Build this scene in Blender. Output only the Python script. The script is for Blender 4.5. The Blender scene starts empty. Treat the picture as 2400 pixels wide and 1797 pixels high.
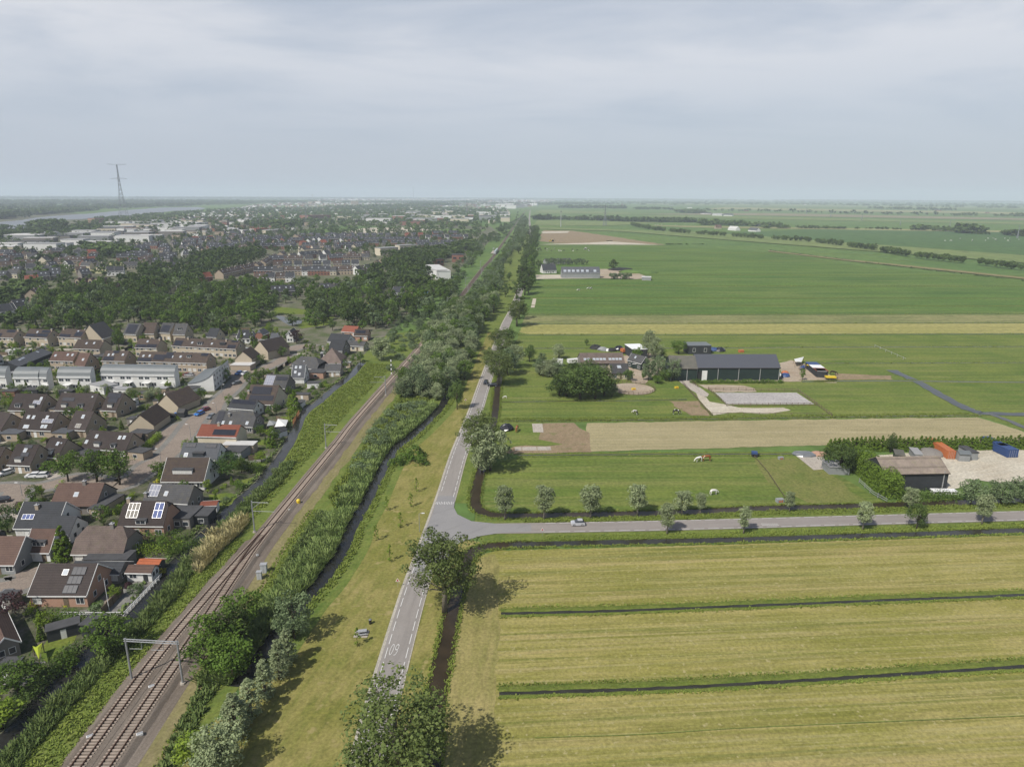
import bpy, math, random
import numpy as np
from mathutils import Matrix, Vector
random.seed(7)
R_ = math.radians
SC = bpy.context.scene
COL = SC.collection
# ------------------------------------------------------------ camera, sky, sun, exposure
CAM_H = 80.0; FPX = 1600.0; PITCH = math.atan(439/1600); ROLL = R_(.31)
cam = bpy.data.cameras.new('camera'); cam.sensor_width = 36; cam.lens = 24; cam.clip_start = .5; cam.clip_end = 60000
co = bpy.data.objects.new('camera', cam); COL.objects.link(co)
CM = Matrix.Translation((0, 0, CAM_H)) @ Matrix.Rotation(math.pi/2-PITCH, 4, 'X') @ Matrix.Rotation(ROLL, 4, 'Z')
co.matrix_world = CM; SC.camera = co
SUN_EL = 49.0; SHADOW_HEADING = 47.0      # shadows run towards +X +Y
sun = bpy.data.lights.new('sun', 'SUN'); sun.energy = 5.0; sun.angle = R_(.6); sun.color = (1, .955, .88)
so = bpy.data.objects.new('sun', sun); COL.objects.link(so)
hd = R_(SHADOW_HEADING); el = R_(SUN_EL)
sdir = Vector((math.cos(hd)*math.cos(el), math.sin(hd)*math.cos(el), -math.sin(el)))
so.rotation_euler = sdir.to_track_quat('-Z', 'Y').to_euler()
W = bpy.data.worlds.new("World"); SC.world = W; W.use_nodes = True
nt = W.node_tree; nt.nodes.clear()
def N(t, ty, **k):
    n = t.nodes.new('ShaderNode'+ty)
    for a, v in k.items(): setattr(n, a, v)
    return n
sky = N(nt, 'TexSky', sky_type='NISHITA', sun_disc=False)
sky.sun_elevation = el
sky.sun_rotation = math.atan2(-sdir.x, -sdir.y)
sky.air_density = 1.0; sky.dust_density = 1.6; sky.ozone_density = 1.2; sky.altitude = 0
mul = N(nt, 'VectorMath', operation='SCALE'); mul.inputs[3].default_value = .1
nt.links.new(sky.outputs[0], mul.inputs[0])
tc = N(nt, 'TexCoord'); sep = N(nt, 'SeparateXYZ'); nt.links.new(tc.outputs['Generated'], sep.inputs[0])
zz = N(nt, 'Math', operation='ADD'); zz.inputs[1].default_value = .10; nt.links.new(sep.outputs[2], zz.inputs[0])
zm = N(nt, 'Math', operation='MAXIMUM'); zm.inputs[1].default_value = .02; nt.links.new(zz.outputs[0], zm.inputs[0])
dx = N(nt, 'Math', operation='DIVIDE'); dy = N(nt, 'Math', operation='DIVIDE')
nt.links.new(sep.outputs[0], dx.inputs[0]); nt.links.new(sep.outputs[1], dy.inputs[0])
nt.links.new(zm.outputs[0], dx.inputs[1]); nt.links.new(zm.outputs[0], dy.inputs[1])
cmb = N(nt, 'CombineXYZ'); nt.links.new(dx.outputs[0], cmb.inputs[0]); nt.links.new(dy.outputs[0], cmb.inputs[1])
mp = N(nt, 'Mapping'); mp.inputs['Location'].default_value = (3.1, 1.7, 0); mp.inputs['Scale'].default_value = (.75, 1.05, 1)
nt.links.new(cmb.outputs[0], mp.inputs[0])
nz = N(nt, 'TexNoise'); nz.inputs['Scale'].default_value = .8; nz.inputs['Detail'].default_value = 7; nz.inputs['Roughness'].default_value = .55; nz.inputs['Distortion'].default_value = .4
nt.links.new(mp.outputs[0], nz.inputs[0])
rmp = N(nt, 'MapRange', interpolation_type='SMOOTHSTEP'); rmp.inputs[1].default_value = .30; rmp.inputs[2].default_value = .62; nt.links.new(nz.outputs[0], rmp.inputs[0])
elv = N(nt, 'MapRange', interpolation_type='SMOOTHSTEP'); elv.inputs[1].default_value = .03; elv.inputs[2].default_value = .22; nt.links.new(sep.outputs[2], elv.inputs[0])
cm_ = N(nt, 'Math', operation='MULTIPLY'); nt.links.new(rmp.outputs[0], cm_.inputs[0]); nt.links.new(elv.outputs[0], cm_.inputs[1])
cm2 = N(nt, 'Math', operation='MULTIPLY'); cm2.inputs[1].default_value = .62; nt.links.new(cm_.outputs[0], cm2.inputs[0])
# thin high cloud veil over the whole sky, then the clouds proper
veil = N(nt, 'Mix', data_type='RGBA'); veil.inputs[0].default_value = .8
veil.inputs[7].default_value = (.535, .59, .685, 1); nt.links.new(mul.outputs[0], veil.inputs[6])
mx = N(nt, 'Mix', data_type='RGBA'); mx.inputs[7].default_value = (.86, .86, .885, 1)
nt.links.new(cm2.outputs[0], mx.inputs[0]); nt.links.new(veil.outputs[2], mx.inputs[6])
ovh = N(nt, 'MapRange', interpolation_type='SMOOTHSTEP'); ovh.inputs[1].default_value = .27; ovh.inputs[2].default_value = .50; nt.links.new(sep.outputs[2], ovh.inputs[0])
top = N(nt, 'Mix', data_type='RGBA'); nt.links.new(ovh.outputs[0], top.inputs[0]); nt.links.new(mx.outputs[2], top.inputs[6]); nt.links.new(mul.outputs[0], top.inputs[7])
bg = N(nt, 'Background'); nt.links.new(top.outputs[2], bg.inputs[0]); bg.inputs[1].default_value = 1.0
wo = N(nt, 'OutputWorld'); nt.links.new(bg.outputs[0], wo.inputs[0])
SC.view_settings.view_transform = 'Standard'; SC.view_settings.look = 'None'; SC.view_settings.exposure = 0; SC.view_settings.gamma = 1
SC.cycles.use_denoising = True; SC.cycles.max_bounces = 5; SC.cycles.diffuse_bounces = 2; SC.cycles.glossy_bounces = 2
SC.cycles.transmission_bounces = 2; SC.cycles.volume_bounces = 1; SC.cycles.transparent_max_bounces = 6; SC.cycles.caustics_reflective = False; SC.cycles.caustics_refractive = False

# ------------------------------------------------------------ placing: a spot of the survey picture -> metres on the ground
_R = CM.to_3x3()
def G(px, py, z=0.0):
    d = _R @ Vector(((px-1200)/FPX, -(py-898.5)/FPX, -1)); d.z = min(d.z, -.0042); t = (z-CAM_H)/d.z
    return Vector((d.x*t, d.y*t, z))
_RT = _R.transposed()
def PJ(p):
    q = _RT @ (Vector(p)-Vector((0, 0, CAM_H))); return (1200+FPX*q.x/-q.z, 898.5-FPX*q.y/-q.z)
def hgt(p, py):
    """height of something standing at p whose top shows at picture row py"""
    z = 10
    for _ in range(60):
        q_ = PJ(p+Vector((0, 0, z))); z += (q_[1]-py)*.02*p.y/20
    return z
class T:                                   # a survey sheet: its corner and enlargement
    def __init__(s, x, y, k): s.x, s.y, s.k = x, y, k
    def __call__(s, X, Y, z=0.0): return G(s.x+X/s.k, s.y+Y/s.k, z)
    def p(s, X, Y): return (s.x+X/s.k, s.y+Y/s.k)
TA = T(0, 750, 4.871); TB = T(400, 750, 4.871); TC = T(0, 1050, 4.871); TD = T(400, 1050, 4.871)
TE = T(0, 1350, 3.687); TF = T(500, 1350, 3.687); TG = T(800, 1000, 3.68); TH = T(850, 700, 3.68)
T1 = T(0, 400, 3.68); T2 = T(600, 400, 3.68); T3 = T(1200, 400, 3.68); T4 = T(1800, 400, 3.68)
TI = T(1300, 750, 5.52); TJ = T(1600, 750, 5.52); TK = T(1900, 950, 4.416); TL = T(1400, 950, 4.022); TM = T(1000, 1200, 2.765)
TP = T(0, 0, 1)

# ------------------------------------------------------------ object helpers
def tag(o, label=None, cat=None, group=None, kind=None):
    if label: o['label'] = label
    if cat: o['category'] = cat
    if group: o['group'] = group
    if kind: o['kind'] = kind
    return o
def empty(name, loc=(0, 0, 0), rz=0, label=None, cat=None, group=None):
    o = bpy.data.objects.new(name, None); COL.objects.link(o); o.location = loc; o.rotation_euler = (0, 0, rz); o.empty_display_size = .3
    return tag(o, label, cat, group)
def link(name, me, parent=None, loc=None, rz=0):
    o = bpy.data.objects.new(name, me); COL.objects.link(o)
    if parent: o.parent = parent
    if loc is not None: o.location = loc
    if rz: o.rotation_euler = (0, 0, rz)
    return o
def copy_tree(o, parent=None):
    c = o.copy(); COL.objects.link(c)
    if parent: c.parent = parent
    for ch in o.children: copy_tree(ch, c)
    return c
class MB:
    def __init__(s): s.v = []; s.f = []; s.m = []
    def poly(s, pts, mi=0):
        b = len(s.v); s.v += [tuple(p) for p in pts]; s.f.append(tuple(range(b, b+len(pts)))); s.m.append(mi)
    def box(s, x0, y0, z0, x1, y1, z1, mi=0, M=None):
        P = [(x0, y0, z0), (x1, y0, z0), (x1, y1, z0), (x0, y1, z0), (x0, y0, z1), (x1, y0, z1), (x1, y1, z1), (x0, y1, z1)]
        if M is not None: P = [tuple(M @ Vector(p)) for p in P]
        b = len(s.v); s.v += P
        for q in ((0, 3, 2, 1), (4, 5, 6, 7), (0, 1, 5, 4), (1, 2, 6, 5), (2, 3, 7, 6), (3, 0, 4, 7)):
            s.f.append(tuple(b+i for i in q)); s.m.append(mi)
    def prism(s, prof, y0, y1, mi=0, axis='y'):   # profile of (a,z) extruded
        n = len(prof); b = len(s.v)
        for yy in (y0, y1):
            for a, z in prof: s.v.append((a, yy, z) if axis == 'y' else (yy, a, z))
        s.f.append(tuple(b+i for i in range(n))); s.m.append(mi)
        s.f.append(tuple(b+n+i for i in reversed(range(n)))); s.m.append(mi)
        for i in range(n):
            j = (i+1) % n; s.f.append((b+i, b+n+i, b+n+j, b+j)); s.m.append(mi)
    def tube(s, pts, rad, n=6, mi=0):
        pts = [Vector(p) for p in pts]; rad = rad if isinstance(rad, (list, tuple)) else [rad]*len(pts); b = len(s.v)
        for i, p in enumerate(pts):
            d = (pts[min(i+1, len(pts)-1)]-pts[max(i-1, 0)]).normalized()
            a = d.orthogonal().normalized() if abs(d.z) < .99 else Vector((1, 0, 0)); c = d.cross(a).normalized(); a = c.cross(d)
            for k in range(n):
                t = 2*math.pi*k/n; s.v.append(tuple(p+(a*math.cos(t)+c*math.sin(t))*rad[i]))
        for i in range(len(pts)-1):
            for k in range(n):
                l = (k+1) % n; s.f.append((b+i*n+k, b+i*n+l, b+(i+1)*n+l, b+(i+1)*n+k)); s.m.append(mi)
        s.f.append(tuple(b+k for k in reversed(range(n)))); s.m.append(mi)
        s.f.append(tuple(b+(len(pts)-1)*n+k for k in range(n))); s.m.append(mi)
    def mesh(s, name, mats, smooth=False):
        me = bpy.data.meshes.new(name); me.from_pydata(s.v, [], s.f)
        for m in (mats if isinstance(mats, (list, tuple)) else [mats]): me.materials.append(m)
        me.polygons.foreach_set('material_index', s.m)
        if smooth: me.polygons.foreach_set('use_smooth', [True]*len(s.f))
        me.update(); return me
    def build(s, name, mats, parent=None, loc=None, rz=0, smooth=False):
        return link(name, s.mesh(name, mats, smooth), parent, loc, rz)
def np_mesh(name, V, F, mat, tint=None, smooth=False, mi=None):
    V = np.asarray(V, 'f4'); F = np.asarray(F, 'i4'); k = F.shape[1]
    me = bpy.data.meshes.new(name); me.vertices.add(len(V)); me.vertices.foreach_set('co', V.ravel())
    me.loops.add(F.size); me.loops.foreach_set('vertex_index', F.ravel())
    me.polygons.add(len(F)); me.polygons.foreach_set('loop_start', np.arange(0, F.size, k, dtype='i4'))
    if tint is not None:
        a = me.attributes.new('tint', 'FLOAT', 'FACE'); a.data.foreach_set('value', np.asarray(tint, 'f4'))
    for m in (mat if isinstance(mat, (list, tuple)) else [mat]): me.materials.append(m)
    if mi is not None: me.polygons.foreach_set('material_index', np.asarray(mi, 'i4'))
    me.update(calc_edges=True)
    if smooth: me.polygons.foreach_set('use_smooth', [True]*len(F))
    return me
def smooth_line(P, n=6):
    P = [Vector(p) for p in P]; P = [P[0]*2-P[1]]+P+[P[-1]*2-P[-2]]; out = []
    for i in range(1, len(P)-2):
        for k in range(n):
            t = k/n; a, b, c, d = P[i-1], P[i], P[i+1], P[i+2]
            out.append(.5*((2*b)+(c-a)*t+(2*a-5*b+4*c-d)*t*t+(-a+3*b-3*c+d)*t**3))
    out.append(P[-2]); return out
def resample(P, step):
    out = [P[0]]; acc = 0
    for a, b in zip(P, P[1:]):
        L = (b-a).length
        while acc+L >= step:
            t = (step-acc)/L; a = a+(b-a)*t; out.append(a.copy()); L = (b-a).length; acc = 0
        acc += L
    return out
def sweep(name, P, prof, mat, parent=None, wob=0, kind=None, wscale=None):
    """prof: (lateral to the right, z) from left to right"""
    mb = MB(); n = len(prof); rnd = random.Random(len(P)*13+n)
    for i, p in enumerate(P):
        d = (P[min(i+1, len(P)-1)]-P[max(i-1, 0)]); d.z = 0; d.normalize(); r = Vector((d.y, -d.x, 0))
        s = wscale(i/(len(P)-1)) if wscale else 1
        for j, (a, z) in enumerate(prof):
            w = rnd.uniform(-wob, wob)
            q = p+r*(a*s+w); mb.v.append((q.x, q.y, z+p.z))
    for i in range(len(P)-1):
        for j in range(n-1):
            mb.f.append((i*n+j, i*n+j+1, (i+1)*n+j+1, (i+1)*n+j)); mb.m.append(0)
    o = mb.build(name, mat, parent)
    if kind: o['kind'] = kind
    return o
def offset_line(P, a):
    out = []
    for i, p in enumerate(P):
        d = (P[min(i+1, len(P)-1)]-P[max(i-1, 0)]); d.z = 0; d.normalize(); out.append(p+Vector((d.y, -d.x, 0))*a)
    return out
def patch(name, pts, mat, z, kind='structure', sub=0, wob=0.0):
    """flat sheet with a slightly ragged outline"""
    P = [Vector((p[0], p[1], 0)) for p in pts]
    if wob:
        Q = []; rnd = random.Random(int(abs(P[0].x*7))+len(P))
        for i, p in enumerate(P):
            q = P[(i+1) % len(P)]; L = (q-p).length; k = max(1, min(40, int(L/(wob*5)))); nrm = Vector((-(q-p).y, (q-p).x, 0)).normalized()
            for j in range(k): Q.append(p.lerp(q, j/k)+nrm*(rnd.uniform(-wob, wob) if j else 0))
        P = Q
    mb = MB(); a = sum(P[i].x*P[(i+1) % len(P)].y-P[(i+1) % len(P)].x*P[i].y for i in range(len(P)))
    if a < 0: P = P[::-1]
    mb.poly([(p.x, p.y, z) for p in P]); o = mb.build(name, mat)
    if kind: o['kind'] = kind
    return o

# ------------------------------------------------------------ materials
MATS = {}
def _base(name, rough=.9, spec=.3):
    m = bpy.data.materials.new(name); m.use_nodes = True; t = m.node_tree; b = t.nodes['Principled BSDF']
    b.inputs['Roughness'].default_value = rough; b.inputs['Specular IOR Level'].default_value = spec
    MATS[name] = m; return m, t, b
ALB = .86
def c4(c, k=None): k = ALB if k is None else k; return (c[0]*k, c[1]*k, c[2]*k, 1)
def mix(t, f, a, b, mode='MIX'):
    m = N(t, 'Mix', data_type='RGBA', blend_type=mode)
    for s, i in ((f, 0), (a, 6), (b, 7)):
        if isinstance(s, (tuple, list)): m.inputs[i].default_value = c4(s)
        elif isinstance(s, (int, float)): m.inputs[i].default_value = s
        else: t.links.new(s, m.inputs[i])
    return m.outputs[2]
def noise(t, scale, detail=3, vec=None, rough=.55, lo=.35, hi=.65, dist=0):
    n = N(t, 'TexNoise'); n.inputs['Scale'].default_value = scale; n.inputs['Detail'].default_value = detail; n.inputs['Roughness'].default_value = rough; n.inputs['Distortion'].default_value = dist
    if vec is not None: t.links.new(vec, n.inputs[0])
    r = N(t, 'MapRange'); r.inputs[1].default_value = lo; r.inputs[2].default_value = hi; t.links.new(n.outputs[0], r.inputs[0]); return r.outputs[0]
def pos(t, rot=0, scale=(1, 1, 1), obj=False):
    g = N(t, 'TexCoord').outputs['Object'] if obj else N(t, 'NewGeometry').outputs['Position']
    m = N(t, 'Mapping', vector_type='POINT'); m.inputs['Rotation'].default_value = (0, 0, rot); m.inputs['Scale'].default_value = scale
    if rot:     # rotate first, scale after
        m.inputs['Scale'].default_value = (1, 1, 1); t.links.new(g, m.inputs[0])
        m2 = N(t, 'Mapping'); m2.inputs['Scale'].default_value = scale; t.links.new(m.outputs[0], m2.inputs[0]); return m2.outputs[0]
    t.links.new(g, m.inputs[0]); return m.outputs[0]
def m_ground(name, a, b, c, ang=3.0, stripe=.5, sp=1.2, big=.03, fine=1.6, rough=.95, bump=.0, along=.03, dot=None, rows=None, fc=.4):
    """a,b: the two main tones in patches; c: the tone of streaks along the mowing direction"""
    m, t, bs = _base(name, rough, .1)
    p = pos(t); v = mix(t, noise(t, big, 4, p), a, b)
    s = pos(t, R_(-ang), (along, 1/sp, 1)); v = mix(t, _mul(t, noise(t, 1, 4, s, .6, .42, .68), stripe), v, c)
    s2 = pos(t, R_(-ang), (along*.6, .22/sp, 1)); v = mix(t, _mul(t, noise(t, 1, 3, s2, .6, .45, .62), stripe*.6), v, b)
    s3 = pos(t, R_(-ang), (along*2.5, .55/sp, 1)); v = mix(t, _mul(t, noise(t, 1, 4, s3, .65, .52, .66), stripe*.7), v, tuple(x*.6 for x in a))
    if rows:
        for w_, lo, hi, k_, cc in rows:
            sr = pos(t, R_(-ang), (.006, 1/w_, 1)); brk = N(t, 'Math', operation='MULTIPLY'); t.links.new(_mul(t, noise(t, 1, 3, sr, .65, lo, hi), k_*.85), brk.inputs[0]); t.links.new(noise(t, .55/w_**.5, 4, pos(t, R_(-ang), (.12, .5, 1)), .7, .3, .56), brk.inputs[1]); v = mix(t, brk.outputs[0], v, cc)
    f = noise(t, fine, 5, p, .7, .25, .75); dk = mix(t, f, tuple(x*(1-fc)/ALB for x in (1, 1, 1)), tuple(x*(1+fc)/ALB for x in (1, .99, .95))); v = mix(t, 1.0, v, dk, 'MULTIPLY')
    if dot: v = mix(t, noise(t, dot[1], 3, p, .6, .60, .70), v, dot[0])
    t.links.new(v, bs.inputs['Base Color'])
    if bump:
        bp = N(t, 'Bump'); bp.inputs['Strength'].default_value = bump; bp.inputs['Distance'].default_value = .4
        t.links.new(noise(t, fine*1.3, 4, p, .7, 0, 1), bp.inputs['Height']); t.links.new(bp.outputs[0], bs.inputs['Normal'])
    return m
def _mul(t, s, k):
    m = N(t, 'Math', operation='MULTIPLY'); t.links.new(s, m.inputs[0]); m.inputs[1].default_value = k; return m.outputs[0]
def m_plain(name, a, b=None, scale=1.5, rough=.7, spec=.35, metal=0, obj=True, bump=0, rnd=0):
    m, t, bs = _base(name, rough, spec); b = b or tuple(x*.8 for x in a)
    p = pos(t, obj=obj); v = mix(t, noise(t, scale, 4, p, .65, .3, .7), a, b)
    if rnd:
        oi = N(t, 'ObjectInfo'); h = N(t, 'HueSaturation'); r = N(t, 'MapRange'); r.inputs[3].default_value = 1-rnd; r.inputs[4].default_value = 1+rnd
        t.links.new(oi.outputs['Random'], r.inputs[0]); t.links.new(r.outputs[0], h.inputs['Value']); t.links.new(v, h.inputs['Color']); v = h.outputs[0]
    t.links.new(v, bs.inputs['Base Color']); bs.inputs['Metallic'].default_value = metal
    if bump:
        bp = N(t, 'Bump'); bp.inputs['Strength'].default_value = bump; bp.inputs['Distance'].default_value = .1
        t.links.new(noise(t, scale*3, 3, p, .6, 0, 1), bp.inputs['Height']); t.links.new(bp.outputs[0], bs.inputs['Normal'])
    return m
LK = 1.72
def m_leaf(name, a, b, trans=.2, val=.18, rough=.6):
    a = tuple(x*LK for x in a); b = tuple(x*LK for x in b)
    m = bpy.data.materials.new(name); m.use_nodes = True; t = m.node_tree; bs = t.nodes['Principled BSDF']; MATS[name] = m
    at = N(t, 'Attribute', attribute_name='tint'); v = mix(t, at.outputs['Fac'], a, b)
    oi = N(t, 'ObjectInfo'); h = N(t, 'HueSaturation'); r = N(t, 'MapRange'); r.inputs[3].default_value = 1-val; r.inputs[4].default_value = 1+val
    t.links.new(oi.outputs['Random'], r.inputs[0]); t.links.new(r.outputs[0], h.inputs['Value']); t.links.new(v, h.inputs['Color'])
    t.links.new(h.outputs[0], bs.inputs['Base Color']); bs.inputs['Roughness'].default_value = rough; bs.inputs['Specular IOR Level'].default_value = .1
    tr = N(t, 'BsdfTranslucent'); t.links.new(h.outputs[0], tr.inputs[0]); ms = N(t, 'MixShader'); ms.inputs[0].default_value = trans
    t.links.new(bs.outputs[0], ms.inputs[1]); t.links.new(tr.outputs[0], ms.inputs[2]); t.links.new(ms.outputs[0], t.nodes['Material Output'].inputs[0])
    return m
def m_tiles(name, a, b, moss=None, pitch=.34):
    """roof tiles: courses along the slope, weathering"""
    a = tuple(x*.86 for x in a); b = tuple(x*.86 for x in b)
    m, t, bs = _base(name, .85, .15)
    p = pos(t, obj=True); v = mix(t, noise(t, .6, 4, p, .65, .3, .7), a, b); v = mix(t, _mul(t, noise(t, 5, 3, p, .7, .4, .75), .45), v, tuple(min(1, x*1.6) for x in a))
    sp = N(t, 'SeparateXYZ'); t.links.new(p, sp.inputs[0])
    w = N(t, 'Math', operation='FRACT'); d = N(t, 'Math', operation='DIVIDE'); d.inputs[1].default_value = pitch; t.links.new(sp.outputs[2], d.inputs[0]); t.links.new(d.outputs[0], w.inputs[0])
    g = N(t, 'MapRange'); g.inputs[1].default_value = 0; g.inputs[2].default_value = .25; g.inputs[3].default_value = .62; g.inputs[4].default_value = 1.06; t.links.new(w.outputs[0], g.inputs[0])
    gc = N(t, 'CombineColor'); [t.links.new(g.outputs[0], gc.inputs[i]) for i in range(3)]
    v = mix(t, 1.0, v, gc.outputs[0], 'MULTIPLY')
    if moss: v = mix(t, _mul(t, noise(t, .9, 5, p, .7, .5, .72), .6), v, moss)
    oi = N(t, 'ObjectInfo'); h = N(t, 'HueSaturation'); r = N(t, 'MapRange'); r.inputs[3].default_value = .85; r.inputs[4].default_value = 1.18
    t.links.new(oi.outputs['Random'], r.inputs[0]); t.links.new(r.outputs[0], h.inputs['Value']); t.links.new(v, h.inputs['Color'])
    t.links.new(h.outputs[0], bs.inputs['Base Color']); return m
def m_brick(name, a, b, mortar, sc=4.0):
    m, t, bs = _base(name, .9, .15); p = pos(t, obj=True)
    sw = N(t, 'SeparateXYZ'); t.links.new(p, sw.inputs[0]); ad = N(t, 'Math', operation='ADD'); t.links.new(sw.outputs[0], ad.inputs[0]); t.links.new(sw.outputs[1], ad.inputs[1])
    cb = N(t, 'CombineXYZ'); t.links.new(ad.outputs[0], cb.inputs[0]); t.links.new(sw.outputs[2], cb.inputs[1])
    br = N(t, 'TexBrick'); br.inputs['Scale'].default_value = sc; br.inputs['Color1'].default_value = c4(a); br.inputs['Color2'].default_value = c4(b); br.inputs['Mortar'].default_value = c4(mortar); br.inputs['Mortar Size'].default_value = .015
    t.links.new(cb.outputs[0], br.inputs[0]); v = mix(t, _mul(t, noise(t, .7, 4, p, .6, .3, .7), .25), br.outputs[0], tuple(x*.7 for x in a))
    t.links.new(v, bs.inputs['Base Color']); return m
def m_water(name, c, rough=.08, spec=.26):
    m, t, bs = _base(name, rough, spec); p = pos(t)
    t.links.new(mix(t, noise(t, .25, 4, p), c, tuple(x*.6 for x in c)), bs.inputs['Base Color'])
    bp = N(t, 'Bump'); bp.inputs['Strength'].default_value = .12; bp.inputs['Distance'].default_value = .05
    t.links.new(noise(t, 1.2, 3, p, .6, 0, 1), bp.inputs['Height']); t.links.new(bp.outputs[0], bs.inputs['Normal']); return m
# ------------------------------------------------------------ the materials
GRASSG = m_ground('grass_far', (.085, .155, .045), (.125, .19, .05), (.15, .20, .06), 2, .35, 14, .004, .08)
M_GREEN = m_ground('meadow_green', (.075, .145, .030), (.115, .185, .038), (.15, .205, .055), 2.1, .45, 5.0, .012, .35, along=.008, rows=[(22, .48, .56, .75, (.06, .115, .026)), (9, .5, .58, .8, (.155, .19, .06)), (4, .52, .6, .8, (.055, .105, .025))])
M_GREEN2 = m_ground('pasture_green', (.092, .148, .028), (.155, .195, .042), (.21, .215, .07), 1.8, .35, 2.2, .05, .9, along=.03, rows=[(9, .5, .58, .7, (.20, .21, .07)), (4, .52, .6, .7, (.075, .12, .026)), (1.6, .54, .62, .6, (.19, .20, .065))])
M_MOWN = m_ground('mown_hay_field', (.25, .235, .062), (.335, .29, .11), (.165, .175, .035), 4.2, .6, 1.5, .06, 1.6, along=.035, dot=((.36, .32, .15), .9), rows=[(7, .48, .62, .7, (.19, .195, .042)), (3.2, .52, .60, .6, (.36, .29, .14)), (1.3, .50, .60, .75, (.165, .165, .04)), (.7, .5, .62, .5, (.38, .34, .17)), (2.1, .56, .62, .8, (.13, .15, .035))])
M_MOWE = m_ground('mown_edge', (.235, .215, .075), (.33, .28, .12), (.16, .17, .045), 88, .6, 1.2, .1, 1.8, along=.09)
M_YEL = m_ground('yellow_field', (.27, .265, .085), (.345, .315, .125), (.235, .245, .07), 2.1, .5, 3, .01, .3, along=.004, rows=[(2.5, .52, .6, .6, (.24, .23, .07)), (1.5, .54, .62, .5, (.40, .36, .17))])
M_STR = m_ground('stripe_field', (.15, .175, .065), (.28, .26, .125), (.12, .165, .05), 2.1, .8, 2.6, .02, .3, along=.012)
M_STRAW = m_ground('straw_field', (.31, .27, .155), (.37, .32, .19), (.26, .24, .12), 1.4, .45, 1.6, .05, 2.0, along=.05, rows=[(2.2, .5, .62, .6, (.27, .24, .13)), (1.1, .52, .62, .6, (.42, .37, .24))])
M_EARTH = m_ground('bare_earth', (.25, .185, .12), (.30, .23, .15), (.17, .16, .08), 60, .4, 1.2, .08, 2.0, along=.2, dot=((.13, .16, .05), .25))
M_SAND = m_ground('sand', (.42, .355, .28), (.34, .27, .20), (.46, .40, .33), 10, .4, 2, .08, 1.5)
M_PALE = m_ground('pale_gravel', (.52, .48, .40), (.44, .39, .31), (.60, .56, .48), 20, .5, 2, .1, 1.5)
M_ARENA = m_ground('arena_sand', (.36, .34, .335), (.44, .42, .41), (.39, .37, .36), 2, .3, 1, .06, 1.2)
M_VERGE = m_ground('verge_grass', (.185, .185, .045), (.28, .245, .09), (.125, .155, .03), 78, .6, 1.4, .09, 1.6, along=.12, dot=((.31, .26, .11), .35))
M_LUSH = m_ground('lush_grass', (.095, .145, .03), (.155, .195, .045), (.20, .21, .06), 60, .5, 1.2, .12, 1.6, along=.3)
M_BANK = m_ground('bank_growth', (.085, .125, .022), (.14, .17, .035), (.19, .195, .06), 5, .4, .6, .25, 2.2, along=.4)
M_DRYGRASS = m_ground('dry_track_grass', (.24, .205, .11), (.18, .175, .065), (.29, .24, .14), 88, .5, .8, .15, 1.6, along=.1)
M_BALLAST = m_ground('ballast', (.195, .165, .14), (.135, .11, .09), (.26, .225, .195), 88, .5, .7, .1, 5)
M_TOWN = m_ground('town_ground', (.075, .105, .035), (.20, .18, .15), (.10, .12, .05), 20, .4, 3, .12, 1.2)
M_GARDEN = m_ground('garden_ground', (.05, .075, .022), (.15, .135, .11), (.08, .10, .03), 20, .5, 2.0, .35, 1.2, along=.5)
M_ASPH = m_ground('asphalt', (.27, .25, .235), (.30, .28, .265), (.24, .22, .21), 88, .4, .9, .1, 3, along=.02, fc=.1)
M_ASPH2 = m_ground('new_asphalt', (.255, .25, .255), (.28, .275, .275), (.24, .235, .24), 40, .4, 1, .15, 3, fc=.1)
M_KERB = m_ground('concrete_edge', (.40, .375, .33), (.46, .43, .38), (.33, .31, .25), 88, .5, .5, .2, 3, along=.3)
M_CONC = m_ground('concrete', (.43, .39, .345), (.38, .34, .30), (.48, .44, .39), 88, .4, 1, .15, 2)
M_STREET = m_ground('street_brick', (.27, .225, .19), (.235, .195, .165), (.30, .255, .22), 50, .35, 1, .12, 2.5)
M_PAVE = m_ground('pavement', (.22, .215, .20), (.18, .175, .165), (.26, .25, .235), 50, .35, 1, .12, 2.5)
M_MARK = m_plain('road_paint', (.72, .71, .68), (.58, .57, .54), 3, obj=False)
M_WATER = m_water('ditch_water', (.045, .042, .030), .2, .4)
M_WBROWN = m_water('brown_water', (.050, .037, .022), .3)
M_RIVER = m_water('river_water', (.10, .11, .115), .3, .5)
M_CANAL = m_water('canal_water', (.03, .03, .028), .12, .28)
M_POLDER = m_water('polder_water', (.055, .062, .065), .3, .3)
M_REED = m_leaf('reed_blades', (.075, .12, .032), (.145, .18, .06), .25)
M_WEED = m_leaf('weeds', (.095, .135, .022), (.16, .19, .042), .3)
M_STRAWB = m_leaf('dry_reed', (.34, .29, .16), (.24, .22, .10), .15)
M_SLV = m_leaf('bush_silver', (.10, .145, .06), (.19, .21, .11), .15)
M_STEEL = m_plain('galvanised_steel', (.36, .37, .38), (.28, .29, .30), 2, .5, .5, .3)
M_RUST = m_plain('rusty_rail', (.075, .034, .020), (.11, .055, .034), 4, .6, .4, .3)
M_SLEEP = m_plain('concrete_sleeper', (.40, .33, .27), (.30, .245, .20), 2, .9, .2, rnd=.2)
M_WOOD = m_plain('weathered_wood', (.20, .15, .10), (.13, .10, .07), 2, .9, .2)
M_DARKW = m_plain('dark_wood', (.045, .035, .028), (.03, .025, .02), 2, .8, .2)
M_WHITE = m_plain('white_paint', (.78, .78, .76), (.66, .66, .64), 1, .6, .3)

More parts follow.
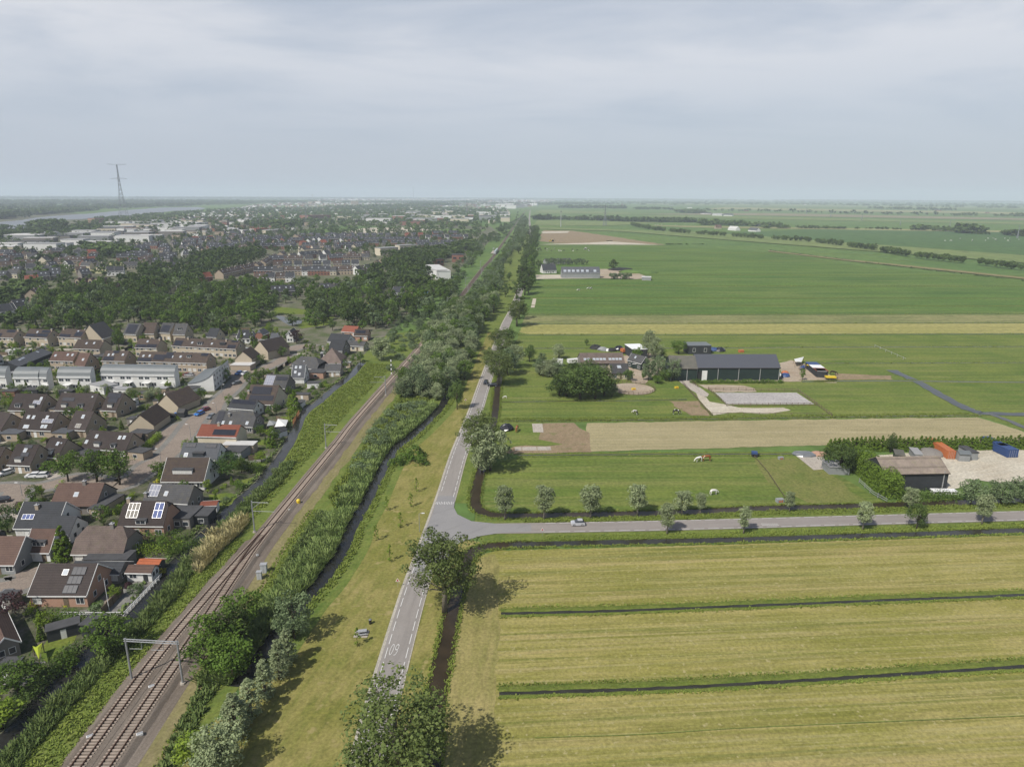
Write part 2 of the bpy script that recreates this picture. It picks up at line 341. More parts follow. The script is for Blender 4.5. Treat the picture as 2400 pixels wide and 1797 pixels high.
# ------------------------------------------------------------ the land
mb = MB(); mb.poly([(-24000, -300, 0), (24000, -300, 0), (24000, 27000, 0), (-24000, 27000, 0)])
mb.build('ground', GRASSG)['kind'] = 'structure'
def ext(P, k0=0, k1=0):
    P = [Vector(p) for p in P]
    if k0: P = [P[0]+(P[0]-P[1]).normalized()*k0]+P
    if k1: P = P+[P[-1]+(P[-1]-P[-2]).normalized()*k1]
    return P
def L(pts, n=5, k0=0, k1=0): return smooth_line(ext([G(*p) for p in pts], k0, k1), n)
RAIL = L([(252, 1797), (376, 1613), (445, 1513), (552, 1350), (626, 1245), (784, 1050), (850, 967), (997, 800), (1078, 699), (1130, 631), (1160, 596), (1198, 541), (1214, 517), (1233, 495), (1258, 485)], 8, 60)
RAIL2 = L([(184, 1797), (317, 1613), (404, 1500), (531, 1350), (626, 1245)], 8, 60)
ROAD = L([(862, 1797), (905, 1621), (970, 1391), (1005, 1290), (1047, 1163), (1078, 1060), (1117, 958), (1140, 888), (1184, 765), (1203, 725), (1222, 670), (1236, 610), (1243, 545), (1241, 512), (1243, 492)], 8, 40)
SIDE = L([(1030, 1237), (1100, 1240), (1167, 1239), (1357, 1236), (1600, 1231), (1950, 1221.5), (2400, 1209)], 6, 0, 300)
CAN_L = L([(0, 1751), (108, 1635), (212, 1534), (336, 1418), (400, 1335), (544, 1190), (605, 1138), (650, 1085), (685, 1027), (712, 972), (749, 942), (780, 914), (825, 879), (850, 850)], 6, 60)
CAN_M = L([(560, 1610), (640, 1500), (700, 1420), (739, 1378), (765, 1345), (808, 1280), (822, 1239), (854, 1185), (876, 1141), (905, 1085), (928, 1050), (959, 1027), (1002, 988), (1035, 953), (1055, 915), (1090, 840), (1120, 780)], 5)
CAN_R = L([(1000, 1860), (1012, 1720), (1020, 1640), (1050, 1486), (1066, 1408), (1082, 1350), (1100, 1306), (1122, 1286), (1167, 1279), (1262, 1275), (1400, 1272), (1649, 1267), (1950, 1258), (2149, 1252), (2400, 1243)], 6, 40, 200)
CAN_R2 = L([(1187, 840), (1168, 900), (1160, 972), (1145, 1040), (1124, 1115), (1115, 1160), (1117, 1188), (1142, 1204), (1194, 1209), (1343, 1207), (1500, 1204), (1649, 1199), (1773, 1192), (1950, 1188), (2104, 1183), (2400, 1172)], 6, 0, 200)
def W3(*p): return [Vector((q[0], q[1], 0)) for q in p]
def cut(P, y0, y1): return [p for p in P if y0 <= p.y <= y1]
# patches of the land right of the road
q = lambda *P: [G(*p) for p in P]
patch('meadow', q((1235, 655), (1215, 738), (2900, 735), (2800, 640), (2400, 655), (2050, 628), (1800, 590), (1560, 575), (1262, 574)), M_GREEN, .03)
patch('field_strip', q((1232, 740), (2900, 736.5), (2900, 757), (1222, 762)), M_STR, .05, wob=.6)
patch('yellow_field', q((1222, 768), (1245, 760), (2900, 757), (2900, 783), (1245, 785), (1218, 779)), M_YEL, .07, wob=.4)
patch('pasture', q((1195, 830), (1215, 787), (2900, 784.5), (3100, 1040), (2400, 1010), (2300, 976), (1165, 990), (1165, 880)), M_GREEN2, .06)
patch('straw_field', q((1376, 992), (1700, 986), (2290, 978), (2352, 996), (2400, 1013), (2600, 1045), (2400, 1034), (1950, 1043), (1400, 1058), (1376, 1060)), M_STRAW, .10, wob=.5)
patch('paddock', q((1140, 1085), (1225, 1072), (1870, 1069), (1960, 1110), (2075, 1178), (1640, 1192), (1200, 1202), (1130, 1190)), M_GREEN2, .08)
patch('worn_pasture', q((1768, 1078), (1868, 1075), (1940, 1110), (2030, 1172), (1900, 1180), (1850, 1158), (1800, 1130)), m_ground('worn_grass', (.13, .165, .042), (.20, .195, .07), (.16, .175, .05), 30, .5, 1.2, .12, 1.4, along=.3), .10, wob=1.2)
patch('earth_patch', q((1176, 1062), (1274, 992), (1345, 991), (1382, 1015), (1386, 1060), (1240, 1066)), M_EARTH, .115, wob=1.2)
patch('grass_patch', q((1165, 990), (1272, 991), (1262, 1030), (1320, 1042), (1190, 1048), (1180, 1055), (1160, 1050)), M_GREEN2, .135, wob=1.2)
patch('mown_field', q((1112, 1306), (1165, 1290), (1600, 1279), (2400, 1254), (3000, 1240), (3600, 2100), (1028, 2100), (1034, 1660), (1066, 1490), (1085, 1400)), M_MOWN, .05, wob=.25)
patch('mown_field', [Vector((3, -250, 0)), Vector((420, -250, 0)), Vector((420, 86, 0)), Vector((-6, 70, 0))], M_MOWN, .047)
patch('mown_headland', q((1125, 1308), (1160, 1298), (1172, 1330), (1162, 1640), (1180, 2000), (1034, 2000), (1040, 1660), (1072, 1490), (1090, 1400)), M_MOWE, .065, wob=.5)
patch('sand_strip', q((1262, 573), (1360, 570), (1430, 566), (1545, 574)), M_PALE, .12, wob=3)
patch('sand_heap_field', q((1265, 566), (1272, 540), (1340, 541), (1420, 552), (1560, 574), (1300, 570)), M_EARTH, .10, wob=3)
patch('sand_edge', q((1270, 543), (1335, 542), (1330, 546), (1272, 547)), M_PALE, .14, wob=2)
patch('dirt_track', q((1244, 721), (1253, 721), (1257, 700), (1249, 700)), M_PALE, .12)
# far strips of farmland
rnd = random.Random(4)
FARM = [m_ground('far_field_pale', (.15, .20, .07), (.19, .23, .085), (.13, .18, .06), 2, .3, 20, .002, .05), m_ground('far_field_dark', (.065, .125, .045), (.08, .14, .045), (.09, .15, .05), 2, .3, 20, .002, .05),
        m_ground('far_field_hay', (.28, .27, .13), (.24, .25, .11), (.30, .28, .15), 2, .3, 20, .002, .05), m_ground('far_field_brown', (.26, .22, .15), (.22, .20, .12), (.24, .21, .14), 2, .3, 20, .002, .05)]
for i, (P, k) in enumerate([(((1640, 548), (2500, 610), (2500, 542), (1900, 538)), 1), (((1480, 533), (1640, 546), (2500, 606), (2500, 612), (1440, 530)), 2), (((1500, 528), (2600, 545), (2600, 549), (1600, 533)), 2),
        (((1260, 517), (1400, 519), (1560, 522), (1420, 530), (1250, 528)), 0), (((1270, 492), (1470, 498), (1480, 503), (1250, 499)), 0), (((1480, 502), (1800, 506), (2600, 520), (2600, 516), (1800, 500)), 3),
        (((1500, 508), (2600, 530), (2600, 526), (1560, 504)), 0), (((1650, 490), (2600, 506), (2600, 502), (1700, 486)), 2), (((1500, 480), (2600, 494), (2600, 488), (1500, 475)), 0), (((1250, 537), (1450, 543), (1700, 563), (2400, 618), (2400, 600), (1650, 545), (1250, 533)), 0)]):
    patch('farmland', q(*P), FARM[k], .5+.06*i)
# farm yards
patch('farmyard', [TI(*p) for p in ((880, 470), (1000, 430), (1420, 440), (1400, 640), (1200, 800), (1170, 830), (1000, 810), (960, 690), (900, 600))], M_SAND, .14, wob=.5)
patch('farmyard', [TJ(*p) for p in ((-20, 745), (1300, 748), (1250, 560), (1400, 520), (1640, 590), (1960, 740), (1990, 815), (1640, 800), (700, 790), (-60, 770))], M_SAND, .13, wob=.5)
patch('trampled_earth', [TJ(*p) for p in ((1960, 690), (2200, 700), (2700, 720), (2750, 790), (2000, 800))], M_EARTH, .12, wob=1)
patch('farm_path', [TJ(*p) for p in ((-60, 750), (90, 755), (120, 800), (340, 960), (320, 995), (240, 985), (60, 880), (-40, 800))], M_CONC, .16)
patch('arena', [TJ(*p) for p in ((420, 945), (1470, 942), (1700, 1090), (570, 1095))], M_ARENA, .17)
patch('sand_paddock', [TJ(*p) for p in ((200, 838), (780, 848), (930, 885), (960, 930), (400, 935))], M_SAND, .15, wob=.5)
patch('gravel_patch', [TJ(*p) for p in ((175, 950), (300, 1000), (350, 1060), (560, 1095), (720, 1135), (1300, 1135), (1400, 1170), (1100, 1215), (760, 1195), (400, 1235), (250, 1080))], M_PALE, .15, wob=.9)
patch('bare_paddock', [TI(*p) for p in ((1480, 1050), (1850, 1048), (2010, 1245), (1760, 1235), (1600, 1150))], M_EARTH, .15, wob=.6)
c = TI(1005, 893); patch('round_pen_floor', [(c.x+9.3*math.cos(a*.2618), c.y+9.3*math.sin(a*.2618)) for a in range(24)], M_SAND, .16)
patch('container_yard', [TK(*p) for p in ((560, 520), (1400, 470), (2700, 420), (3200, 640), (2700, 860), (1900, 800), (1700, 770), (1520, 860), (1420, 870), (900, 880), (700, 700))], M_PALE, .13, wob=.6)
patch('yard_slab', [TL(*p) for p in ((1880, 484), (2120, 478), (2200, 600), (2040, 612))], M_CONC, .15)
for P in (((1460, 1080), (1550, 1080), (1560, 1155), (1470, 1155)), ((1310, 1282), (1370, 1281), (1372, 1313), (1315, 1313)), ((1376, 1281), (1498, 1279), (1502, 1311), (1378, 1313)), ((1504, 1279), (1620, 1277), (1626, 1309), (1508, 1311))):
    patch('concrete_slab', [TH(*p) for p in P], M_CONC, .17)
patch('farm_lane', [T3(*p) for p in ((205, 900), (420, 898), (440, 925), (760, 930), (210, 936))], M_PALE, .2)
patch('farmyard', [T3(*p) for p in ((760, 850), (1000, 850), (1200, 930), (1060, 938), (760, 930))], M_SAND, .2)
patch('roadside_grass', [p for p in cut(offset_line(ROAD, 2.2), 40, 152)]+[p for p in cut(CAN_R, 40, 152) if p.x < 0][::-1], M_VERGE, .042)
patch('roadside_grass', [p for p in cut(offset_line(ROAD, 2.2), 168, 330)]+[p for p in cut(CAN_R2, 168, 330) if p.x < 0], M_LUSH, .042)
patch('roadside_grass', [Vector(v) for v in ((-60, -200, 0), (3, -200, 0), (-4, 90, 0), (-60, 90, 0))], M_VERGE, .036)
patch('roadside_grass', [p for p in offset_line(SIDE, 2) if p.x > -8]+[p for p in CAN_R if p.x > -8][::-1], M_LUSH, .043)
patch('roadside_grass', [p for p in offset_line(SIDE, -2) if p.x > -10]+[p for p in CAN_R2 if p.x > -10 and p.y < 200][::-1], M_LUSH, .044)
# left of the road: grass strip, rail verges, town
def band(name, A, a, B, b, mat, z, wob=0):
    """the land between two lines"""
    n = 120
    def rs(P):
        l = sum((y-x).length for x, y in zip(P, P[1:])); return resample(P, l/n)[:n]
    P, Q = rs(A), rs(B); patch(name, P+Q[::-1], mat, z, wob=wob)
band('grass_strip', offset_line(cut(CAN_M, 40, 420), 0), 0, offset_line(cut(ROAD, 40, 420), -2), 0, M_VERGE, .04)
patch('grass_strip', [p for p in cut(offset_line(RAIL, 8), 380, 1700)]+[p for p in cut(ROAD, 380, 1700)][::-1], M_LUSH, .03)
patch('lush_strip', [p for p in cut(offset_line(CAN_M, 6), 100, 420)]+[p for p in cut(offset_line(CAN_M, -1), 100, 420)][::-1], M_LUSH, .055, wob=.8)
patch('rail_verge', [p for p in cut(offset_line(RAIL, 3), 20, 420)]+[p for p in cut(CAN_M, 40, 420)][::-1], M_LUSH, .045)
patch('dry_verge', [p for p in cut(offset_line(RAIL, 2.5), 20, 420)]+[p for p in cut(offset_line(RAIL, 7.5), 20, 420)][::-1], M_DRYGRASS, .06, wob=.7)
patch('rail_verge', [p for p in cut(offset_line(RAIL, -2), 20, 1600)]+[p for p in cut(CAN_L, 40, 320)][::-1] if 0 else [p for p in cut(offset_line(RAIL, -26), 20, 420)]+[p for p in cut(offset_line(RAIL, -2), 20, 420)][::-1], M_LUSH, .035)
patch('town_ground', [Vector((-3000, 20, 0))]+[p for p in cut(CAN_L, 20, 320)]+[p for p in cut(offset_line(RAIL, -26), 330, 1650)]+[Vector((-60, 1900, 0)), Vector((-3000, 3600, 0))], M_TOWN, .05)
patch('garden_ground', [p for p in cut(offset_line(CAN_L, -2), 20, 320)]+[Vector((-75, 330, 0)), Vector((-330, 330, 0)), Vector((-200, 60, 0))], M_GARDEN, .07)
# lawns seen in gardens
M_LAWN = m_ground('lawn', (.10, .155, .025), (.16, .19, .04), (.13, .17, .03), 30, .5, .6, .2, 1.5)
for P in ([TE(*p) for p in ((350, 640), (420, 540), (560, 495), (670, 500), (640, 570), (490, 690), (400, 745), (360, 710))],
          [TD(*p) for p in ((435, 530), (700, 515), (760, 560), (700, 640), (560, 720), (530, 640), (450, 600))], [TD(*p) for p in ((830, 170), (930, 90), (1060, 120), (1140, 150), (1050, 215), (900, 200))],
          [TB(*p) for p in ((990, 1370), (1100, 1370), (1090, 1430), (1000, 1430))], [TB(*p) for p in ((1220, 1110), (1400, 1090), (1380, 1140), (1230, 1160))], [TB(*p) for p in ((1380, 20), (1700, 0), (1900, 40), (1500, 100))],
          [T2(*p) for p in ((150, 1170), (440, 1200), (430, 1240), (160, 1240))], [T2(*p) for p in ((560, 1260), (680, 1260), (640, 1310), (560, 1300))], [TD(*p) for p in ((800, 370), (960, 330), (930, 400), (840, 410))]):
    patch('lawn', P, M_LAWN, .10, wob=.4)
patch('open_ground', [T1(*p) for p in ((440, 870), (640, 840), (900, 790), (1180, 800), (1050, 850), (880, 890), (640, 880), (470, 890))], m_ground('dry_plot', (.38, .35, .20), (.30, .30, .15), (.42, .39, .25), 2, .3, 5, .02, .3), .12)
patch('meadow', [T2(*p) for p in ((350, 520), (760, 470), (1100, 480), (2000, 510), (1900, 540), (900, 520), (420, 550))], GRASSG, .14)
patch('building_site', [T2(*p) for p in ((750, 530), (950, 495), (1300, 490), (1600, 510), (1300, 530), (900, 550))], M_PALE, .3, wob=3)
patch('path', [T1(*p) for p in ((1820, 1240), (1850, 1235), (1925, 1285), (1910, 1300))], M_PALE, .1)
patch('pond', [T2(*p) for p in ((150, 1250), (230, 1255), (300, 1280), (400, 1290), (390, 1320), (290, 1335), (240, 1310), (190, 1275))], M_WATER, .12)
# river far left and far lakes
patch('river', [T1(*p) for p in ((-500, 520), (0, 502), (220, 500), (300, 465), (500, 428), (700, 420), (1000, 398), (1250, 378), (1500, 348), (1700, 345), (1780, 325), (1700, 315), (1400, 320), (1050, 345), (780, 372), (560, 385), (300, 408), (180, 430), (0, 445), (-500, 462))], M_RIVER, .6, wob=5)
# waterways
sweep('canal', CAN_L, [(-1.8, .09), (1.5, .09)], M_CANAL, kind='structure', wob=.25)
sweep('canal', CAN_M, [(-1.6, .09), (1.6, .09)], M_CANAL, kind='structure', wob=.25)
sweep('ditch', [p for p in CAN_R if p.x < 3], [(-1.8, .09), (1.8, .09)], M_WBROWN, kind='structure', wob=.15)
sweep('ditch', [p for p in CAN_R if p.x > -1], [(-1.2, .093), (1.2, .093)], M_WATER, kind='structure', wob=.15)
sweep('ditch', CAN_R2, [(-1.45, .10), (1.45, .10)], M_WBROWN, kind='structure', wob=.15)
DITCH = [((1174, 1439), (1434, 1433), (1800, 1419), (2400, 1395), .65), ((1170, 1627), (1506, 1616), (1800, 1601), (2400, 1563), .65), ((1215, 1068), (1500, 1066), (1798, 1065), (1862, 1064), .6), ((1168, 987), (1500, 985), (1900, 979), (2300, 974), .7),
         ((1215, 785), (1500, 785), (2000, 784), (2700, 782), .9), ((1205, 817), (1500, 817), (2000, 814), (2700, 812), 1.0), ((1880, 895), (2080, 893), (2240, 895), (2500, 898), 1.2), ((1176, 943), (1330, 941), (1470, 940), (1610, 937), .7),
         ((1245, 760), (1500, 759), (2000, 758), (2700, 757), .9), ((1900, 852), (2060, 852), (2240, 851), (2500, 850), .7), ((1232, 738), (1600, 738), (2000, 737), (2700, 735), .8), ((1240, 670), (1600, 670), (2000, 671), (2700, 672), .5), ((1240, 698), (1600, 698), (2000, 699), (2700, 700), .4),
         ((1250, 575), (1400, 575), (1480, 575), (1560, 576), 2), ((1240, 716), (1500, 716), (2000, 717), (2700, 718), .35), ((1240, 611), (1600, 611), (2000, 612), (2600, 614), .3), ((1240, 593), (1600, 593), (1850, 594), (2200, 600), .3), ((1240, 644), (1600, 644), (2000, 645), (2600, 647), .3), ((1253, 1730), (1500, 1722), (1800, 1704), (2500, 1674), .12)]
DL = []
for *P, w in DITCH:
    l = L(P, 5, 0, 150 if P[-1][0] > 2390 and P[-1][1] > 1300 else 0); DL.append((l, w)); sweep('ditch', l if w > .6 else l, [(-w*.7, .19), (w*.7, .19)], M_WATER if w > .2 else M_LUSH, kind='structure', wob=w*.25)
    if w > .2:
        l2 = resample(l, 1.5 if l[0].y < 260 else 8); sweep('ditch_bank', l2, [(-w*.7-1.5, .09), (-w*.7-1.1, .24), (-w*.7-.3, .3), (-w*.62, .2)], M_BANK, kind='structure', wob=.13); sweep('ditch_bank', l2, [(w*.62, .2), (w*.7+.25, .25), (w*.7+.6, .09)], M_BANK, kind='structure', wob=.12)
sweep('channel', L([(2090, 868), (2150, 896), (2213, 931), (2262, 956), (2290, 966), (2340, 971), (2600, 972)], 5), [(-2.2, .2), (2.2, .2)], M_POLDER, kind='structure', wob=.6)
sweep('channel', L([(2310, 968), (2360, 985), (2420, 1008), (2600, 1050)], 5), [(-1.2, .21), (1.2, .21)], M_WATER, kind='structure', wob=.3)
# ------------------------------------------------------------ roads
sweep('road_edge', ROAD, [(-3.05, .12), (2.75, .12)], M_KERB, kind='structure')
sweep('road', ROAD, [(-2.5, .14), (2.5, .14)], M_ASPH, kind='structure')
sweep('road', SIDE, [(-2.75, .141), (2.75, .141)], m_ground('side_asphalt', (.265, .24, .225), (.295, .27, .255), (.24, .215, .205), 2, .4, .9, .1, 3, along=.02, fc=.1), kind='structure')
patch('junction', q((988, 1272), (1001, 1236), (1014, 1207), (1027, 1163), (1068, 1163), (1064, 1190), (1072, 1206), (1105, 1222), (1170, 1228.5), (1245, 1229), (1245, 1246), (1170, 1250), (1125, 1257), (1078, 1272), (1056, 1300), (1030, 1345), (968, 1345)), M_ASPH2, .16)
def dashes(P, off, on, gap, w, y0, y1, z, skip=()):
    Q = resample(offset_line(P, off), .25); mb = MB(); i = 0; s = 0; n = int(on/.25); g = int(gap/.25)
    while s+n < len(Q):
        a, b = Q[s], Q[s+n]
        if y0 <= a.y <= y1 and not any(u <= a.x <= v for u, v in skip):
            d = (b-a).normalized(); r = Vector((d.y, -d.x, 0))*w/2
            mb.poly([(p.x, p.y, z) for p in (a-r, a+r, b+r, b-r)])
        s += n+g
    return mb
mb = dashes(ROAD, -1.85, 3, 1.2, .15, 40, 142, .20)
for off, y0, y1 in ((1.9, 40, 142), (-1.85, 174, 330), (1.9, 172, 330)):
    m2 = dashes(ROAD, off, 3, 1.2, .15, y0, y1, .20)
    for f in m2.f: mb.poly([m2.v[i] for i in f])
for off in (-2.3, 2.3):
    m2 = dashes(SIDE, off, 2.9, 1.1, .16, 0, 1e9, .20, skip=((-60, 5.5),))
    for f in m2.f: mb.poly([m2.v[i] for i in f])
# threshold bars at the junction, 60 on the carriageway, the word-like slow bars on the side road
a, b = G(1022, 1180), G(1062, 1180)
for i in range(11):
    p = a.lerp(b, i/10); h = .9 if i % 2 else .6
    mb.poly([(p.x-.07, p.y-h, .2), (p.x+.07, p.y-h, .2), (p.x+.07, p.y+h, .2), (p.x-.07, p.y+h, .2)])
d0, d1 = G(1592, 1223), G(1592, 1223)
a = TL(1545, 1125); b = TL(1700, 1118)
for k in range(2):
    for i in range(8):
        x = a.x+(b.x-a.x)*(i+.1*k)/8; y = a.y+.25-.75*k
        mb.poly([(x, y-.1, .2), (x+.42, y-.1, .2), (x+.42, y+.1, .2), (x, y+.1, .2)])
mb.build('road_marking', M_MARK)['kind'] = 'structure'
# the painted speed number, read by drivers coming towards us
def ringpts(cx, cy, rx, ry, a0, a1, n=16): return [(cx+rx*math.cos(R_(a0+(a1-a0)*i/n)), cy+ry*math.sin(R_(a0+(a1-a0)*i/n))) for i in range(n+1)]
def stroke(mb, P, w, M, z=.205):
    for (x0, y0), (x1, y1) in zip(P, P[1:]):
        d = Vector((x1-x0, y1-y0)); d.normalize(); n = Vector((-d.y, d.x))*w/2
        n = Vector((n.x, n.y*3.2)); mb.poly([(*(M @ Vector((x, y, 0))).xy, z) for x, y in ((x0-n.x, y0-n.y), (x0+n.x, y0+n.y), (x1+n.x, y1+n.y), (x1-n.x, y1-n.y))])
mb = MB(); c = TF(1563, 640); Mr = Matrix.Translation(c) @ Matrix.Rotation(R_(178-2), 4, 'Z')
# glyphs 60 laid for traffic heading towards the camera: x to the reader's right, y away from the reader
stroke(mb, ringpts(.42, 0, .27, 1.5, 0, 360), .10, Mr)
stroke(mb, ringpts(-.42, -.72, .27, .78, 0, 360), .10, Mr)
stroke(mb, ringpts(-.36, .1, .33, 1.4, 180, 75, 10), .10, Mr)
mb.build('painted_speed_number', M_MARK)['kind'] = 'structure'
# pavements and streets in the estate
STREETS = [([TA(1480, 1656), TA(1750, 1440), TA(2050, 1210), TB(420, 1010+140), TB(520, 960), TB(700, 790), TB(790, 690), TB(900, 610), TB(1050, 560), TB(1250, 470), TB(1350, 380)], 2.8),
           ([TC(-500, 500), TC(0, 460), TC(300, 470), TC(600, 420), TC(900, 350), TC(1300, 440), TC(1560, 330), TC(1700, 200), TC(1900, 90), TB(150, 1330), TB(300, 1130), TB(420, 1060)], 3.0),
           ([TC(200, 480), TC(100, 640), TC(-100, 760), TC(-400, 900)], 3.0), ([TE(-100, 130), TE(130, 90), TE(280, 0), TC(350, 1380)], 3.0), ([TB(1350, 350), TB(1500, 300), TB(1640, 310)], 4.0), ([TA(1700, 700), TA(2100, 640), TB(600, 600), TB(800, 640)], 2.5)]
for si, (P, w) in enumerate(STREETS):
    l = [p+Vector((0, 0, .012*si)) for p in smooth_line(P, 5)]; sweep('pavement', l, [(-w-1.9, .115), (-w, .115)], M_PAVE, kind='structure'); sweep('pavement', l, [(w, .115), (w+1.9, .115)], M_PAVE, kind='structure')
    sweep('street', l, [(-w, .122), (w, .122)], M_STREET, kind='structure')
# ------------------------------------------------------------ railway
bal = [p for p in RAIL]
sweep('ballast', RAIL, [(-2.5, .05), (-1.7, .5), (1.7, .5), (2.6, .05)], M_BALLAST, kind='structure', wob=.1)
sweep('ballast', RAIL2[:-2], [(-3.0, .04), (-1.9, .49), (2.2, .49), (3.1, .04)], M_BALLAST, kind='structure', wob=.1)
patch('track_dirt', cut(offset_line(RAIL, 2.3), 20, 330)+cut(offset_line(RAIL, 4.3), 20, 330)[::-1], M_BALLAST, .075, wob=.5)
def track(P, name, label, y1, nmax):
    t = empty(name, P[0], 0, label, 'railway track', 'railway tracks'); t.location = (0, 0, 0)
    for s in (-.75, .75):
        Q = offset_line(P, s); mb = MB()
        for a, b in ((-.05, .62), ): pass
        sweep_rail = MB(); n = 4
        for i, p in enumerate(Q):
            d = (Q[min(i+1, len(Q)-1)]-Q[max(i-1, 0)]).normalized(); r = Vector((d.y, -d.x, 0)); k = 1 if p.y < 400 else 1.0
            for a, z in ((-.12*k, .6), (-.06*k, .76), (.06*k, .76), (.12*k, .6)): v = p+r*a; sweep_rail.v.append((v.x, v.y, z))
        for i in range(len(Q)-1):
            for j in range(3): sweep_rail.f.append((i*4+j, i*4+j+1, (i+1)*4+j+1, (i+1)*4+j)); sweep_rail.m.append(0)
        sweep_rail.build('rail', M_RUST, t)
    S = resample(P, .62); sl = MB(); sl.box(-1.25, -.13, .46, 1.25, .13, .6); me = sl.mesh('sleeper', M_SLEEP); rest = MB(); k = 0
    for i in range(1, len(S)-1):
        p = S[i]
        if p.y < 76 or p.y > y1: continue
        d = (S[i+1]-S[i-1]); a = math.atan2(-d.x, d.y)
        if k < nmax: o = link('sleeper', me, t, p, a); k += 1
        else: rest.box(-1.25, -.13, .46, 1.25, .13, .6, M=Matrix.Translation(p) @ Matrix.Rotation(a, 4, 'Z'))
    if rest.v: rest.build('sleepers', M_SLEEP, t)['kind'] = 'stuff'
M_STAIN = m_ground('stained_ballast', (.125, .095, .075), (.165, .13, .105), (.10, .072, .055), 88, .6, .6, .2, 5)
sweep('stained_ballast', cut(RAIL, 118, 1700), [(-1.35, .52), (1.35, .52)], M_STAIN, kind='structure')
track([p for p in RAIL], 'railway_track', 'rusty railway track with pale sleepers running beside the leafy strip to the horizon', 420, 98)
track([p for p in RAIL2], 'railway_track', 'second railway track on the house side, joining the long one at the points', 150, 98)
# ------------------------------------------------------------ foliage
LF_DARK = m_leaf('leaves_dark', (.034, .060, .016), (.078, .110, .029), .25, .3)
LF_MID = m_leaf('leaves_mid', (.043, .080, .013), (.088, .134, .024), .25, .26)
LF_BRIGHT = m_leaf('leaves_bright', (.08, .13, .016), (.17, .22, .03), .28, .15)
LF_SILVER = m_leaf('leaves_silver', (.105, .135, .065), (.21, .238, .13), .15, .14)
LF_GREY = m_leaf('leaves_greygreen', (.06, .09, .04), (.125, .16, .08), .18, .16)
LF_POP = m_leaf('leaves_poplar', (.045, .068, .018), (.115, .14, .045), .25, .12)
LF_PURP = m_leaf('leaves_purple', (.020, .010, .012), (.045, .022, .022), .15, .15)
LF_YEL = m_leaf('leaves_yellow', (.38, .34, .03), (.28, .28, .03), .2, .1)
LF_CON = m_leaf('needles', (.022, .048, .012), (.05, .085, .018), .1, .15)
LF_THUJA = m_leaf('thuja_leaves', (.055, .095, .012), (.10, .145, .02), .15, .12)
BARK = m_plain('bark', (.10, .08, .06), (.055, .045, .035), 3, .95, .1)
BARKW = m_plain('pale_bark', (.26, .235, .19), (.14, .12, .09), 3, .95, .1)
def leaf_cloud(rng, C, Rd, n, size, flat=.55, squash=.8):
    """n leaf faces on each clump (centre, radius); faces look outwards from their clump"""
    k = len(C); c = np.repeat(C, n, 0); r = np.repeat(Rd, n)
    d = rng.normal(size=(k*n, 3)); d[:, 2] = d[:, 2]*.9+.25; d /= np.linalg.norm(d, axis=1)[:, None]
    rr = r*rng.uniform(.55, 1.0, k*n)**.6; p = c+d*rr[:, None]*np.array([1, 1, squash])
    nn = d+rng.normal(size=d.shape)*flat; nn /= np.linalg.norm(nn, axis=1)[:, None]
    a = np.cross(nn, rng.normal(size=d.shape)); a /= np.linalg.norm(a, axis=1)[:, None]+1e-9; b = np.cross(nn, a)
    s = (size*rng.uniform(.6, 1.3, k*n))[:, None]*.5
    V = np.stack([p-a*s, p-b*s*.75+a*s*.1, p+a*s, p+b*s*.75-a*s*.1], 1).reshape(-1, 3)
    F = np.arange(len(V)).reshape(-1, 4)
    tint = np.clip(np.repeat(rng.uniform(0, 1, k), n)*.5+rng.uniform(0, 1, k*n)*.5, 0, 1)
    return V, F, tint
def crown_clumps(rng, kind, H, Wd, k):
    """clump centres of a crown of height H and width Wd standing on z=0 (trunk included below)"""
    C = []; Rd = []
    while len(C) < k:
        u = rng.normal(size=3); u /= np.linalg.norm(u); t = rng.uniform(.25, 1)**.5
        if kind == 'round': c = np.array([u[0]*Wd/2*.8, u[1]*Wd/2*.8, H*.57+u[2]*H*.36])*1; cr = .14*Wd
        elif kind == 'open':                      # tall loose crown, lobes with gaps between them
            c = np.array([u[0]*Wd/2*.85, u[1]*Wd/2*.85, H*.58+u[2]*H*.38]); cr = .095*Wd
        elif kind == 'wide': c = np.array([u[0]*Wd/2*.88, u[1]*Wd/2*.88, H*.5+u[2]*H*.40]); cr = .13*Wd
        elif kind == 'col':                        # flame shape
            z = rng.uniform(.06, .97); w = Wd/2*(math.sin(math.pi*min(1, z*.9+.08))**.6)*(1.05-.45*z); a = rng.uniform(0, 6.28); q = rng.uniform(.45, .85); c = np.array([math.cos(a)*w*q, math.sin(a)*w*q, z*H]); t = 1; cr = .13*Wd*(1.15-.6*z)
        elif kind == 'cone':
            z = rng.uniform(.03, .95)**1.1; w = Wd/2*(1-z)*.85; a = rng.uniform(0, 6.28); c = np.array([math.cos(a)*w, math.sin(a)*w, z*H]); t = 1; cr = .13*Wd*(1.15-.8*z)
        elif kind == 'pollard':
            z = rng.uniform(.32, .93); w = Wd/2*math.sin(math.pi*(z-.24)/.78)**.55*.82; a = rng.uniform(0, 6.28); q = rng.uniform(.4, 1); c = np.array([math.cos(a)*w*q, math.sin(a)*w*q, z*H]); t = 1; cr = .15*Wd
        elif kind == 'bush':
            c = np.array([u[0]*Wd/2*.8, u[1]*Wd/2*.8, abs(u[2])*H*.75]); cr = .17*Wd
        if t < 1:
            ce = np.array([0, 0, H*(.57 if kind in ('round', 'open', 'wide') else .1)]); c = ce+(c-ce)*t
        C.append(c); Rd.append(cr*rng.uniform(.65, 1.3))
    C = np.array(C); lob = np.array([rng.normal(size=3) for _ in range(3)])
    f = 1+.16*np.sin(C@lob.T/Wd*4).sum(1)/1.5; ce = np.array([0, 0, H*.5])
    C = ce+(C-ce)*np.stack([f, f, np.clip(f, .85, 1.1)], 1) if kind in ('round', 'open', 'wide') else C
    return C, np.array(Rd)
TREES = {}
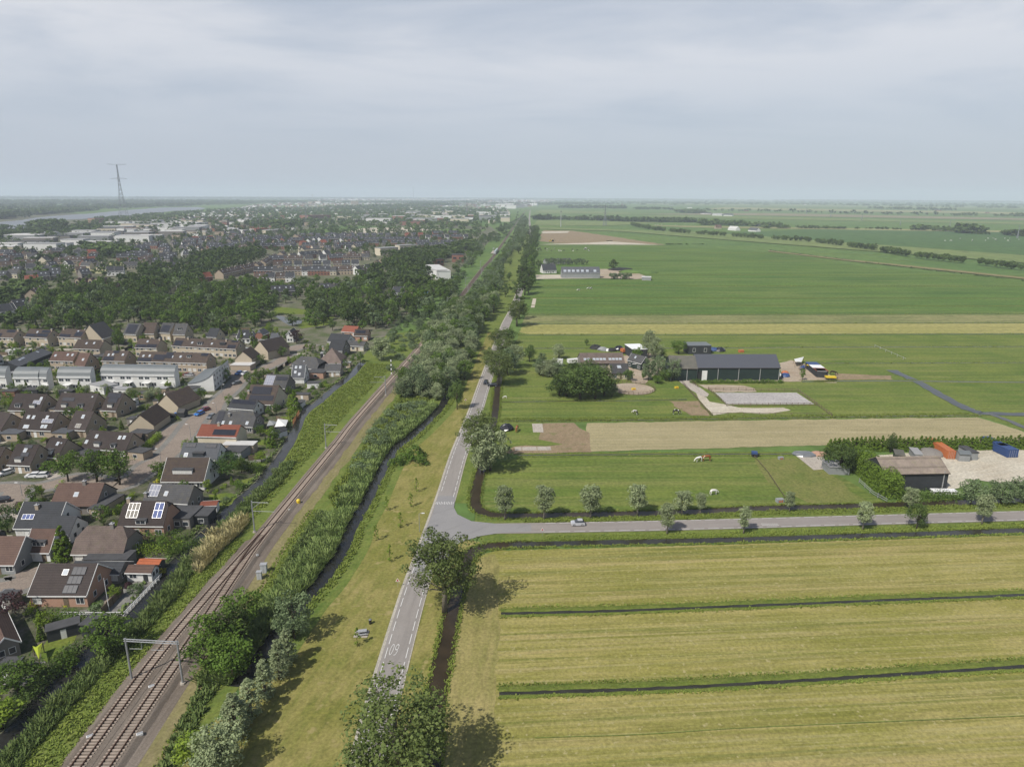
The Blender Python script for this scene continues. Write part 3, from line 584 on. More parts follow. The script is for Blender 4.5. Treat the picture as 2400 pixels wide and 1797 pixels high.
def trunk_mesh(name, H, kind, C, rng, mat, r0=None):
    mb = MB(); r0 = r0 or H*(.022 if H > 5 else .010); top = {'round': .6, 'open': .72, 'wide': .5, 'col': .8, 'cone': .9, 'pollard': .42, 'bush': .3}[kind]*H
    mb.tube([(0, 0, -.1), (r0*.4, 0, top*.35), (-r0*.3, r0*.3, top*.7), (0, 0, top)], [r0*1.25, r0, r0*.75, r0*.4], 7)
    if kind != 'cone':
        for c in C[rng.permutation(len(C))[:9 if kind in ('open', 'round') else 5]]:
            z = min(top*.95, max(top*.35, c[2]*.55)); mb.tube([(0, 0, z), (c[0]*.45, c[1]*.45, z+(c[2]-z)*.6), tuple(c)], [r0*.5, r0*.32, r0*.1], 5)
    return mb.mesh(name, mat, smooth=True)
def make_tree(key, kind, H, Wd, k, n, size, leaf, bark=None, nvar=3, seed=1, flat=.55):
    """meshes for one kind: list of (crown mesh, trunk mesh)"""
    out = []
    for v in range(nvar):
        rng = np.random.default_rng(seed*100+v); C, Rd = crown_clumps(rng, kind, H, Wd, k)
        V, F, t = leaf_cloud(rng, C, Rd, n, size, flat)
        V[:, 2] = np.maximum(V[:, 2], .05)
        out.append((np_mesh(key+'_crown', V, F, leaf, t), trunk_mesh(key+'_trunk', H, kind, C, rng, bark or BARK)))
    TREES[key] = (out, H, Wd); return out
def H_(S, X, Y, top): return hgt(S(X, Y), S.y+top/S.k)
_cnt = {}
def plant(key, p, h, label, cat='tree', group=None, name=None, w=None, trunk=True, rz=None):
    M, H, Wd = TREES[key]; i = _cnt.get(key, 0); _cnt[key] = i+1; cr, tr = M[i % len(M)]
    s = h/H; sx = s if w is None else w/Wd; nm = name or key
    rz = random.uniform(0, 6.28) if rz is None else rz
    if trunk:
        t = empty(nm, (p[0], p[1], 0), rz, label, cat, group); t.scale = (sx, sx, s)
        link('crown', cr, t); link('trunk', tr, t)
    else:
        t = link(nm, cr, None, (p[0], p[1], 0), rz); t.scale = (sx, sx, s); tag(t, label, cat, group)
    return t
make_tree('roadside_poplar', 'open', 20, 15, 120, 70, .42, LF_POP, BARKW, 3, 2)
make_tree('broadleaf_tree', 'round', 12, 10, 60, 46, .5, LF_DARK, None, 4, 3)
make_tree('green_tree', 'round', 11, 8.5, 55, 40, .45, LF_MID, None, 4, 4)
make_tree('silver_willow', 'wide', 11, 9, 70, 50, .42, LF_SILVER, None, 4, 5, .75)
make_tree('grey_willow', 'wide', 10, 9, 60, 45, .48, LF_GREY, None, 4, 6, .7)
make_tree('columnar_poplar', 'col', 12, 4.2, 120, 34, .3, LF_SILVER, None, 3, 7, .7)
make_tree('pollard_willow', 'pollard', 6.5, 4.0, 80, 50, .24, LF_SILVER, BARKW, 3, 8, .7)
make_tree('conifer', 'cone', 8, 4, 90, 60, .34, LF_THUJA, None, 3, 9)
make_tree('dark_pine', 'wide', 9, 8, 50, 44, .34, LF_CON, None, 2, 10, .8)
make_tree('garden_tree', 'round', 6, 4.6, 34, 34, .32, LF_MID, None, 3, 11)
make_tree('bright_tree', 'round', 6, 4.8, 34, 34, .32, LF_BRIGHT, None, 3, 12)
make_tree('purple_tree', 'round', 7, 6, 36, 36, .36, LF_PURP, None, 2, 13)
make_tree('narrow_tree', 'col', 8, 2.4, 34, 30, .32, LF_BRIGHT, None, 2, 14)
make_tree('shrub', 'bush', 2.2, 3.2, 22, 30, .26, LF_MID, None, 4, 15)
make_tree('bright_shrub', 'bush', 2.0, 2.8, 20, 30, .24, LF_BRIGHT, None, 3, 16)
make_tree('silver_shrub', 'bush', 3.0, 4.6, 26, 34, .3, LF_SLV if 0 else LF_GREY, None, 3, 17)
make_tree('yellow_shrub', 'bush', 1.6, 2.4, 18, 26, .22, LF_YEL, None, 1, 18)
make_tree('young_tree', 'col', 4.2, 1.8, 26, 14, .24, LF_BRIGHT, None, 2, 19)
make_tree('park_tree', 'round', 12, 10, 34, 26, .85, LF_DARK, None, 4, 20)
make_tree('park_tree_light', 'round', 11, 9, 32, 26, .8, LF_MID, None, 4, 21)
make_tree('far_willow', 'wide', 10, 9, 26, 22, .95, LF_GREY, None, 3, 22)
make_tree('far_tree', 'wide', 12, 12, 20, 14, 1.8, LF_DARK, None, 4, 23)
make_tree('avenue_tree', 'open', 18, 11, 46, 26, .9, LF_DARK, None, 3, 24)

# ---- rough herbs and reeds along the banks: ground cover, uncountable
def inside(P, X, Y):
    r = np.zeros(len(X), bool); n = len(P)
    for i in range(n):
        x0, y0 = P[i][0], P[i][1]; x1, y1 = P[(i+1) % n][0], P[(i+1) % n][1]
        c = ((y0 > Y) != (y1 > Y)); 
        with np.errstate(divide='ignore', invalid='ignore'): r ^= c & (X < (x1-x0)*(Y-y0)/(y1-y0)+x0)
    return r
def sample(P, dens, rng, cap=60000):
    A = np.array([(p[0], p[1]) for p in P]); lo, hi = A.min(0), A.max(0); n = int(min(cap*3, dens*np.prod(hi-lo)))
    X = rng.uniform(lo[0], hi[0], n); Y = rng.uniform(lo[1], hi[1], n); m = inside(A, X, Y); return X[m][:cap], Y[m][:cap]
def herbs(name, P, dens, h, mat, seed, w=.35, blades=4, lumpy=.35, kind='stuff', xy=None):
    rng = np.random.default_rng(seed); X, Y = xy if xy else sample(P, dens, rng); n = len(X)
    if n == 0: return
    # patches of taller and lower growth
    g = .5+.5*np.sin(X*.9+2*np.sin(Y*.31))*np.sin(Y*.7+2*np.sin(X*.43)); hh = h*(1-lumpy+lumpy*2*g)*rng.uniform(.6, 1.25, n)
    V = []; F = []; T = []
    for b in range(blades):
        a = rng.uniform(0, 6.28, n); l = rng.uniform(.3, 1.0, n)*hh; ww = w*rng.uniform(.6, 1.4, n)
        bx, by = X+np.cos(a+1.57)*ww*.2, Y+np.sin(a+1.57)*ww*.2
        p0 = np.stack([bx-np.sin(a)*ww, by+np.cos(a)*ww, np.zeros(n)+.02], 1); p1 = np.stack([bx+np.sin(a)*ww, by-np.cos(a)*ww, np.zeros(n)+.02], 1)
        p2 = np.stack([bx+np.cos(a)*l+np.sin(a)*ww*.35, by+np.sin(a)*l-np.cos(a)*ww*.35, hh], 1); p3 = np.stack([bx+np.cos(a)*l-np.sin(a)*ww*.5, by+np.sin(a)*l+np.cos(a)*ww*.5, hh*.9], 1)
        V.append(np.stack([p0, p1, p2, p3], 1).reshape(-1, 3)); T.append(np.clip(rng.uniform(0, 1, n)*.5+g*.5, 0, 1))
    V = np.concatenate(V); F = np.arange(len(V)).reshape(-1, 4); o = link(name, np_mesh(name, V, F, mat, np.concatenate(T)))
    o['kind'] = kind; return o
def strip(A, a, B, b, y0, y1):
    return cut(offset_line(A, a), y0, y1)+cut(offset_line(B, b), y0, y1)[::-1]
herbs('herbs', strip(RAIL, -5.5, CAN_L, 2.0, 60, 150), 8.0, .3, M_WEED, 1, .13)
herbs('herbs', strip(RAIL, -5.5, CAN_L, 2.0, 150, 330), 3.6, .35, M_WEED, 2, .2)
herbs('reeds', strip(CAN_L, 1.8, CAN_L, 5.5, 60, 200), 8, 1.1, M_REED, 3, .12, 4)
herbs('reeds', strip(CAN_M, -7.5, CAN_M, -1.6, 60, 165), 9, 1.5, M_REED, 4, .12, 4)
herbs('reeds', strip(CAN_M, -7.5, CAN_M, -1.6, 165, 260), 5, 1.5, M_REED, 5, .18, 4)
herbs('herbs', strip(RAIL, 9.5, CAN_M, -7.0, 60, 165), 7, .8, M_REED, 6, .16)
herbs('herbs', strip(RAIL, 9.5, CAN_M, -7.0, 165, 300), 4, .9, M_WEED, 7, .22)
herbs('grass', strip(RAIL, 6.5, RAIL, 10, 60, 165), 6, .3, M_WEED, 60, .12)
herbs('grass', strip(RAIL, -3.6, RAIL, -6, 60, 150), 6, .3, M_WEED, 61, .12)
herbs('herbs', strip(CAN_M, 1.5, CAN_M, 3.6, 60, 300), 5, .4, M_WEED, 8, .16)
herbs('dry_reeds', [TD(*p) for p in ((480, 990), (620, 960), (800, 830), (880, 830), (820, 960), (700, 1060), (560, 1200), (430, 1330), (330, 1440), (280, 1400), (340, 1260))], 11, 1.7, M_STRAWB, 9, .09, 4)
def bankline(P, off, w, dens, h, mat, seed, y0=0, y1=1e9, blades=4, bw=.28, x0=-1e9, x1=1e9):
    rng = np.random.default_rng(seed); l = sum((b-a).length for a, b in zip(P, P[1:])); n = int(l*w*dens); Q = resample(P, .5); Q = [p for p in Q if y0 <= p.y <= y1 and x0 <= p.x <= x1]
    if len(Q) < 3: return
    i = rng.integers(0, len(Q)-1, n); X = []; Y = []
    A = np.array([(p.x, p.y) for p in Q]); D = np.gradient(A, axis=0); D /= np.linalg.norm(D, axis=1)[:, None]+1e-9; Rr = np.stack([D[:, 1], -D[:, 0]], 1)
    o = off+rng.uniform(-w/2, w/2, n); j = rng.uniform(-.3, .3, (n, 2)); Pp = A[i]+Rr[i]*o[:, None]+j
    herbs('bank_grass', None, 0, h, mat, seed, bw, blades, xy=(Pp[:, 0], Pp[:, 1]))
bankline(CAN_R, -1.7, .8, 16, .32, M_WEED, 20, bw=.1); bankline(CAN_R, 1.7, .8, 16, .3, M_WEED, 21, bw=.1)
bankline(CAN_R, -2.9, 2.0, 8, .26, M_WEED, 22, x0=8, bw=.1)
bankline(CAN_R2, -1.8, .8, 12, .3, M_WEED, 23, bw=.11); bankline(CAN_R2, 1.8, 1.0, 12, .3, M_WEED, 24, bw=.11); bankline(CAN_R2, 3.3, 1.6, 6, .35, M_WEED, 25, x0=3, bw=.11)
bankline(CAN_L, -3.0, 1.0, 3, .6, M_REED, 26)
for i, (l, w) in enumerate(DL[:12]):
    far = l[0].y > 300
    bankline(l, -w-.9 if not far else -w-.5, (1.7, 1.9, 1.2, 3.2)[i] if i < 4 else 1.0, 14 if i < 2 else (8 if i < 4 else 1.5), .24 if i < 3 else .4, M_WEED, 30+i, bw=.085 if not far else .3)
    if i < 4: bankline(l, w+.35, .6, 12, .28, M_WEED, 50+i, bw=.09)
_RX = np.array([(p.y, p.x) for p in RAIL])
def near_rail(x, y, h):
    """growth right beside the track stays low"""
    d = x-float(np.interp(y, _RX[:, 0], _RX[:, 1])); return max(2.5, min(h, 1.5+.42*abs(d))) if d > -30 else h
# ---- the trees of the road and rail corridor
lab = 'tall loose poplar over the road '
plant('roadside_poplar', TF(1600, 1900), H_(TF, 1600, 1900, 930), 'big loose-crowned poplar covering the road where it leaves the bottom edge', group='roadside poplars', w=20)
plant('roadside_poplar', TG(890, 1600), H_(TG, 890, 1600, 825), 'tall poplar beside the brown ditch just below the road junction', group='roadside poplars', w=17)
plant('roadside_poplar', TH(990, 1430), H_(TH, 990, 1430, 930), 'dark poplar overhanging the road next to the silver willow beyond the junction', group='roadside poplars', w=14)
plant('silver_willow', TH(1100, 1480), H_(TH, 1100, 1480, 1040), 'broad silver willow leaning over the brown ditch beyond the junction', w=13)
plant('silver_willow', TH(1030, 1500), 9, 'low silver willow spreading at the foot of the ditch-side pair', w=9)
for X, Y, h, w, k, l in ((1180, 750, H_(TH, 1180, 750, 430), 17, 'roadside_poplar', 'tall dark poplar standing beside the parked black cars'), (1110, 640, H_(TH, 1110, 640, 400), 13, 'roadside_poplar', 'poplar arching over the road just beyond the parked cars'), (1250, 660, 14, 13, 'grey_willow', 'dark willow behind the poplar at the farm entrance'),
    (1230, 520, H_(TH, 1230, 520, 320), 14, 'roadside_poplar', 'poplar halfway along the farm hedge over the road'), (1310, 600, 13, 11, 'silver_willow', 'silver willow rising from the farm-side hedge'), (1165, 450, 13, 12, 'roadside_poplar', 'roadside poplar opposite the bright mown strip'), (1260, 390, H_(TH, 1260, 390, 245), 13, 'broadleaf_tree', 'round dark tree on the bend of the road'),
    (1440, 545, 9, 8, 'broadleaf_tree', 'round dark tree left of the farm machines'), (1690, 520, 9, 8, 'silver_willow', 'loose silver willow beside the white farm trailers'), (1545, 545, 5, 5, 'grey_willow', 'small grey-green tree between the two field-edge trees'),
    (815, 955, 12, 7, 'broadleaf_tree', 'dark slender tree on the grass left of the road'), (780, 800, 9, 6, 'broadleaf_tree', 'dark tree at the end of the willow row by the road'), (880, 700, 10, 9, 'green_tree', 'mid green tree close to the road opposite the black car'),
    (930, 560, 8, 7, 'green_tree', 'green tree between the columnar poplars and the road')):
    plant(k, TH(X, Y), h, l, w=w)
plant('roadside_poplar', TH(1330, 240), 19, 'dark avenue tree where the road bends behind the striped field', w=18)
for j, (X, Y, h, w) in enumerate([(60, 1280, 16, 12), (40, 1110, 16, 13), (110, 1075, 17, 13), (140, 1010, 16, 12), (90, 960, 18, 13), (150, 880, 15, 12), (100, 830, 18, 13), (150, 770, 18, 12), (120, 720, 18, 13), (165, 690, 18, 12), (130, 640, 18, 12), (180, 620, 17, 12), (150, 580, 18, 12), (190, 560, 18, 11), (165, 530, 17, 12), (210, 590, 14, 11), (230, 850, 11, 9), (235, 575, 9, 8)]):
    plant('avenue_tree', T3(X, Y), h, ['dark tall avenue tree along the far road', 'dark avenue tree with shade on the meadow edge'][j % 2], group='avenue trees along the far road', w=w)
for j in range(44):
    t_ = j/43; plant('avenue_tree' if j % 4 else 'park_tree_light', T3(120+90*t_+(-38 if j % 2 else 26)*(1-.5*t_)+random.uniform(-8, 8), 1060-540*t_**.8), random.uniform(12, 19), 'dark tall avenue tree along the far road' if j % 4 else 'lighter avenue tree along the far road', group='avenue trees along the far road'+('' if j % 4 else ', lighter'), w=random.uniform(10, 14))
# willows and trees between railway and canal
for j, (X, Y, h, w, k) in enumerate([(620, 520, 11, 11, 0), (700, 440, 12, 11, 0), (760, 500, 10, 10, 0), (640, 380, 12, 11, 0), (720, 330, 12, 12, 0), (800, 420, 12, 10, 0), (870, 300, 11, 9, 1), (560, 700, 10, 10, 0), (480, 640, 10, 9, 1), (700, 640, 11, 10, 1), (600, 600, 9, 9, 0),
    (640, 830, 11, 11, 0), (520, 850, 9, 9, 0), (350, 860, 9, 9, 1), (420, 790, 8, 9, 1), (800, 620, 10, 8, 1), (900, 220, 11, 9, 0), (830, 180, 12, 10, 1), (930, 140, 12, 9, 2), (1000, 120, 11, 8, 2), (960, 200, 10, 8, 2), (760, 250, 11, 10, 0), (1040, 60, 12, 8, 2), (970, 60, 12, 9, 1), (880, 90, 11, 10, 0), (560, 780, 8, 8, 0), (840, 700, 8, 7, 1)]):
    key = ('silver_willow', 'grey_willow', 'broadleaf_tree')[k]
    plant(key, TH(X, Y), h, ['broad silver willow in the thicket beside the railway', 'grey-green willow in the thicket beside the railway', 'dark tree in the thicket beside the railway'][k], group='trees of the railway thicket, '+key.replace('_', ' '), w=w)
for j, (X, Y, h) in enumerate([(900, 510, 8), (930, 450, 8), (950, 400, 7), (880, 560, 7), (960, 330, 7)]):
    plant('columnar_poplar', TH(X, Y), h, 'pointed silver poplar on the edge of the bright mown strip', group='pointed poplars beyond the thicket', w=3.2)
def spread0(P, dd, seed):
    X, Y = sample(P, 1.6/dd**2, np.random.default_rng(seed)); out = []
    for x, y in zip(X, Y):
        if all((x-a)**2+(y-b)**2 > dd*dd for a, b in out): out.append((x, y))
    return out
for j, (x, y) in enumerate(spread0([TH(*p) for p in ((560, 400), (640, 250), (760, 90), (1150, 0), (1160, 70), (1000, 260), (950, 520), (880, 640), (850, 760), (740, 850), (640, 880), (440, 890), (290, 890), (270, 850), (450, 680), (480, 560))], 5.2, 8)):
    k = ('silver_willow', 'grey_willow', 'silver_willow', 'broadleaf_tree', 'green_tree')[j % 5]
    plant(k, (x, y), random.uniform(8, 13), {'silver_willow': 'broad silver willow in the thicket beside the railway', 'grey_willow': 'grey-green willow in the thicket beside the railway', 'broadleaf_tree': 'dark tree in the thicket beside the railway', 'green_tree': 'mid green tree in the thicket beside the railway'}[k], group='trees of the railway thicket, '+k.replace('_', ' '), w=random.uniform(7, 10))
for j, (x, y) in enumerate(spread0([T2(*p) for p in ((1480, 1300), (1620, 1170), (1720, 1000), (1700, 900), (1760, 800), (1850, 700), (1930, 640), (1960, 700), (1900, 800), (1800, 900), (1760, 1020), (1660, 1180), (1560, 1290))], 9, 18)):
    k = ('far_willow', 'park_tree', 'far_willow', 'park_tree_light')[j % 4]; plant(k, (x, y), random.uniform(5, 9), {'far_willow': 'grey-green bushy tree left of the railway beyond the homes', 'park_tree': 'dark bushy tree left of the railway beyond the homes', 'park_tree_light': 'lighter green bushy tree left of the railway beyond the homes'}[k], 'tree', 'bushes left of the railway, '+k.replace('_', ' '), w=random.uniform(7, 10))
for j, (x, y) in enumerate(spread0([T2(*p) for p in ((1750, 1230), (1810, 1130), (1990, 880), (2080, 790), (2200, 610), (2208, 720), (2120, 830), (2120, 900), (2100, 1050), (2060, 1200), (1970, 1300), (1860, 1420), (1560, 1480), (1500, 1420))], 6.6, 28)):
    k = ('far_willow', 'park_tree', 'far_willow', 'park_tree_light', 'far_willow')[j % 5]; plant(k, (x, y), near_rail(x, y, random.uniform(8, 14)), {'far_willow': 'grey-green tree lining the railway in the middle distance', 'park_tree': 'dark tree lining the railway in the middle distance', 'park_tree_light': 'lighter green tree lining the railway in the middle distance'}[k], 'tree', 'trees lining the railway, '+{'far_willow': 'grey', 'park_tree': 'dark'}.get(k, 'light'), w=random.uniform(7, 10))
for j, (x, y) in enumerate(spread0([T3(*p) for p in ((5, 560), (60, 450), (115, 405), (135, 430), (140, 500), (125, 560), (90, 640), (60, 720), (0, 740))], 14, 29)+spread0([T3(*p) for p in ((-170, 640), (-60, 500), (40, 420), (105, 375), (90, 400), (40, 450), (-20, 520), (-60, 580))], 15, 30)):
    k = ('far_willow', 'park_tree')[j % 2]; plant(k, (x, y), near_rail(x, y, random.uniform(9, 14)), 'distant tree along the railway near its bend' if j % 2 == 0 else 'distant dark tree along the railway near its bend', 'tree', 'trees near the railway bend, '+('grey' if j % 2 == 0 else 'dark'), w=random.uniform(9, 13))
for j, (x, y) in enumerate(spread0([T2(*p) for p in ((1010, 1640), (1180, 1310), (1470, 1200), (1480, 1290), (1460, 1440), (1330, 1580), (1250, 1650))], 5.5, 48)):
    k = ('silver_shrub', 'shrub', 'silver_shrub', 'grey_willow')[j % 4]; plant(k, (x, y), random.uniform(2, 4) if j % 4 < 3 else 5.5, {'silver_shrub': 'grey-green shrub on the rough land between homes and track', 'shrub': 'green shrub on the rough land between homes and track', 'grey_willow': 'small willow on the rough land between homes and track'}[k], 'shrub', 'rough land '+k.replace('_', ' ')+'s', w=random.uniform(4, 7), trunk=False)
# further along the line
for j, (X, Y, h, w, k) in enumerate([(1960, 1290, 12, 10, 2), (2050, 1230, 13, 10, 2), (1900, 1230, 12, 9, 0), (1820, 1180, 11, 9, 1), (1980, 1120, 12, 8, 2), (2040, 1080, 13, 8, 2), (1900, 1050, 10, 9, 0), (1990, 960, 15, 8, 2), (1930, 1000, 9, 9, 0), (2060, 990, 11, 9, 0), (2090, 900, 9, 9, 0), (2000, 860, 9, 9, 0), (2150, 1090, 11, 7, 2), (2185, 950, 10, 7, 2), (2130, 800, 9, 8, 0), (2060, 810, 9, 9, 0), (2190, 820, 9, 7, 2), (2140, 720, 9, 8, 0), (2190, 700, 9, 8, 1), (2180, 640, 10, 8, 2), (2150, 630, 9, 8, 0), (2200, 580, 9, 8, 0)]):
    key = ('far_willow', 'far_willow', 'park_tree')[k]
    plant(key, T2(X, Y), near_rail(T2(X, Y).x, T2(X, Y).y, h), ['grey-green tree lining the railway in the middle distance', '', 'dark tree lining the railway in the middle distance'][k if k != 1 else 0], group='trees lining the railway, '+('grey' if k < 2 else 'dark'), w=w)
for j in range(46):       # belt left of the line, far
    t = random.random(); x = 1850+t*330+random.uniform(-60, 10); y = 720-t*250+random.uniform(-10, 30)
    plant('park_tree' if j % 3 else 'far_willow', T2(x, y), random.uniform(9, 13), 'tree in the dark belt left of the station platform' if j % 3 else 'grey-green tree in the belt left of the station platform', group='trees of the station belt, '+('dark' if j % 3 else 'grey'))
for j in range(60):       # both sides of the line towards the bend
    t = random.random(); s = random.choice((-1, 1)); x = 10+t*90+s*random.uniform(14, 40)*(1-t*.5); y = 560-t*220
    plant('far_willow' if j % 2 else 'park_tree', T3(x-15, y), near_rail(T3(x-15, y).x, T3(x-15, y).y, random.uniform(8, 12)), 'distant tree along the railway near its bend' if j % 2 else 'distant dark tree along the railway near its bend', group='trees near the railway bend, '+('grey' if j % 2 else 'dark'))
# poplars with long shadows, lower left of the road
for X, Y, h, w, l in ((700, 540, H_(TF, 700, 540, 130), 8.5, 'round grey-green willow throwing the uppermost shadow on the grass strip'),):
    plant('grey_willow', TF(X, Y), h, l, w=w)
for j, (X, Y, h, w, l) in enumerate([(650, 760, H_(TF, 650, 760, 450), 4.0, 'silver pointed poplar, farthest of the row on the grass strip'), (575, 890, H_(TF, 575, 890, 540), 4.0, 'silver pointed poplar, second farthest of the row on the grass strip'), (450, 1060, H_(TF, 450, 1060, 715), 4.2, 'silver pointed poplar in the middle of the row on the grass strip'), (330, 1230, H_(TF, 330, 1230, 885), 4.4, 'silver pointed poplar, fourth of the row on the grass strip'), (200, 1400, H_(TF, 200, 1400, 1010), 5.2, 'bushier silver poplar near the bottom of the row')]):
    plant('columnar_poplar', TF(X, Y), h, l, group='silver poplars along the grass strip', w=w)
plant('silver_willow', TF(90, 1700), H_(TF, 90, 1700, 1230), 'bright silver willow at the bottom edge beside the poplar row', w=8.5)
plant('silver_willow', TF(-20, 1800), 8, 'silver willow cut by the bottom edge', w=7)
for X, Y, h, w, k, l in ((270, 480, 9.5, 9, 'green_tree', 'dark leafy tree nearest the grey relay boxes'), (60, 700, 10, 10, 'green_tree', 'dark leafy tree right of the catenary portal'), (180, 900, 9, 9, 'green_tree', 'dark leafy tree behind the middle poplar'), (170, 640, 9, 8, 'broadleaf_tree', 'shaded tree filling the thicket by the pond shadow'), (-60, 860, 8, 8, 'green_tree', 'leafy tree touching the railway verge by the portal'), (-170, 1640, 6, 7, 'bright_tree', 'light green bush-like tree at the foot of the tracks')):
    plant(k, TF(X, Y), h, l, w=w)
# shrubby bank beside the canal in the middle
for j, (X, Y, h, w) in enumerate([(330, 960, 4, 7), (420, 950, 4, 7), (240, 1020, 4, 7), (330, 1060, 4, 7), (160, 1080, 3.6, 7), (250, 1140, 4, 6), (100, 1170, 3.6, 7), (180, 1200, 4, 6), (60, 1250, 3.6, 7), (130, 1290, 4, 6), (200, 1250, 4, 6), (450, 1010, 4, 6), (500, 930, 4, 6), (10, 1370, 3.4, 7), (70, 1390, 3.5, 6), (-40, 1480, 3.4, 7), (20, 1500, 3.5, 6)]):
    plant('silver_shrub', TH(X, Y), h, 'pale blossoming shrub on the canal bank beside the railway', 'shrub', 'shrubs on the canal bank', w=w, trunk=False)
for X, Y, h, w, l in ((640, 270, 5, 8, 'dark shrub by the canal bend, largest of its clump'), (560, 290, 4, 7, 'dark shrub at the water side of the canal bend clump'), (700, 320, 3, 6, 'low dark shrub at the road side of the canal bend clump'), (480, 330, 3.4, 6, 'low shrub leaning over the canal water')):
    plant('shrub', TG(X, Y), h, l, 'shrub', w=w, trunk=False)
for j, (X, Y) in enumerate([(650, 560), (600, 690), (510, 870), (300, 980), (420, 1160), (395, 720)]):
    plant('young_tree', TG(X, Y), 4.4, 'thin young tree planted on the yellow-green grass strip', 'tree', 'young trees on the grass strip')
plant('young_tree', TF(1245, 600), 4, 'thin young tree beside the picnic table on the grass', 'tree')
# pollards along the side road
for j, (X, Y, h, w, l) in enumerate([(1184, 1218, hgt(G(1184, 1218), 1138), 5.9, 'pollard willow nearest the junction on the ditch bank'), (1275, 1217, hgt(G(1275, 1217), 1136), 5.9, 'pollard willow second from the junction'), (1384, 1215, hgt(G(1384, 1215), 1135), 6.4, 'pollard willow third from the junction, opposite the silver car'), (1494, 1208, hgt(G(1494, 1208), 1134), 6.4, 'pollard willow fourth from the junction'), (1598, 1207, hgt(G(1598, 1207), 1149), 5.6, 'pollard willow left of the slim one on the ditch bank'), (1641, 1205, hgt(G(1641, 1205), 1152), 3.8, 'slim pollard willow at the ditch below the grazing pony'), (1850, 1199, hgt(G(1850, 1199), 1151), 3.4, 'slim pollard willow beside the white trough')]):
    plant('pollard_willow', G(X, Y), h, l, 'tree', 'pollard willows along the ditch', w=w)
for X, Y, h, w, k, l in ((1563, 1251, hgt(G(1563, 1251), 1179), 4.6, 'pollard_willow', 'tall pollard willow on the near verge, left of the painted slow bars'), (1742, 1250, hgt(G(1742, 1250), 1185), 3.8, 'pollard_willow', 'narrow pollard willow on the near verge before the painted slow bars'), (2021, 1241, hgt(G(2021, 1241), 1176), 4.8, 'pollard_willow', 'dense silver willow on the near verge below the hedge end'), (2148, 1240, hgt(G(2148, 1240), 1173), 5.6, 'broadleaf_tree', 'dark bushy tree on the near verge below the barn'), (2130, 1195, hgt(G(2130, 1195), 1141), 4.6, 'pollard_willow', 'silver willow on the far bank below the barn'), (2301, 1228, hgt(G(2301, 1228), 1155), 5.0, 'pollard_willow', 'loose silver willow on the near verge, last before the right edge')):
    plant(k, G(X, Y), h, l, 'tree', w=w)
for j, (X, Y, h, w, l) in enumerate([(2275, 1182, hgt(G(2275, 1182), 1117), 8, 'big grey willow just right of the barn'), (2345, 1180, hgt(G(2345, 1180), 1122), 8, 'big grey willow in the middle of the group by the yard'), (2400, 1178, hgt(G(2400, 1178), 1118), 8.5, 'big grey willow at the right edge by the yard'), (2450, 1180, hgt(G(2450, 1180), 1118), 8.5, 'grey willow beyond the right edge of the yard')]):
    plant('grey_willow', G(X, Y), h, l, w=w)
# farm trees on the right
for X, Y, h, w, k, l in ((150, 985, 12, 15, 'broadleaf_tree', 'dark crown at the left end of the big farm clump'), (330, 1030, 15.5, 17, 'broadleaf_tree', 'largest dark crown of the farm clump'), (520, 1020, 15, 16, 'broadleaf_tree', 'dark crown in the middle of the farm clump'), (640, 980, 13, 13, 'broadleaf_tree', 'dark crown at the right end of the farm clump'), (420, 920, 14, 14, 'broadleaf_tree', 'dark crown at the back of the farm clump'), (240, 900, 13, 13, 'broadleaf_tree', 'dark crown behind the left part of the farm clump'),
    (740, 990, 7, 6, 'grey_willow', 'grey willow between the farm clump and the round pen'), (1210, 500, 17, 9, 'silver_willow', 'tallest silver willow behind the green farmhouse'), (1300, 520, 13, 8, 'silver_willow', 'slightly lower silver willow behind the green farmhouse'), (1210, 780, 11, 7, 'grey_willow', 'grey-green tree at the paddock corner by the barn, left one'), (1330, 770, 12, 8, 'grey_willow', 'grey-green tree at the paddock corner by the barn, middle one'), (1530, 790, 11, 8, 'grey_willow', 'grey-green tree at the left corner of the big barn'),
    (1060, 520, 7, 6, 'green_tree', 'green tree in front of the white-roofed shed'), (1380, 500, 6, 6, 'green_tree', 'small green tree right of the silver willows'), (1600, 440, 8, 10, 'green_tree', 'broad green tree left of the black shed'), (950, 790, 6, 5, 'green_tree', 'small tree at the end of the old barn'), (1150, 780, 5, 3, 'green_tree', 'small brownish tree at the yard entrance'), (410, 330, 4, 3, 'green_tree', 'little tree at the corner of the machine yard'), (1440, 790, 6, 7, 'green_tree', 'bushy tree at the foot of the grey-green group'), (1330, 820, 4, 6, 'green_tree', 'low tree behind the paddock grass')):
    plant(k, TI(X, Y), h, l, w=w)
for X, Y, h, w, k, l in ((-200, 700, 8, 8, 'grey_willow', 'grey willow just behind the two cars by the road'), (-100, 690, 8, 8, 'silver_willow', 'silver willow at the back of the farm hedge, left one'), (0, 690, 8, 8, 'silver_willow', 'silver willow at the back of the farm hedge, right one'), (60, 985, 9, 12, 'broadleaf_tree', 'low dark crown at the far left end of the farm clump'), (-60, 740, 7, 7, 'silver_willow', 'silver bush-like willow in the hedge right of the parked cars'), (-150, 730, 7, 7, 'silver_willow', 'silver bush-like willow nearest the parked cars'), (40, 720, 7, 7, 'grey_willow', 'grey willow of the hedge just left of the farm clump')):
    plant(k, TI(X, Y), h, l, w=w)
for j, (X, Y) in enumerate([(300, 770), (380, 770), (455, 765), (570, 765), (655, 765), (870, 765), (985, 765)]):
    plant('pollard_willow', TJ(X, Y), (3.5, 4, 4, 3.2, 3.6, 5.2, 3.6)[j], 'young tree in the row in front of the big dark barn', 'tree', 'young trees in front of the big barn')
plant('green_tree', TJ(1545, 780), 6, 'slender green tree at the edge of the stable yard', w=3)
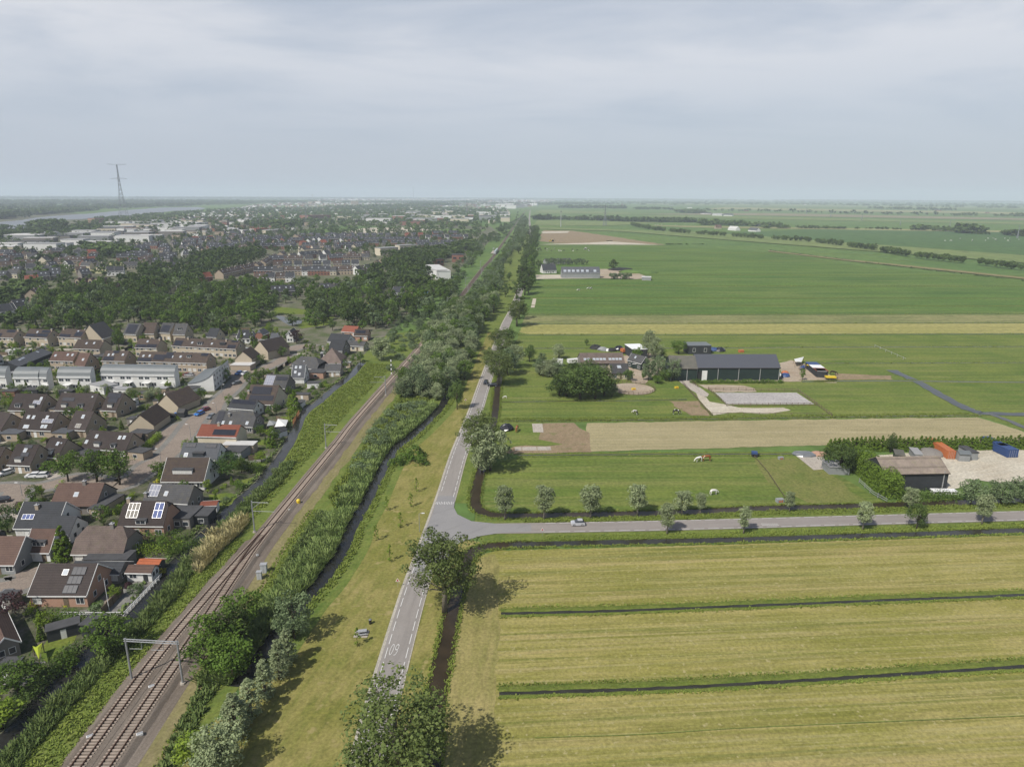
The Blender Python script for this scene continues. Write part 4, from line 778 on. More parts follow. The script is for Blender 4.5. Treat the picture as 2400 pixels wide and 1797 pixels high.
for j in range(16):
    plant('shrub', TJ(130+j*75, 815), random.uniform(1.6, 2.6), 'shrub in the low hedge in front of the big barn', 'shrub', 'shrubs of the barn hedge', w=4, trunk=False)
# container yard
plant('broadleaf_tree', TK(300, 700), 10, 'round dark-green tree left of the clipped hedge', w=11)
plant('broadleaf_tree', TK(820, 490), 7, 'dark tree standing out of the conifer hedge behind the barn', w=4)
HB = MB()
def hedge(name, P, w, h, leaf, label, dens=26, seed=1, size=.4, top=.25, group=None):
    """a clipped or conifer hedge: leaf shell over a core"""
    rng = np.random.default_rng(seed); Q = resample([Vector(p) for p in P], .8); C = []; Rr = []
    for i, p in enumerate(Q):
        d = (Q[min(i+1, len(Q)-1)]-Q[max(i-1, 0)]).normalized(); r = Vector((d.y, -d.x, 0))
        for z in np.arange(.4, h, max(.7, w*.3)):
            for s in (-.33, .33):
                q = p+r*s*w*(1-.4*z/h); C.append((q.x, q.y, z+rng.uniform(-top, top))); Rr.append(w*.36)
    V, F, t = leaf_cloud(rng, np.array(C), np.array(Rr), dens, size, .45)
    V[:, 2] = np.maximum(V[:, 2], .03); o = link(name, np_mesh(name, V, F, leaf, t)); return tag(o, label, 'hedge', group)
hedge('hedge', [TK(470, 640), TK(600, 730), TK(760, 870), TK(830, 960)], 5.5, 5.6, LF_THUJA, 'big bright clipped hedge running down beside the grey-roofed barn', 130, 2, .4, .3)
a, b = TK(195, 470), TK(2700, 440)
for i in range(58):
    p = a.lerp(b, i/57); o = plant('conifer', p, random.uniform(4.2, 5.4), 'pointed conifer in the long hedge row behind the container yard', 'tree', 'conifers of the long hedge row', w=3.4)
hedge('hedge', [TK(880, 960), TK(1200, 970), TK(1520, 975)], 4, 1.6, LF_MID, 'low rough hedge on the bank below the dark barn wall', 20, 3)
# ------------------------------------------------------------ houses
RT = {'brown': m_tiles('roof_tiles_brown', (.085, .065, .055), (.06, .047, .042), (.11, .085, .05)),
      'dbrown': m_tiles('roof_tiles_dark_brown', (.062, .050, .046), (.045, .037, .035)),
      'redbrown': m_tiles('roof_tiles_red_brown', (.13, .085, .068), (.095, .062, .052)),
      'grey': m_tiles('roof_tiles_grey', (.085, .085, .088), (.06, .06, .062), (.11, .10, .07)),
      'dark': m_tiles('roof_tiles_anthracite', (.055, .058, .064), (.042, .044, .048)),
      'slate': m_tiles('roof_tiles_slate', (.10, .105, .115), (.075, .08, .088)),
      'red': m_tiles('roof_tiles_red', (.24, .085, .055), (.19, .065, .045)),
      'orange': m_tiles('roof_tiles_orange', (.42, .13, .06), (.33, .10, .05)),
      'old': m_tiles('roof_tiles_weathered', (.20, .155, .135), (.11, .085, .075), (.15, .13, .09), .3),
      'bitumen': m_plain('roof_felt', (.085, .085, .088), (.06, .06, .062), .5, .9, .2),
      'zinc': m_plain('roof_zinc', (.16, .175, .18), (.13, .145, .15), .3, .5, .4),
      'light': m_plain('roof_light', (.60, .59, .57), (.5, .49, .47), .3, .8, .2),
      'pale': m_plain('roof_pale', (.34, .34, .34), (.27, .27, .27), .2, .8, .2)}
WL = {'tan': m_brick('brick_tan', (.42, .34, .25), (.36, .29, .215), (.40, .36, .30)), 'buff': m_brick('brick_buff', (.50, .43, .32), (.44, .37, .275), (.45, .41, .34)),
      'greyb': m_brick('brick_grey', (.24, .22, .20), (.19, .175, .16), (.26, .25, .23)), 'redb': m_brick('brick_red', (.28, .13, .09), (.22, .10, .07), (.28, .22, .18)),
      'pink': m_brick('brick_pink', (.46, .27, .19), (.38, .22, .155), (.42, .34, .28)), 'white': m_plain('wall_white', (.72, .72, .70), (.64, .64, .62), .4, .8, .2),
      'cream': m_plain('wall_cream', (.60, .54, .42), (.52, .47, .36), .4, .8, .2), 'dark': m_plain('wall_dark', (.045, .05, .055), (.035, .038, .042), .5, .8, .2),
      'green': m_plain('wall_dark_green', (.022, .040, .034), (.016, .030, .026), .3, .6, .3), 'grey': m_plain('wall_grey', (.30, .31, .31), (.24, .25, .25), .4, .8, .2)}
M_GLASS = m_plain('window_glass', (.045, .055, .065), (.03, .035, .045), .3, .08, .6)
M_BLIND = m_plain('roller_blind', (.62, .61, .58), (.55, .54, .5), 1, .7, .2)
M_SOLAR = m_plain('solar_cells', (.022, .024, .036), (.016, .018, .028), 1, .35, .2)
M_SOLARB = m_plain('solar_cells_blue', (.05, .08, .22), (.09, .12, .27), 1.5, .5, .15)
M_SOLARP = m_plain('solar_cells_pale', (.26, .245, .215), (.22, .205, .18), 1.5, .7, .1)
M_SOLARG = m_plain('solar_cells_grey', (.20, .21, .26), (.26, .27, .32), 1.5, .6, .15)
M_ALU = m_plain('aluminium', (.55, .55, .55), (.45, .45, .45), 2, .4, .5, .4)
M_SKYL = m_plain('rooflight_glass', (.46, .50, .54), (.38, .42, .46), .5, .15, .6)
def window(parent, x, y, z, w, h, ax='x', blind=False, d=.06):
    """frame part with a pane under it; ax: the wall runs along x or y, (x,y,z) is the middle on the wall face, outwards is -y (ax x) or +x (ax y)"""
    f = MB(); p = MB(); t = .09
    def bx(m, a0, z0, a1, z1, d0, d1):
        if ax == 'x': m.box(x+a0, y-d1, z+z0, x+a1, y-d0, z+z1)
        else: m.box(x+d0, y+a0, z+z0, x+d1, y+a1, z+z1)
    bx(f, -w/2-t, -h/2-t, w/2+t, -h/2, -.05, d); bx(f, -w/2-t, h/2, w/2+t, h/2+t, -.05, d); bx(f, -w/2-t, -h/2, -w/2, h/2, -.05, d); bx(f, w/2, -h/2, w/2+t, h/2, -.05, d)
    if w > 1.3: bx(f, -.04, -h/2, .04, h/2, -.05, d*.9)
    bx(p, -w/2, -h/2, w/2, h/2, -.04, .02)
    o = f.build('window', M_WHITE, parent); p.build('pane', M_BLIND if blind else M_GLASS, o); return o
def house(c, ang, Lr, Wd, he, hr, roof='brown', wall='tan', label='', cat='house', group=None, hip=0, sol=(), sky=(), dor=(), chim=(), win=True, fl=1, door=True, eave='white', garage=None, name='house', endwin=True, ov=.35, soffit=True, asym=0, gable='', seed=0):
    """c: ground centre; ridge along local x; front is local -y"""
    rnd = random.Random(seed or int(abs(c.x*31+c.y*17))); t = empty(name, (c.x, c.y, 0), ang, label, cat, group)
    hl, hw = Lr/2, Wd/2; wl = WL[wall]; hp = hip*hw
    # walls as one solid up to the roof underside
    mb = MB(); z0 = -.1; e = .12; zr = hr-e
    P = [(-hw, he-e), (0 if not asym else asym, zr), (hw, he-e)]
    if hip < .6:
        mb.prism([(-hw, z0), (-hw, he-e), (hw, he-e), (hw, z0)], -hl, hl, axis='x')
        if hip == 0: mb.prism([(-hw, he-e), (0, zr), (hw, he-e)], -hl, hl, axis='x')
        else: mb.prism([(-hw, he-e), (-hw*hip, he+(hr-he)*(1-hip)-e), (hw*hip, he+(hr-he)*(1-hip)-e), (hw, he-e)], -hl, hl, axis='x')
    else: mb.box(-hl, -hw, z0, hl, hw, he-e)
    mb.build('wall', wl, t)
    # roof: two slopes with thickness, optional hips
    sl = (hr-he)/hw; rb = MB(); th = .16; xo = hl+ov*.6; yo = hw+ov; ze = he-sl*ov; hx = xo-hip*yo*.9 if hip else xo
    zh = ze+(hr-ze)*(1-hip) if hip else hr; yh = yo*hip
    if hip == 0:
        for s in (-1, 1):
            q4 = [(-xo, s*yo, ze), (xo, s*yo, ze), (xo, 0, hr), (-xo, 0, hr)]
            if s > 0: q4 = [q4[1], q4[0], q4[3], q4[2]]
            rb.poly([(a, b, z+th) for a, b, z in q4]); rb.poly([q4[i] for i in (3, 2, 1, 0)]); rb.poly([q4[0], q4[1], (q4[1][0], q4[1][1], q4[1][2]+th), (q4[0][0], q4[0][1], q4[0][2]+th)])
            for x in (-xo, xo): rb.poly([(x, s*yo, ze), (x, s*yo, ze+th), (x, 0, hr+th), (x, 0, hr)])
    else:
        for s in (-1, 1):
            A = [(-xo, s*yo), (xo, s*yo)]; top = [(-xo, s*yo, ze), (xo, s*yo, ze), (xo, s*yh, zh), (hx, 0, hr), (-hx, 0, hr), (-xo, s*yh, zh)]
            if hip >= .99: top = [top[0], top[1], top[3], top[4]]
            rb.poly([(a, b, z+th) for a, b, z in (top if s < 0 else top[::-1])]); rb.poly([(a, b, z) for a, b, z in (top[::-1] if s < 0 else top)])
            rb.poly([(-xo, s*yo, ze), (xo, s*yo, ze), (xo, s*yo, ze+th), (-xo, s*yo, ze+th)])
            x = s*xo; rb.poly([(x, -yh, zh+th), (x, yh, zh+th), (s*hx, 0, hr+th)] if s > 0 else [(x, yh, zh+th), (x, -yh, zh+th), (s*hx, 0, hr+th)])
            for k in (-1, 1):
                if hip < .99: rb.poly([(x, k*yo, ze), (x, k*yo, ze+th), (x, k*yh, zh+th), (x, k*yh, zh)])
            rb.poly([(x, -yh, zh), (x, yh, zh), (x, yh, zh+th), (x, -yh, zh+th)])
    ro = rb.build('roof', RT[roof], t)
    if eave:
        for s in (-1, 1): g = MB(); g.box(-xo, min(s*yo, s*(yo+.09)), ze-.06, xo, max(s*yo, s*(yo+.09)), ze+th+.01); g.build('gutter', M_WHITE if eave == 'white' else M_DARKW, t)
    if gable:
        g = MB()
        for x in (-xo-.07, xo):
            for s in (-1, 1): g.poly([(x, s*yo, ze-.12), (x, 0, hr-.12), (x, 0, hr+th+.04), (x, s*yo, ze+th+.04)]); g.poly([(x+.07, s*yo, ze-.12), (x+.07, 0, hr-.12), (x+.07, 0, hr+th+.04), (x+.07, s*yo, ze+th+.04)]); g.poly([(x, s*yo, ze+th+.04), (x+.07, s*yo, ze+th+.04), (x+.07, 0, hr+th+.04), (x, 0, hr+th+.04)])
        g.build('barge_board', M_WHITE if gable == 'white' else M_ALU, t)
    def rp(u, v): return Vector((-hl+u*Lr, -yo*v, hr+th+(ze-hr)*v))
    ang_s = math.atan2(hr-ze, yo)
    def on_roof(u0, v0, u1, v1, h, nm, mat, lift=.0, grid=None, par=None, gm=None):
        a, b, c_, d = rp(u0, v0), rp(u1, v0), rp(u1, v1), rp(u0, v1); n = Vector((0, -math.sin(ang_s), math.cos(ang_s))); m = MB()
        lo = [p+n*lift for p in (d, c_, b, a)]; hi = [p+n*(lift+h) for p in (d, c_, b, a)]
        m.poly(hi); m.poly([lo[i] for i in (3, 2, 1, 0)])
        for i in range(4): j = (i+1) % 4; m.poly([lo[i], lo[j], hi[j], hi[i]])
        o = m.build(nm, mat, par or t)
        if grid:
            gx, gy = grid; m = MB(); w = .06
            for i in range(gx+1):
                p0 = a.lerp(b, i/gx)+n*(lift+h+.012); p1 = d.lerp(c_, i/gx)+n*(lift+h+.012); m.poly([p1-Vector((w/2, 0, 0)), p1+Vector((w/2, 0, 0)), p0+Vector((w/2, 0, 0)), p0-Vector((w/2, 0, 0))])
            for i in range(gy+1):
                p0 = a.lerp(d, i/gy)+n*(lift+h+.02); p1 = b.lerp(c_, i/gy)+n*(lift+h+.02); q_ = (d-a).normalized()*w/2; m.poly([p0+q_, p1+q_, p1-q_, p0-q_])
            m.build('panel_frame', gm or M_ALU, o)
        return o
    for s in sol:
        u0, v0, u1, v1 = s[:4]; mt = s[4] if len(s) > 4 else M_SOLAR; Lw = (u1-u0)*Lr; Lh = (v1-v0)*math.hypot(yo, hr-ze)
        on_roof(u0, v0, u1, v1, .05, 'solar_panel', mt, .08, (max(1, round(Lw/1.05)), max(1, round(Lh/1.65))), gm=M_ALU if mt is not M_SOLAR else RT['dark'])
    for s in sky:
        u, v = s[:2]; w = (s[2] if len(s) > 2 else .85)/Lr; h = (s[3] if len(s) > 3 else 1.15)/math.hypot(yo, hr-ze)
        o = on_roof(u-w/2*1.15, v-h/2*1.12, u+w/2*1.15, v+h/2*1.12, .07, 'skylight', M_ALU, .0)
        on_roof(u-w/2, v-h/2, u+w/2, v+h/2, .03, 'pane', M_SKYL, .07, par=o)
    for s in dor:
        u, v, w, h = s[:4]; mt = s[4] if len(s) > 4 else 'white'; p = rp(u, v); m = MB(); back = h/math.tan(ang_s)+.35
        m.box(p.x-w/2, p.y, p.z-.35, p.x+w/2, p.y+back, p.z+h); 
        o = m.build('dormer', M_WHITE if mt == 'white' else WL[mt], t); m = MB(); m.box(p.x-w/2-.15, p.y-.22, p.z+h, p.x+w/2+.15, p.y+back+.1, p.z+h+.14); m.build('dormer_roof', RT['bitumen'], o)
        m = MB(); n = max(1, round(w/1.1))
        for i in range(n):
            a0 = p.x-w/2+.1+(w-.2)*i/n+.06; a1 = p.x-w/2+.1+(w-.2)*(i+1)/n-.06; m.box(a0, p.y-.03, p.z+.12, a1, p.y+.02, p.z+h-.12)
        m.build('pane', M_BLIND if len(s) > 5 else M_GLASS, o)
    for s in chim:
        u, v = (s if isinstance(s, tuple) else (s, .12)); p = rp(u, v); m = MB(); m.box(p.x-.4, p.y-.35, p.z-.8, p.x+.4, p.y+.35, p.z+.9); o = m.build('chimney', WL['greyb'] if wall in ('greyb', 'dark', 'redb') else WL['tan'], ro)
        m = MB(); m.box(p.x-.48, p.y-.43, p.z+.9, p.x+.48, p.y+.43, p.z+1.0); m.box(p.x-.14, p.y-.14, p.z+1.0, p.x+.14, p.y+.14, p.z+1.3); m.build('chimney_pot', M_ALU, o)
    if win:
        n = max(2, int(Lr/2.3)); 
        for f in range(fl+1):
            zc = 1.5+f*2.75
            if zc+.75 > he: continue
            for i in range(n):
                if rnd.random() < .12: continue
                x = -hl+(i+.5)*Lr/n
                if f == 0 and door and i == n//2:
                    m = MB(); m.box(x-.5, -hw-.05, 0, x+.5, -hw+.05, 2.15); m.build('door', rnd.choice((M_WHITE, WL['dark'], M_WOOD)), t); continue
                window(t, x, -hw, zc, 1.5 if f == 0 else 1.2, 1.3 if f == 0 else 1.15, blind=rnd.random() < .25)
        if endwin and hip < .6:
            for yy, zc in ((-hw*.45, 1.5), (hw*.4, 1.5), (0, he+(hr-he)*.22)):
                if zc < 2 or rnd.random() < .7: window(t, hl, yy, zc, .9, 1.1, 'y')
    if garage:
        gx, gw, gd, gh, gr = garage; m = MB(); m.box(gx-gw/2, -hw-gd+.5, -.1, gx+gw/2, -hw+gd*.5, gh); o = m.build('annex', wl, t)
        m = MB(); m.box(gx-gw/2-.25, -hw-gd+.25, gh, gx+gw/2+.25, -hw+gd*.5+.2, gh+.2); m.build('annex_roof', RT[gr], o)
        m = MB(); m.box(gx-gw*.3, -hw-gd+.42, .1, gx+gw*.3, -hw-gd+.5, 2.2); m.build('garage_door', M_WHITE, o)
    return t
def solve(EL, ER, RY, he, pitch, S):
    """eave ends (picture), ridge height (picture), eave height, pitch -> centre, angle, length, depth, ridge height"""
    a = S(*EL, he); b = S(*ER, he); d = b-a; L_ = d.length; d.normalize(); n = Vector((-d.y, d.x, 0)); tp = math.tan(R_(pitch)); lo, hi = .6, 14
    R = S.p(*RY)
    for _ in range(40):
        w = (lo+hi)/2; q_ = PJ(a+n*w+Vector((0, 0, tp*w)))
        # distance above the eave line measured in picture rows near the ridge's left end
        if q_[1] > R[1]: lo = w
        else: hi = w
    ang = math.atan2(d.y, d.x); c = (a+b)/2+n*w
    return Vector((c.x, c.y, 0)), ang, L_, 2*w, he+tp*w
def HE(S, EL, ER, RY, label, he=2.8, pitch=45, **k):
    c, ang, L_, W_, hr = solve(EL, ER, RY, he, pitch, S)
    W_ = min(W_, 13); return house(c, ang, L_, W_, he, hr, label=label, **k)
def HG(S, A, B, length, label, he=3.0, pitch=42, **k):
    """gable end facing us between picture points A and B (at eave height); the ridge runs away from us"""
    a = S(*A, he); b = S(*B, he); d = (b-a); W_ = d.length; d.normalize(); n = Vector((-d.y, d.x, 0)); c = (a+b)/2+n*length/2
    ang = math.atan2(n.y, n.x); return house(Vector((c.x, c.y, 0)), ang-math.pi, length, W_, he, he+math.tan(R_(pitch))*W_/2, label=label, **k)
def flatbox(S, A, B, depth, h, wall, roof, label, cat='shed', name='flat_roofed_annex', group=None, win=2, kind=None):
    a = S(*A, h); b = S(*B, h); d = b-a; L_ = d.length; d.normalize(); n = Vector((-d.y, d.x, 0)); c = (a+b)/2+n*depth/2
    t = empty(name, (c.x, c.y, 0), math.atan2(d.y, d.x), label, cat, group); m = MB(); m.box(-L_/2, -depth/2, -.1, L_/2, depth/2, h); m.build('wall', WL[wall], t)
    m = MB(); m.box(-L_/2-.2, -depth/2-.2, h, L_/2+.2, depth/2+.2, h+.2); m.build('roof', RT[roof] if roof in RT else M_WHITE, t)
    for i in range(win): window(t, -L_/2+(i+.5)*L_/win, -depth/2, h*.5, min(1.3, L_/win*.6), h*.4)
    return t
# --- far row of semi-detached homes along the wood
g1 = 'brown-roofed homes in front of the wood'
HE(TA, (-150, 190), (155, 203), (200, 103), 'brown-roofed home at the left edge with two dark solar arrays under the wood', 5.2, 38, sol=((.05, .5, .5, .95), (.6, .05, .9, .35)), wall='buff', chim=(1,), eave='white', group=g1)
HE(TA, (275, 190), (540, 205), (300, 100), 'brown-roofed home in front of the wood with an awning and three solar arrays', 5.2, 38, sol=((.05, .6, .45, .9), (.5, .5, .95, .85), (.6, .12, .95, .4)), sky=((.42, .35),), wall='buff', chim=(.98,), group=g1)
HE(TA, (660, 190), (925, 205), (705, 98), 'brown-roofed home, third from the left in front of the wood', 5.2, 38, sol=((.05, .65, .5, .92), (.65, .3, .95, .8)), sky=((.7, .25),), wall='buff', chim=(.98, .05), group=g1)
for A, B, R, l, kw in (((1165, 210), (1325, 165), (1147, 57), 'tall sloped-roof home at the left of the five, behind the round tree', dict(roof='grey')), ((1408, 155), (1555, 165), (1400, 35), 'tall sloped-roof home with a big dark solar field', dict(roof='grey', sol=((.12, .12, .85, .88),))),
    ((1610, 150), (1755, 152), (1650, 28), 'tall sloped-roof home with a plain brown slope, middle of the five', dict(roof='brown')), ((1810, 138), (1940, 148), (1872, 30), 'tall sloped-roof home with solar field beside the dormer home', dict(roof='grey', sol=((.15, .25, .8, .85),))), ((1975, 160), (2110, 162), (2062, 40), 'tall sloped-roof home with a white dormer, right of the five', dict(roof='grey', dor=((.45, .6, 2.2, 1.0),)))):
    HE(TA, A, B, R, l, 4.6, 48, wall='buff', group='tall sloped-roof homes by the wood', eave='white', **kw)
HE(TA, (835, 322), (1135, 332), (880, 222), 'brown-roofed home between the two roads, chimney at its right end', 5.0, 38, wall='buff', chim=(.97,), sky=((.4, .4), (.68, .35)), roof='brown')
HE(TA, (1540, 310), (1790, 317), (1592, 214), 'brown-roofed home with two solar arrays below a small skylight', 5.0, 38, wall='buff', chim=(.97,), sky=((.45, .3),), sol=((.05, .65, .48, .95), (.52, .6, .95, .95)))
HE(TB, (15, 292), (745, 330), (45, 203), 'long brown-roofed terrace with a white dormer and a dark one', 5.0, 38, wall='buff', sol=((.02, .35, .14, .9), (.86, .55, .98, .9), (.88, .02, .98, .2)), dor=((.42, .7, 2.6, 1.2), (.77, .6, 3.0, 1.1, 'dark')), sky=((.29, .5), (.6, .5)), chim=(.2, .8))
HE(TA, (210, 530), (590, 372), (55, 482), 'long dark hall-like block lying diagonally with a pale left end', 4.2, 26, wall='dark', roof='slate', sky=((.25, .3, 2.0, .8), (.35, .25, 2.0, .8), (.8, .2)), eave=None)
HE(TA, (-220, 470), (30, 420), (-300, 400), 'dark low roof cut by the left edge behind the diagonal block', 3.5, 28, wall='white', roof='dark', sky=((.6, .4),))
HE(TA, (565, 460), (835, 467), (603, 357), 'red-brown roofed home above the curved white houses', 5.0, 40, wall='tan', roof='redbrown', sky=((.15, .45), (.65, .35), (.85, .35)))
HE(TA, (850, 520), (965, 523), (905, 376), 'narrow red-brown roofed home leaning on its neighbour', 3.5, 44, wall='tan', roof='redbrown', sky=((.6, .5),))
HE(TA, (1160, 462), (1420, 467), (1197, 349), 'brown-roofed home with two small skylights and one solar array', 5.0, 40, wall='tan', sol=((.05, .6, .5, .92), (.35, .02, .6, .25)), sky=((.2, .42), (.38, .38), (.82, .38)), roof='brown')
HE(TA, (1565, 467), (2355, 490), (1600, 359), 'long brown terrace with grey solar arrays and one white dormer', 5.0, 40, wall='tan', roof='brown', sol=((.0, .65, .2, .95), (.22, .3, .38, .8), (.38, .05, .48, .6), (.88, .02, .98, .3)), dor=((.72, .5, 1.8, 1.0),), sky=((.06, .45), (.15, .42), (.48, .45), (.6, .42)))
# curved white terraces
def barrel(S, EL, ER, RY, label, he=5.6, rise=3.6, segs=1, group=None, back=9.5):
    a = S(*EL, he); b = S(*ER, he); d = b-a; L_ = d.length; d.normalize(); n = Vector((-d.y, d.x, 0)); lo, hi = 3, 20; R = S.p(*RY)
    for _ in range(40):
        w = (lo+hi)/2; q_ = PJ(a+n*w+Vector((0, 0, rise)))
        if q_[1] > R[1]: lo = w
        else: hi = w
    w = min(w, 12); c = (a+b)/2+n*w/2; t = empty('curved_roof_terrace', (c.x, c.y, 0), math.atan2(d.y, d.x), label, 'terrace', group)
    K = 9; arc = [(-w/2+w*(1-math.cos(math.pi/2*i/K)), he+rise*math.sin(math.pi/2*i/K)) for i in range(K+1)]
    m = MB(); m.prism([(-w/2, -.1)]+[(x, z-.15) for x, z in arc]+[(w/2, -.1)], -L_/2, L_/2, axis='x'); m.build('wall', WL['white'], t)
    m = MB(); prof = [(x-.0, z) for x, z in arc]; prof[0] = (-w/2-.35, he-.1); m.prism(prof+[(x, z-.14) for x, z in prof[::-1]], -L_/2-.15, L_/2+.15, axis='x'); m.build('roof', RT['zinc'], t, smooth=False)
    m = MB(); m.prism([(-w/2-.4, he-.5), (-w/2-.4, he+.02), (-w/2+.01, he+.02), (-w/2+.01, he-.5)], -L_/2-.2, L_/2+.2, axis='x'); m.build('fascia', M_WHITE, t)
    k = max(2, int(L_/2.6))
    for i in range(k):
        window(t, -L_/2+(i+.5)*L_/k, -w/2, he-1.5, 1.9, 1.0, blind=(i*7+int(L_)) % 3 == 0)
        if i % 2 == 0: window(t, -L_/2+(i+.5)*L_/k, -w/2, 1.4, 1.9, 1.5)
    for i in range(max(1, k//3)):
        x = -L_/2+(i*3+1.5)*L_/k; m = MB(); m.box(x-1.6, -w/2-2.6, 2.35, x+1.6, -w/2-.0, 2.5); m.box(x-1.5, -w/2-2.5, 0, x-1.38, -w/2-2.38, 2.35); m.box(x+1.38, -w/2-2.5, 0, x+1.5, -w/2-2.38, 2.35); m.build('veranda', M_WHITE, t)
    return t
gw = 'white terraces with curved grey roofs'
barrel(TA, (-200, 632), (60, 640), (-100, 518), 'white curved-roof terrace cut by the left edge', group=gw)
barrel(TA, (152, 655), (432, 655), (235, 532), 'white curved-roof terrace with verandas, second from the left', group=gw)
barrel(TA, (442, 652), (530, 655), (510, 535), 'short white curved-roof house at the right of the left block', group=gw)
barrel(TA, (655, 645), (1030, 648), (770, 528), 'white curved-roof terrace half hidden by a dark round tree', group=gw)
barrel(TA, (1148, 618), (1990, 628), (1230, 500), 'longest white curved-roof terrace with a row of dark windows', group=gw)
a = TB(232, 705, 7.5); b = TB(460, 640, 7.5)
def gwhite():
    p0, p1, p2 = TB(250, 800), TB(460, 832), TB(640, 662); w = (p1-p0).length; n = (p2-p1); Ln = n.length; n.normalize(); c = (p0+p1)/2+n*Ln/2
    t = empty('curved_roof_terrace', (c.x, c.y, 0), math.atan2(n.y, n.x)-math.pi/2, 'white curved-roof block seen end-on with a blank white gable', 'terrace', gw); K = 9
    arc = [(w/2-w*(1-math.cos(math.pi/2*i/K)) if 0 else -w/2+w*math.sin(math.pi/2*i/K), 8.0-4.2*(math.cos(math.pi/2*i/K))**1.5) for i in range(K+1)]
    m = MB(); m.prism([(-w/2, -.1)]+[(x, z-.15) for x, z in arc]+[(w/2, -.1)], -Ln/2, Ln/2); m.build('wall', WL['white'], t)
    m = MB(); m.prism([(x, z) for x, z in arc]+[(x, z-.14) for x, z in arc[::-1]], -Ln/2-.2, Ln/2+.2); m.build('roof', RT['zinc'], t)
    k = int(Ln/4)
    for i in range(k):
        for z in (2, 4.6, 6.8): window(t, w/2, -Ln/2+2+i*4.0, z-.3, 1.4, 1.1, 'y')
gwhite()
# third street
g3 = 'brown-roofed homes with white dormers'
HE(TA, (100, 1022), (455, 1032), (165, 838), 'wide brown-roofed home with two white dormers and a grey solar array, left one', 2.9, 44, wall='tan', roof='dbrown', dor=((.25, .82, 2.0, 1.2), (.72, .82, 2.0, 1.2, 'white', 1)), sol=((.68, .4, .92, .62, M_SOLARG),), sky=((.88, .28),), group=g3)
HE(TA, (625, 1022), (1045, 1032), (692, 831), 'wide brown-roofed home with two white dormers and a dark solar array, middle one', 2.9, 44, wall='tan', roof='dbrown', dor=((.22, .82, 1.9, 1.2, 'white', 1), (.66, .82, 1.9, 1.2)), sol=((.1, .28, .42, .48),), sky=((.88, .2, .5, .5),), group=g3)
HE(TA, (1155, 1022), (1325, 1032), (1207, 827), 'narrower brown-roofed home with solar arrays above one white dormer', 2.9, 44, wall='tan', roof='dbrown', dor=((.5, .82, 1.9, 1.2, 'white', 1),), sol=((.05, .05, .9, .28), (.2, .3, .8, .55)), group=g3)
HG(TA, (1465, 1203), (1752, 1200), 13, 'tan gable-fronted home with a small brown-shuttered window beside the parked blue car street', 2.9, 42, wall='buff', roof='brown', endwin=False, dor=((.3, .72, 1.6, 1.1), (.62, .72, 1.6, 1.1)), eave=None)
HG(TA, (1790, 962), (2032, 985), 12, 'tan gable-fronted home just behind its twin, light window in the gable', 2.9, 42, wall='buff', roof='brown', endwin=False, dor=((.4, .72, 1.6, 1.1),), eave=None)
g4 = 'brown-roofed homes of the lower street'
HE(TA, (-160, 1232), (8, 1255), (-60, 1045), 'brown-roofed home cut by the left edge in the fourth row', 2.9, 44, wall='tan', roof='dbrown', group=g4)
HE(TA, (205, 1242), (582, 1256), (257, 1040), 'brown-roofed home with five rooflights and a pale solar strip', 2.9, 44, wall='tan', roof='dbrown', sol=((.62, .4, .95, .6, M_SOLARG),), sky=((.15, .32), (.31, .32), (.72, .3), (.18, .82), (.26, .82), (.7, .78), (.8, .78)), group=g4)
HE(TA, (775, 1242), (975, 1252), (827, 1036), 'narrow brown-roofed home with one skylight and a square pale panel', 2.9, 44, wall='tan', roof='dbrown', sol=((.38, .68, .66, .88, M_SOLARP),), sky=((.55, .3, .9, 1.3),), group=g4)
HE(TA, (935, 1452), (1430, 1490), (1042, 1256), 'wide brown-roofed home behind the two street trees, two white dormers', 2.9, 44, wall='tan', roof='dbrown', dor=((.33, .86, 1.9, 1.2, 'white', 1), (.7, .86, 1.5, 1.1)), sky=((.05, .65), (.22, .32), (.75, .3), (.85, .28)), group=g4)
HE(TA, (470, 1542), (652, 1566), (507, 1336), 'brown-roofed home with one shuttered white dormer beside the street trees', 2.9, 44, wall='tan', roof='dbrown', dor=((.42, .86, 2.1, 1.3, 'white', 1),), sky=((.6, .3), (.8, .25, .4, .4)), group=g4)
HE(TA, (90, 1642), (345, 1652), (162, 1415), 'brown-roofed home with a white dormer over a garage, car parked in front', 2.9, 44, wall='tan', roof='dbrown', dor=((.42, .86, 2.0, 1.2, 'white', 1),), sol=((.4, .05, .75, .2), (.4, .4, .75, .58)), sky=((.5, .3, .9, 1.2),), group=g4)
HE(TA, (-220, 1640), (-50, 1655), (-120, 1440), 'brown-roofed home mostly outside the left edge in the lower street', 2.9, 44, wall='tan', roof='dbrown', group=g4)
# near homes
HE(TC, (575, 655), (1090, 652), (620, 402), 'big red-brown roofed home with a chimney on the ridge and one blue skylight', 2.6, 38, wall='greyb', roof='redbrown', chim=((.58, .06),), sky=((.48, .5, 1.0, 1.2),), eave='dark')
HE(TC, (165, 905), (640, 905), (215, 616), 'dark-roofed home with a white chimney and a row of blue solar panels', 2.6, 42, wall='white', roof='dark', chim=((.38, .25),), sol=((.1, .48, .38, .66, M_SOLARB),), gable='white')
HE(TC, (350, 960), (790, 980), (372, 762), 'lower dark roof joined to the home with the blue solar panels', 2.6, 42, wall='white', roof='dark', eave='dark')
HE(TC, (290, 1175), (560, 1178), (325, 923), 'small red-brown roofed home with a three-window dormer and colourful awning', 2.6, 48, wall='white', roof='redbrown', dor=((.5, .72, 2.8, 1.0),), gable='white')
HE(TC, (-220, 1318), (158, 1320), (-150, 1006), 'red-brown roofed home at the left edge with a pale grey gable', 2.6, 42, wall='grey', roof='redbrown', gable='white')
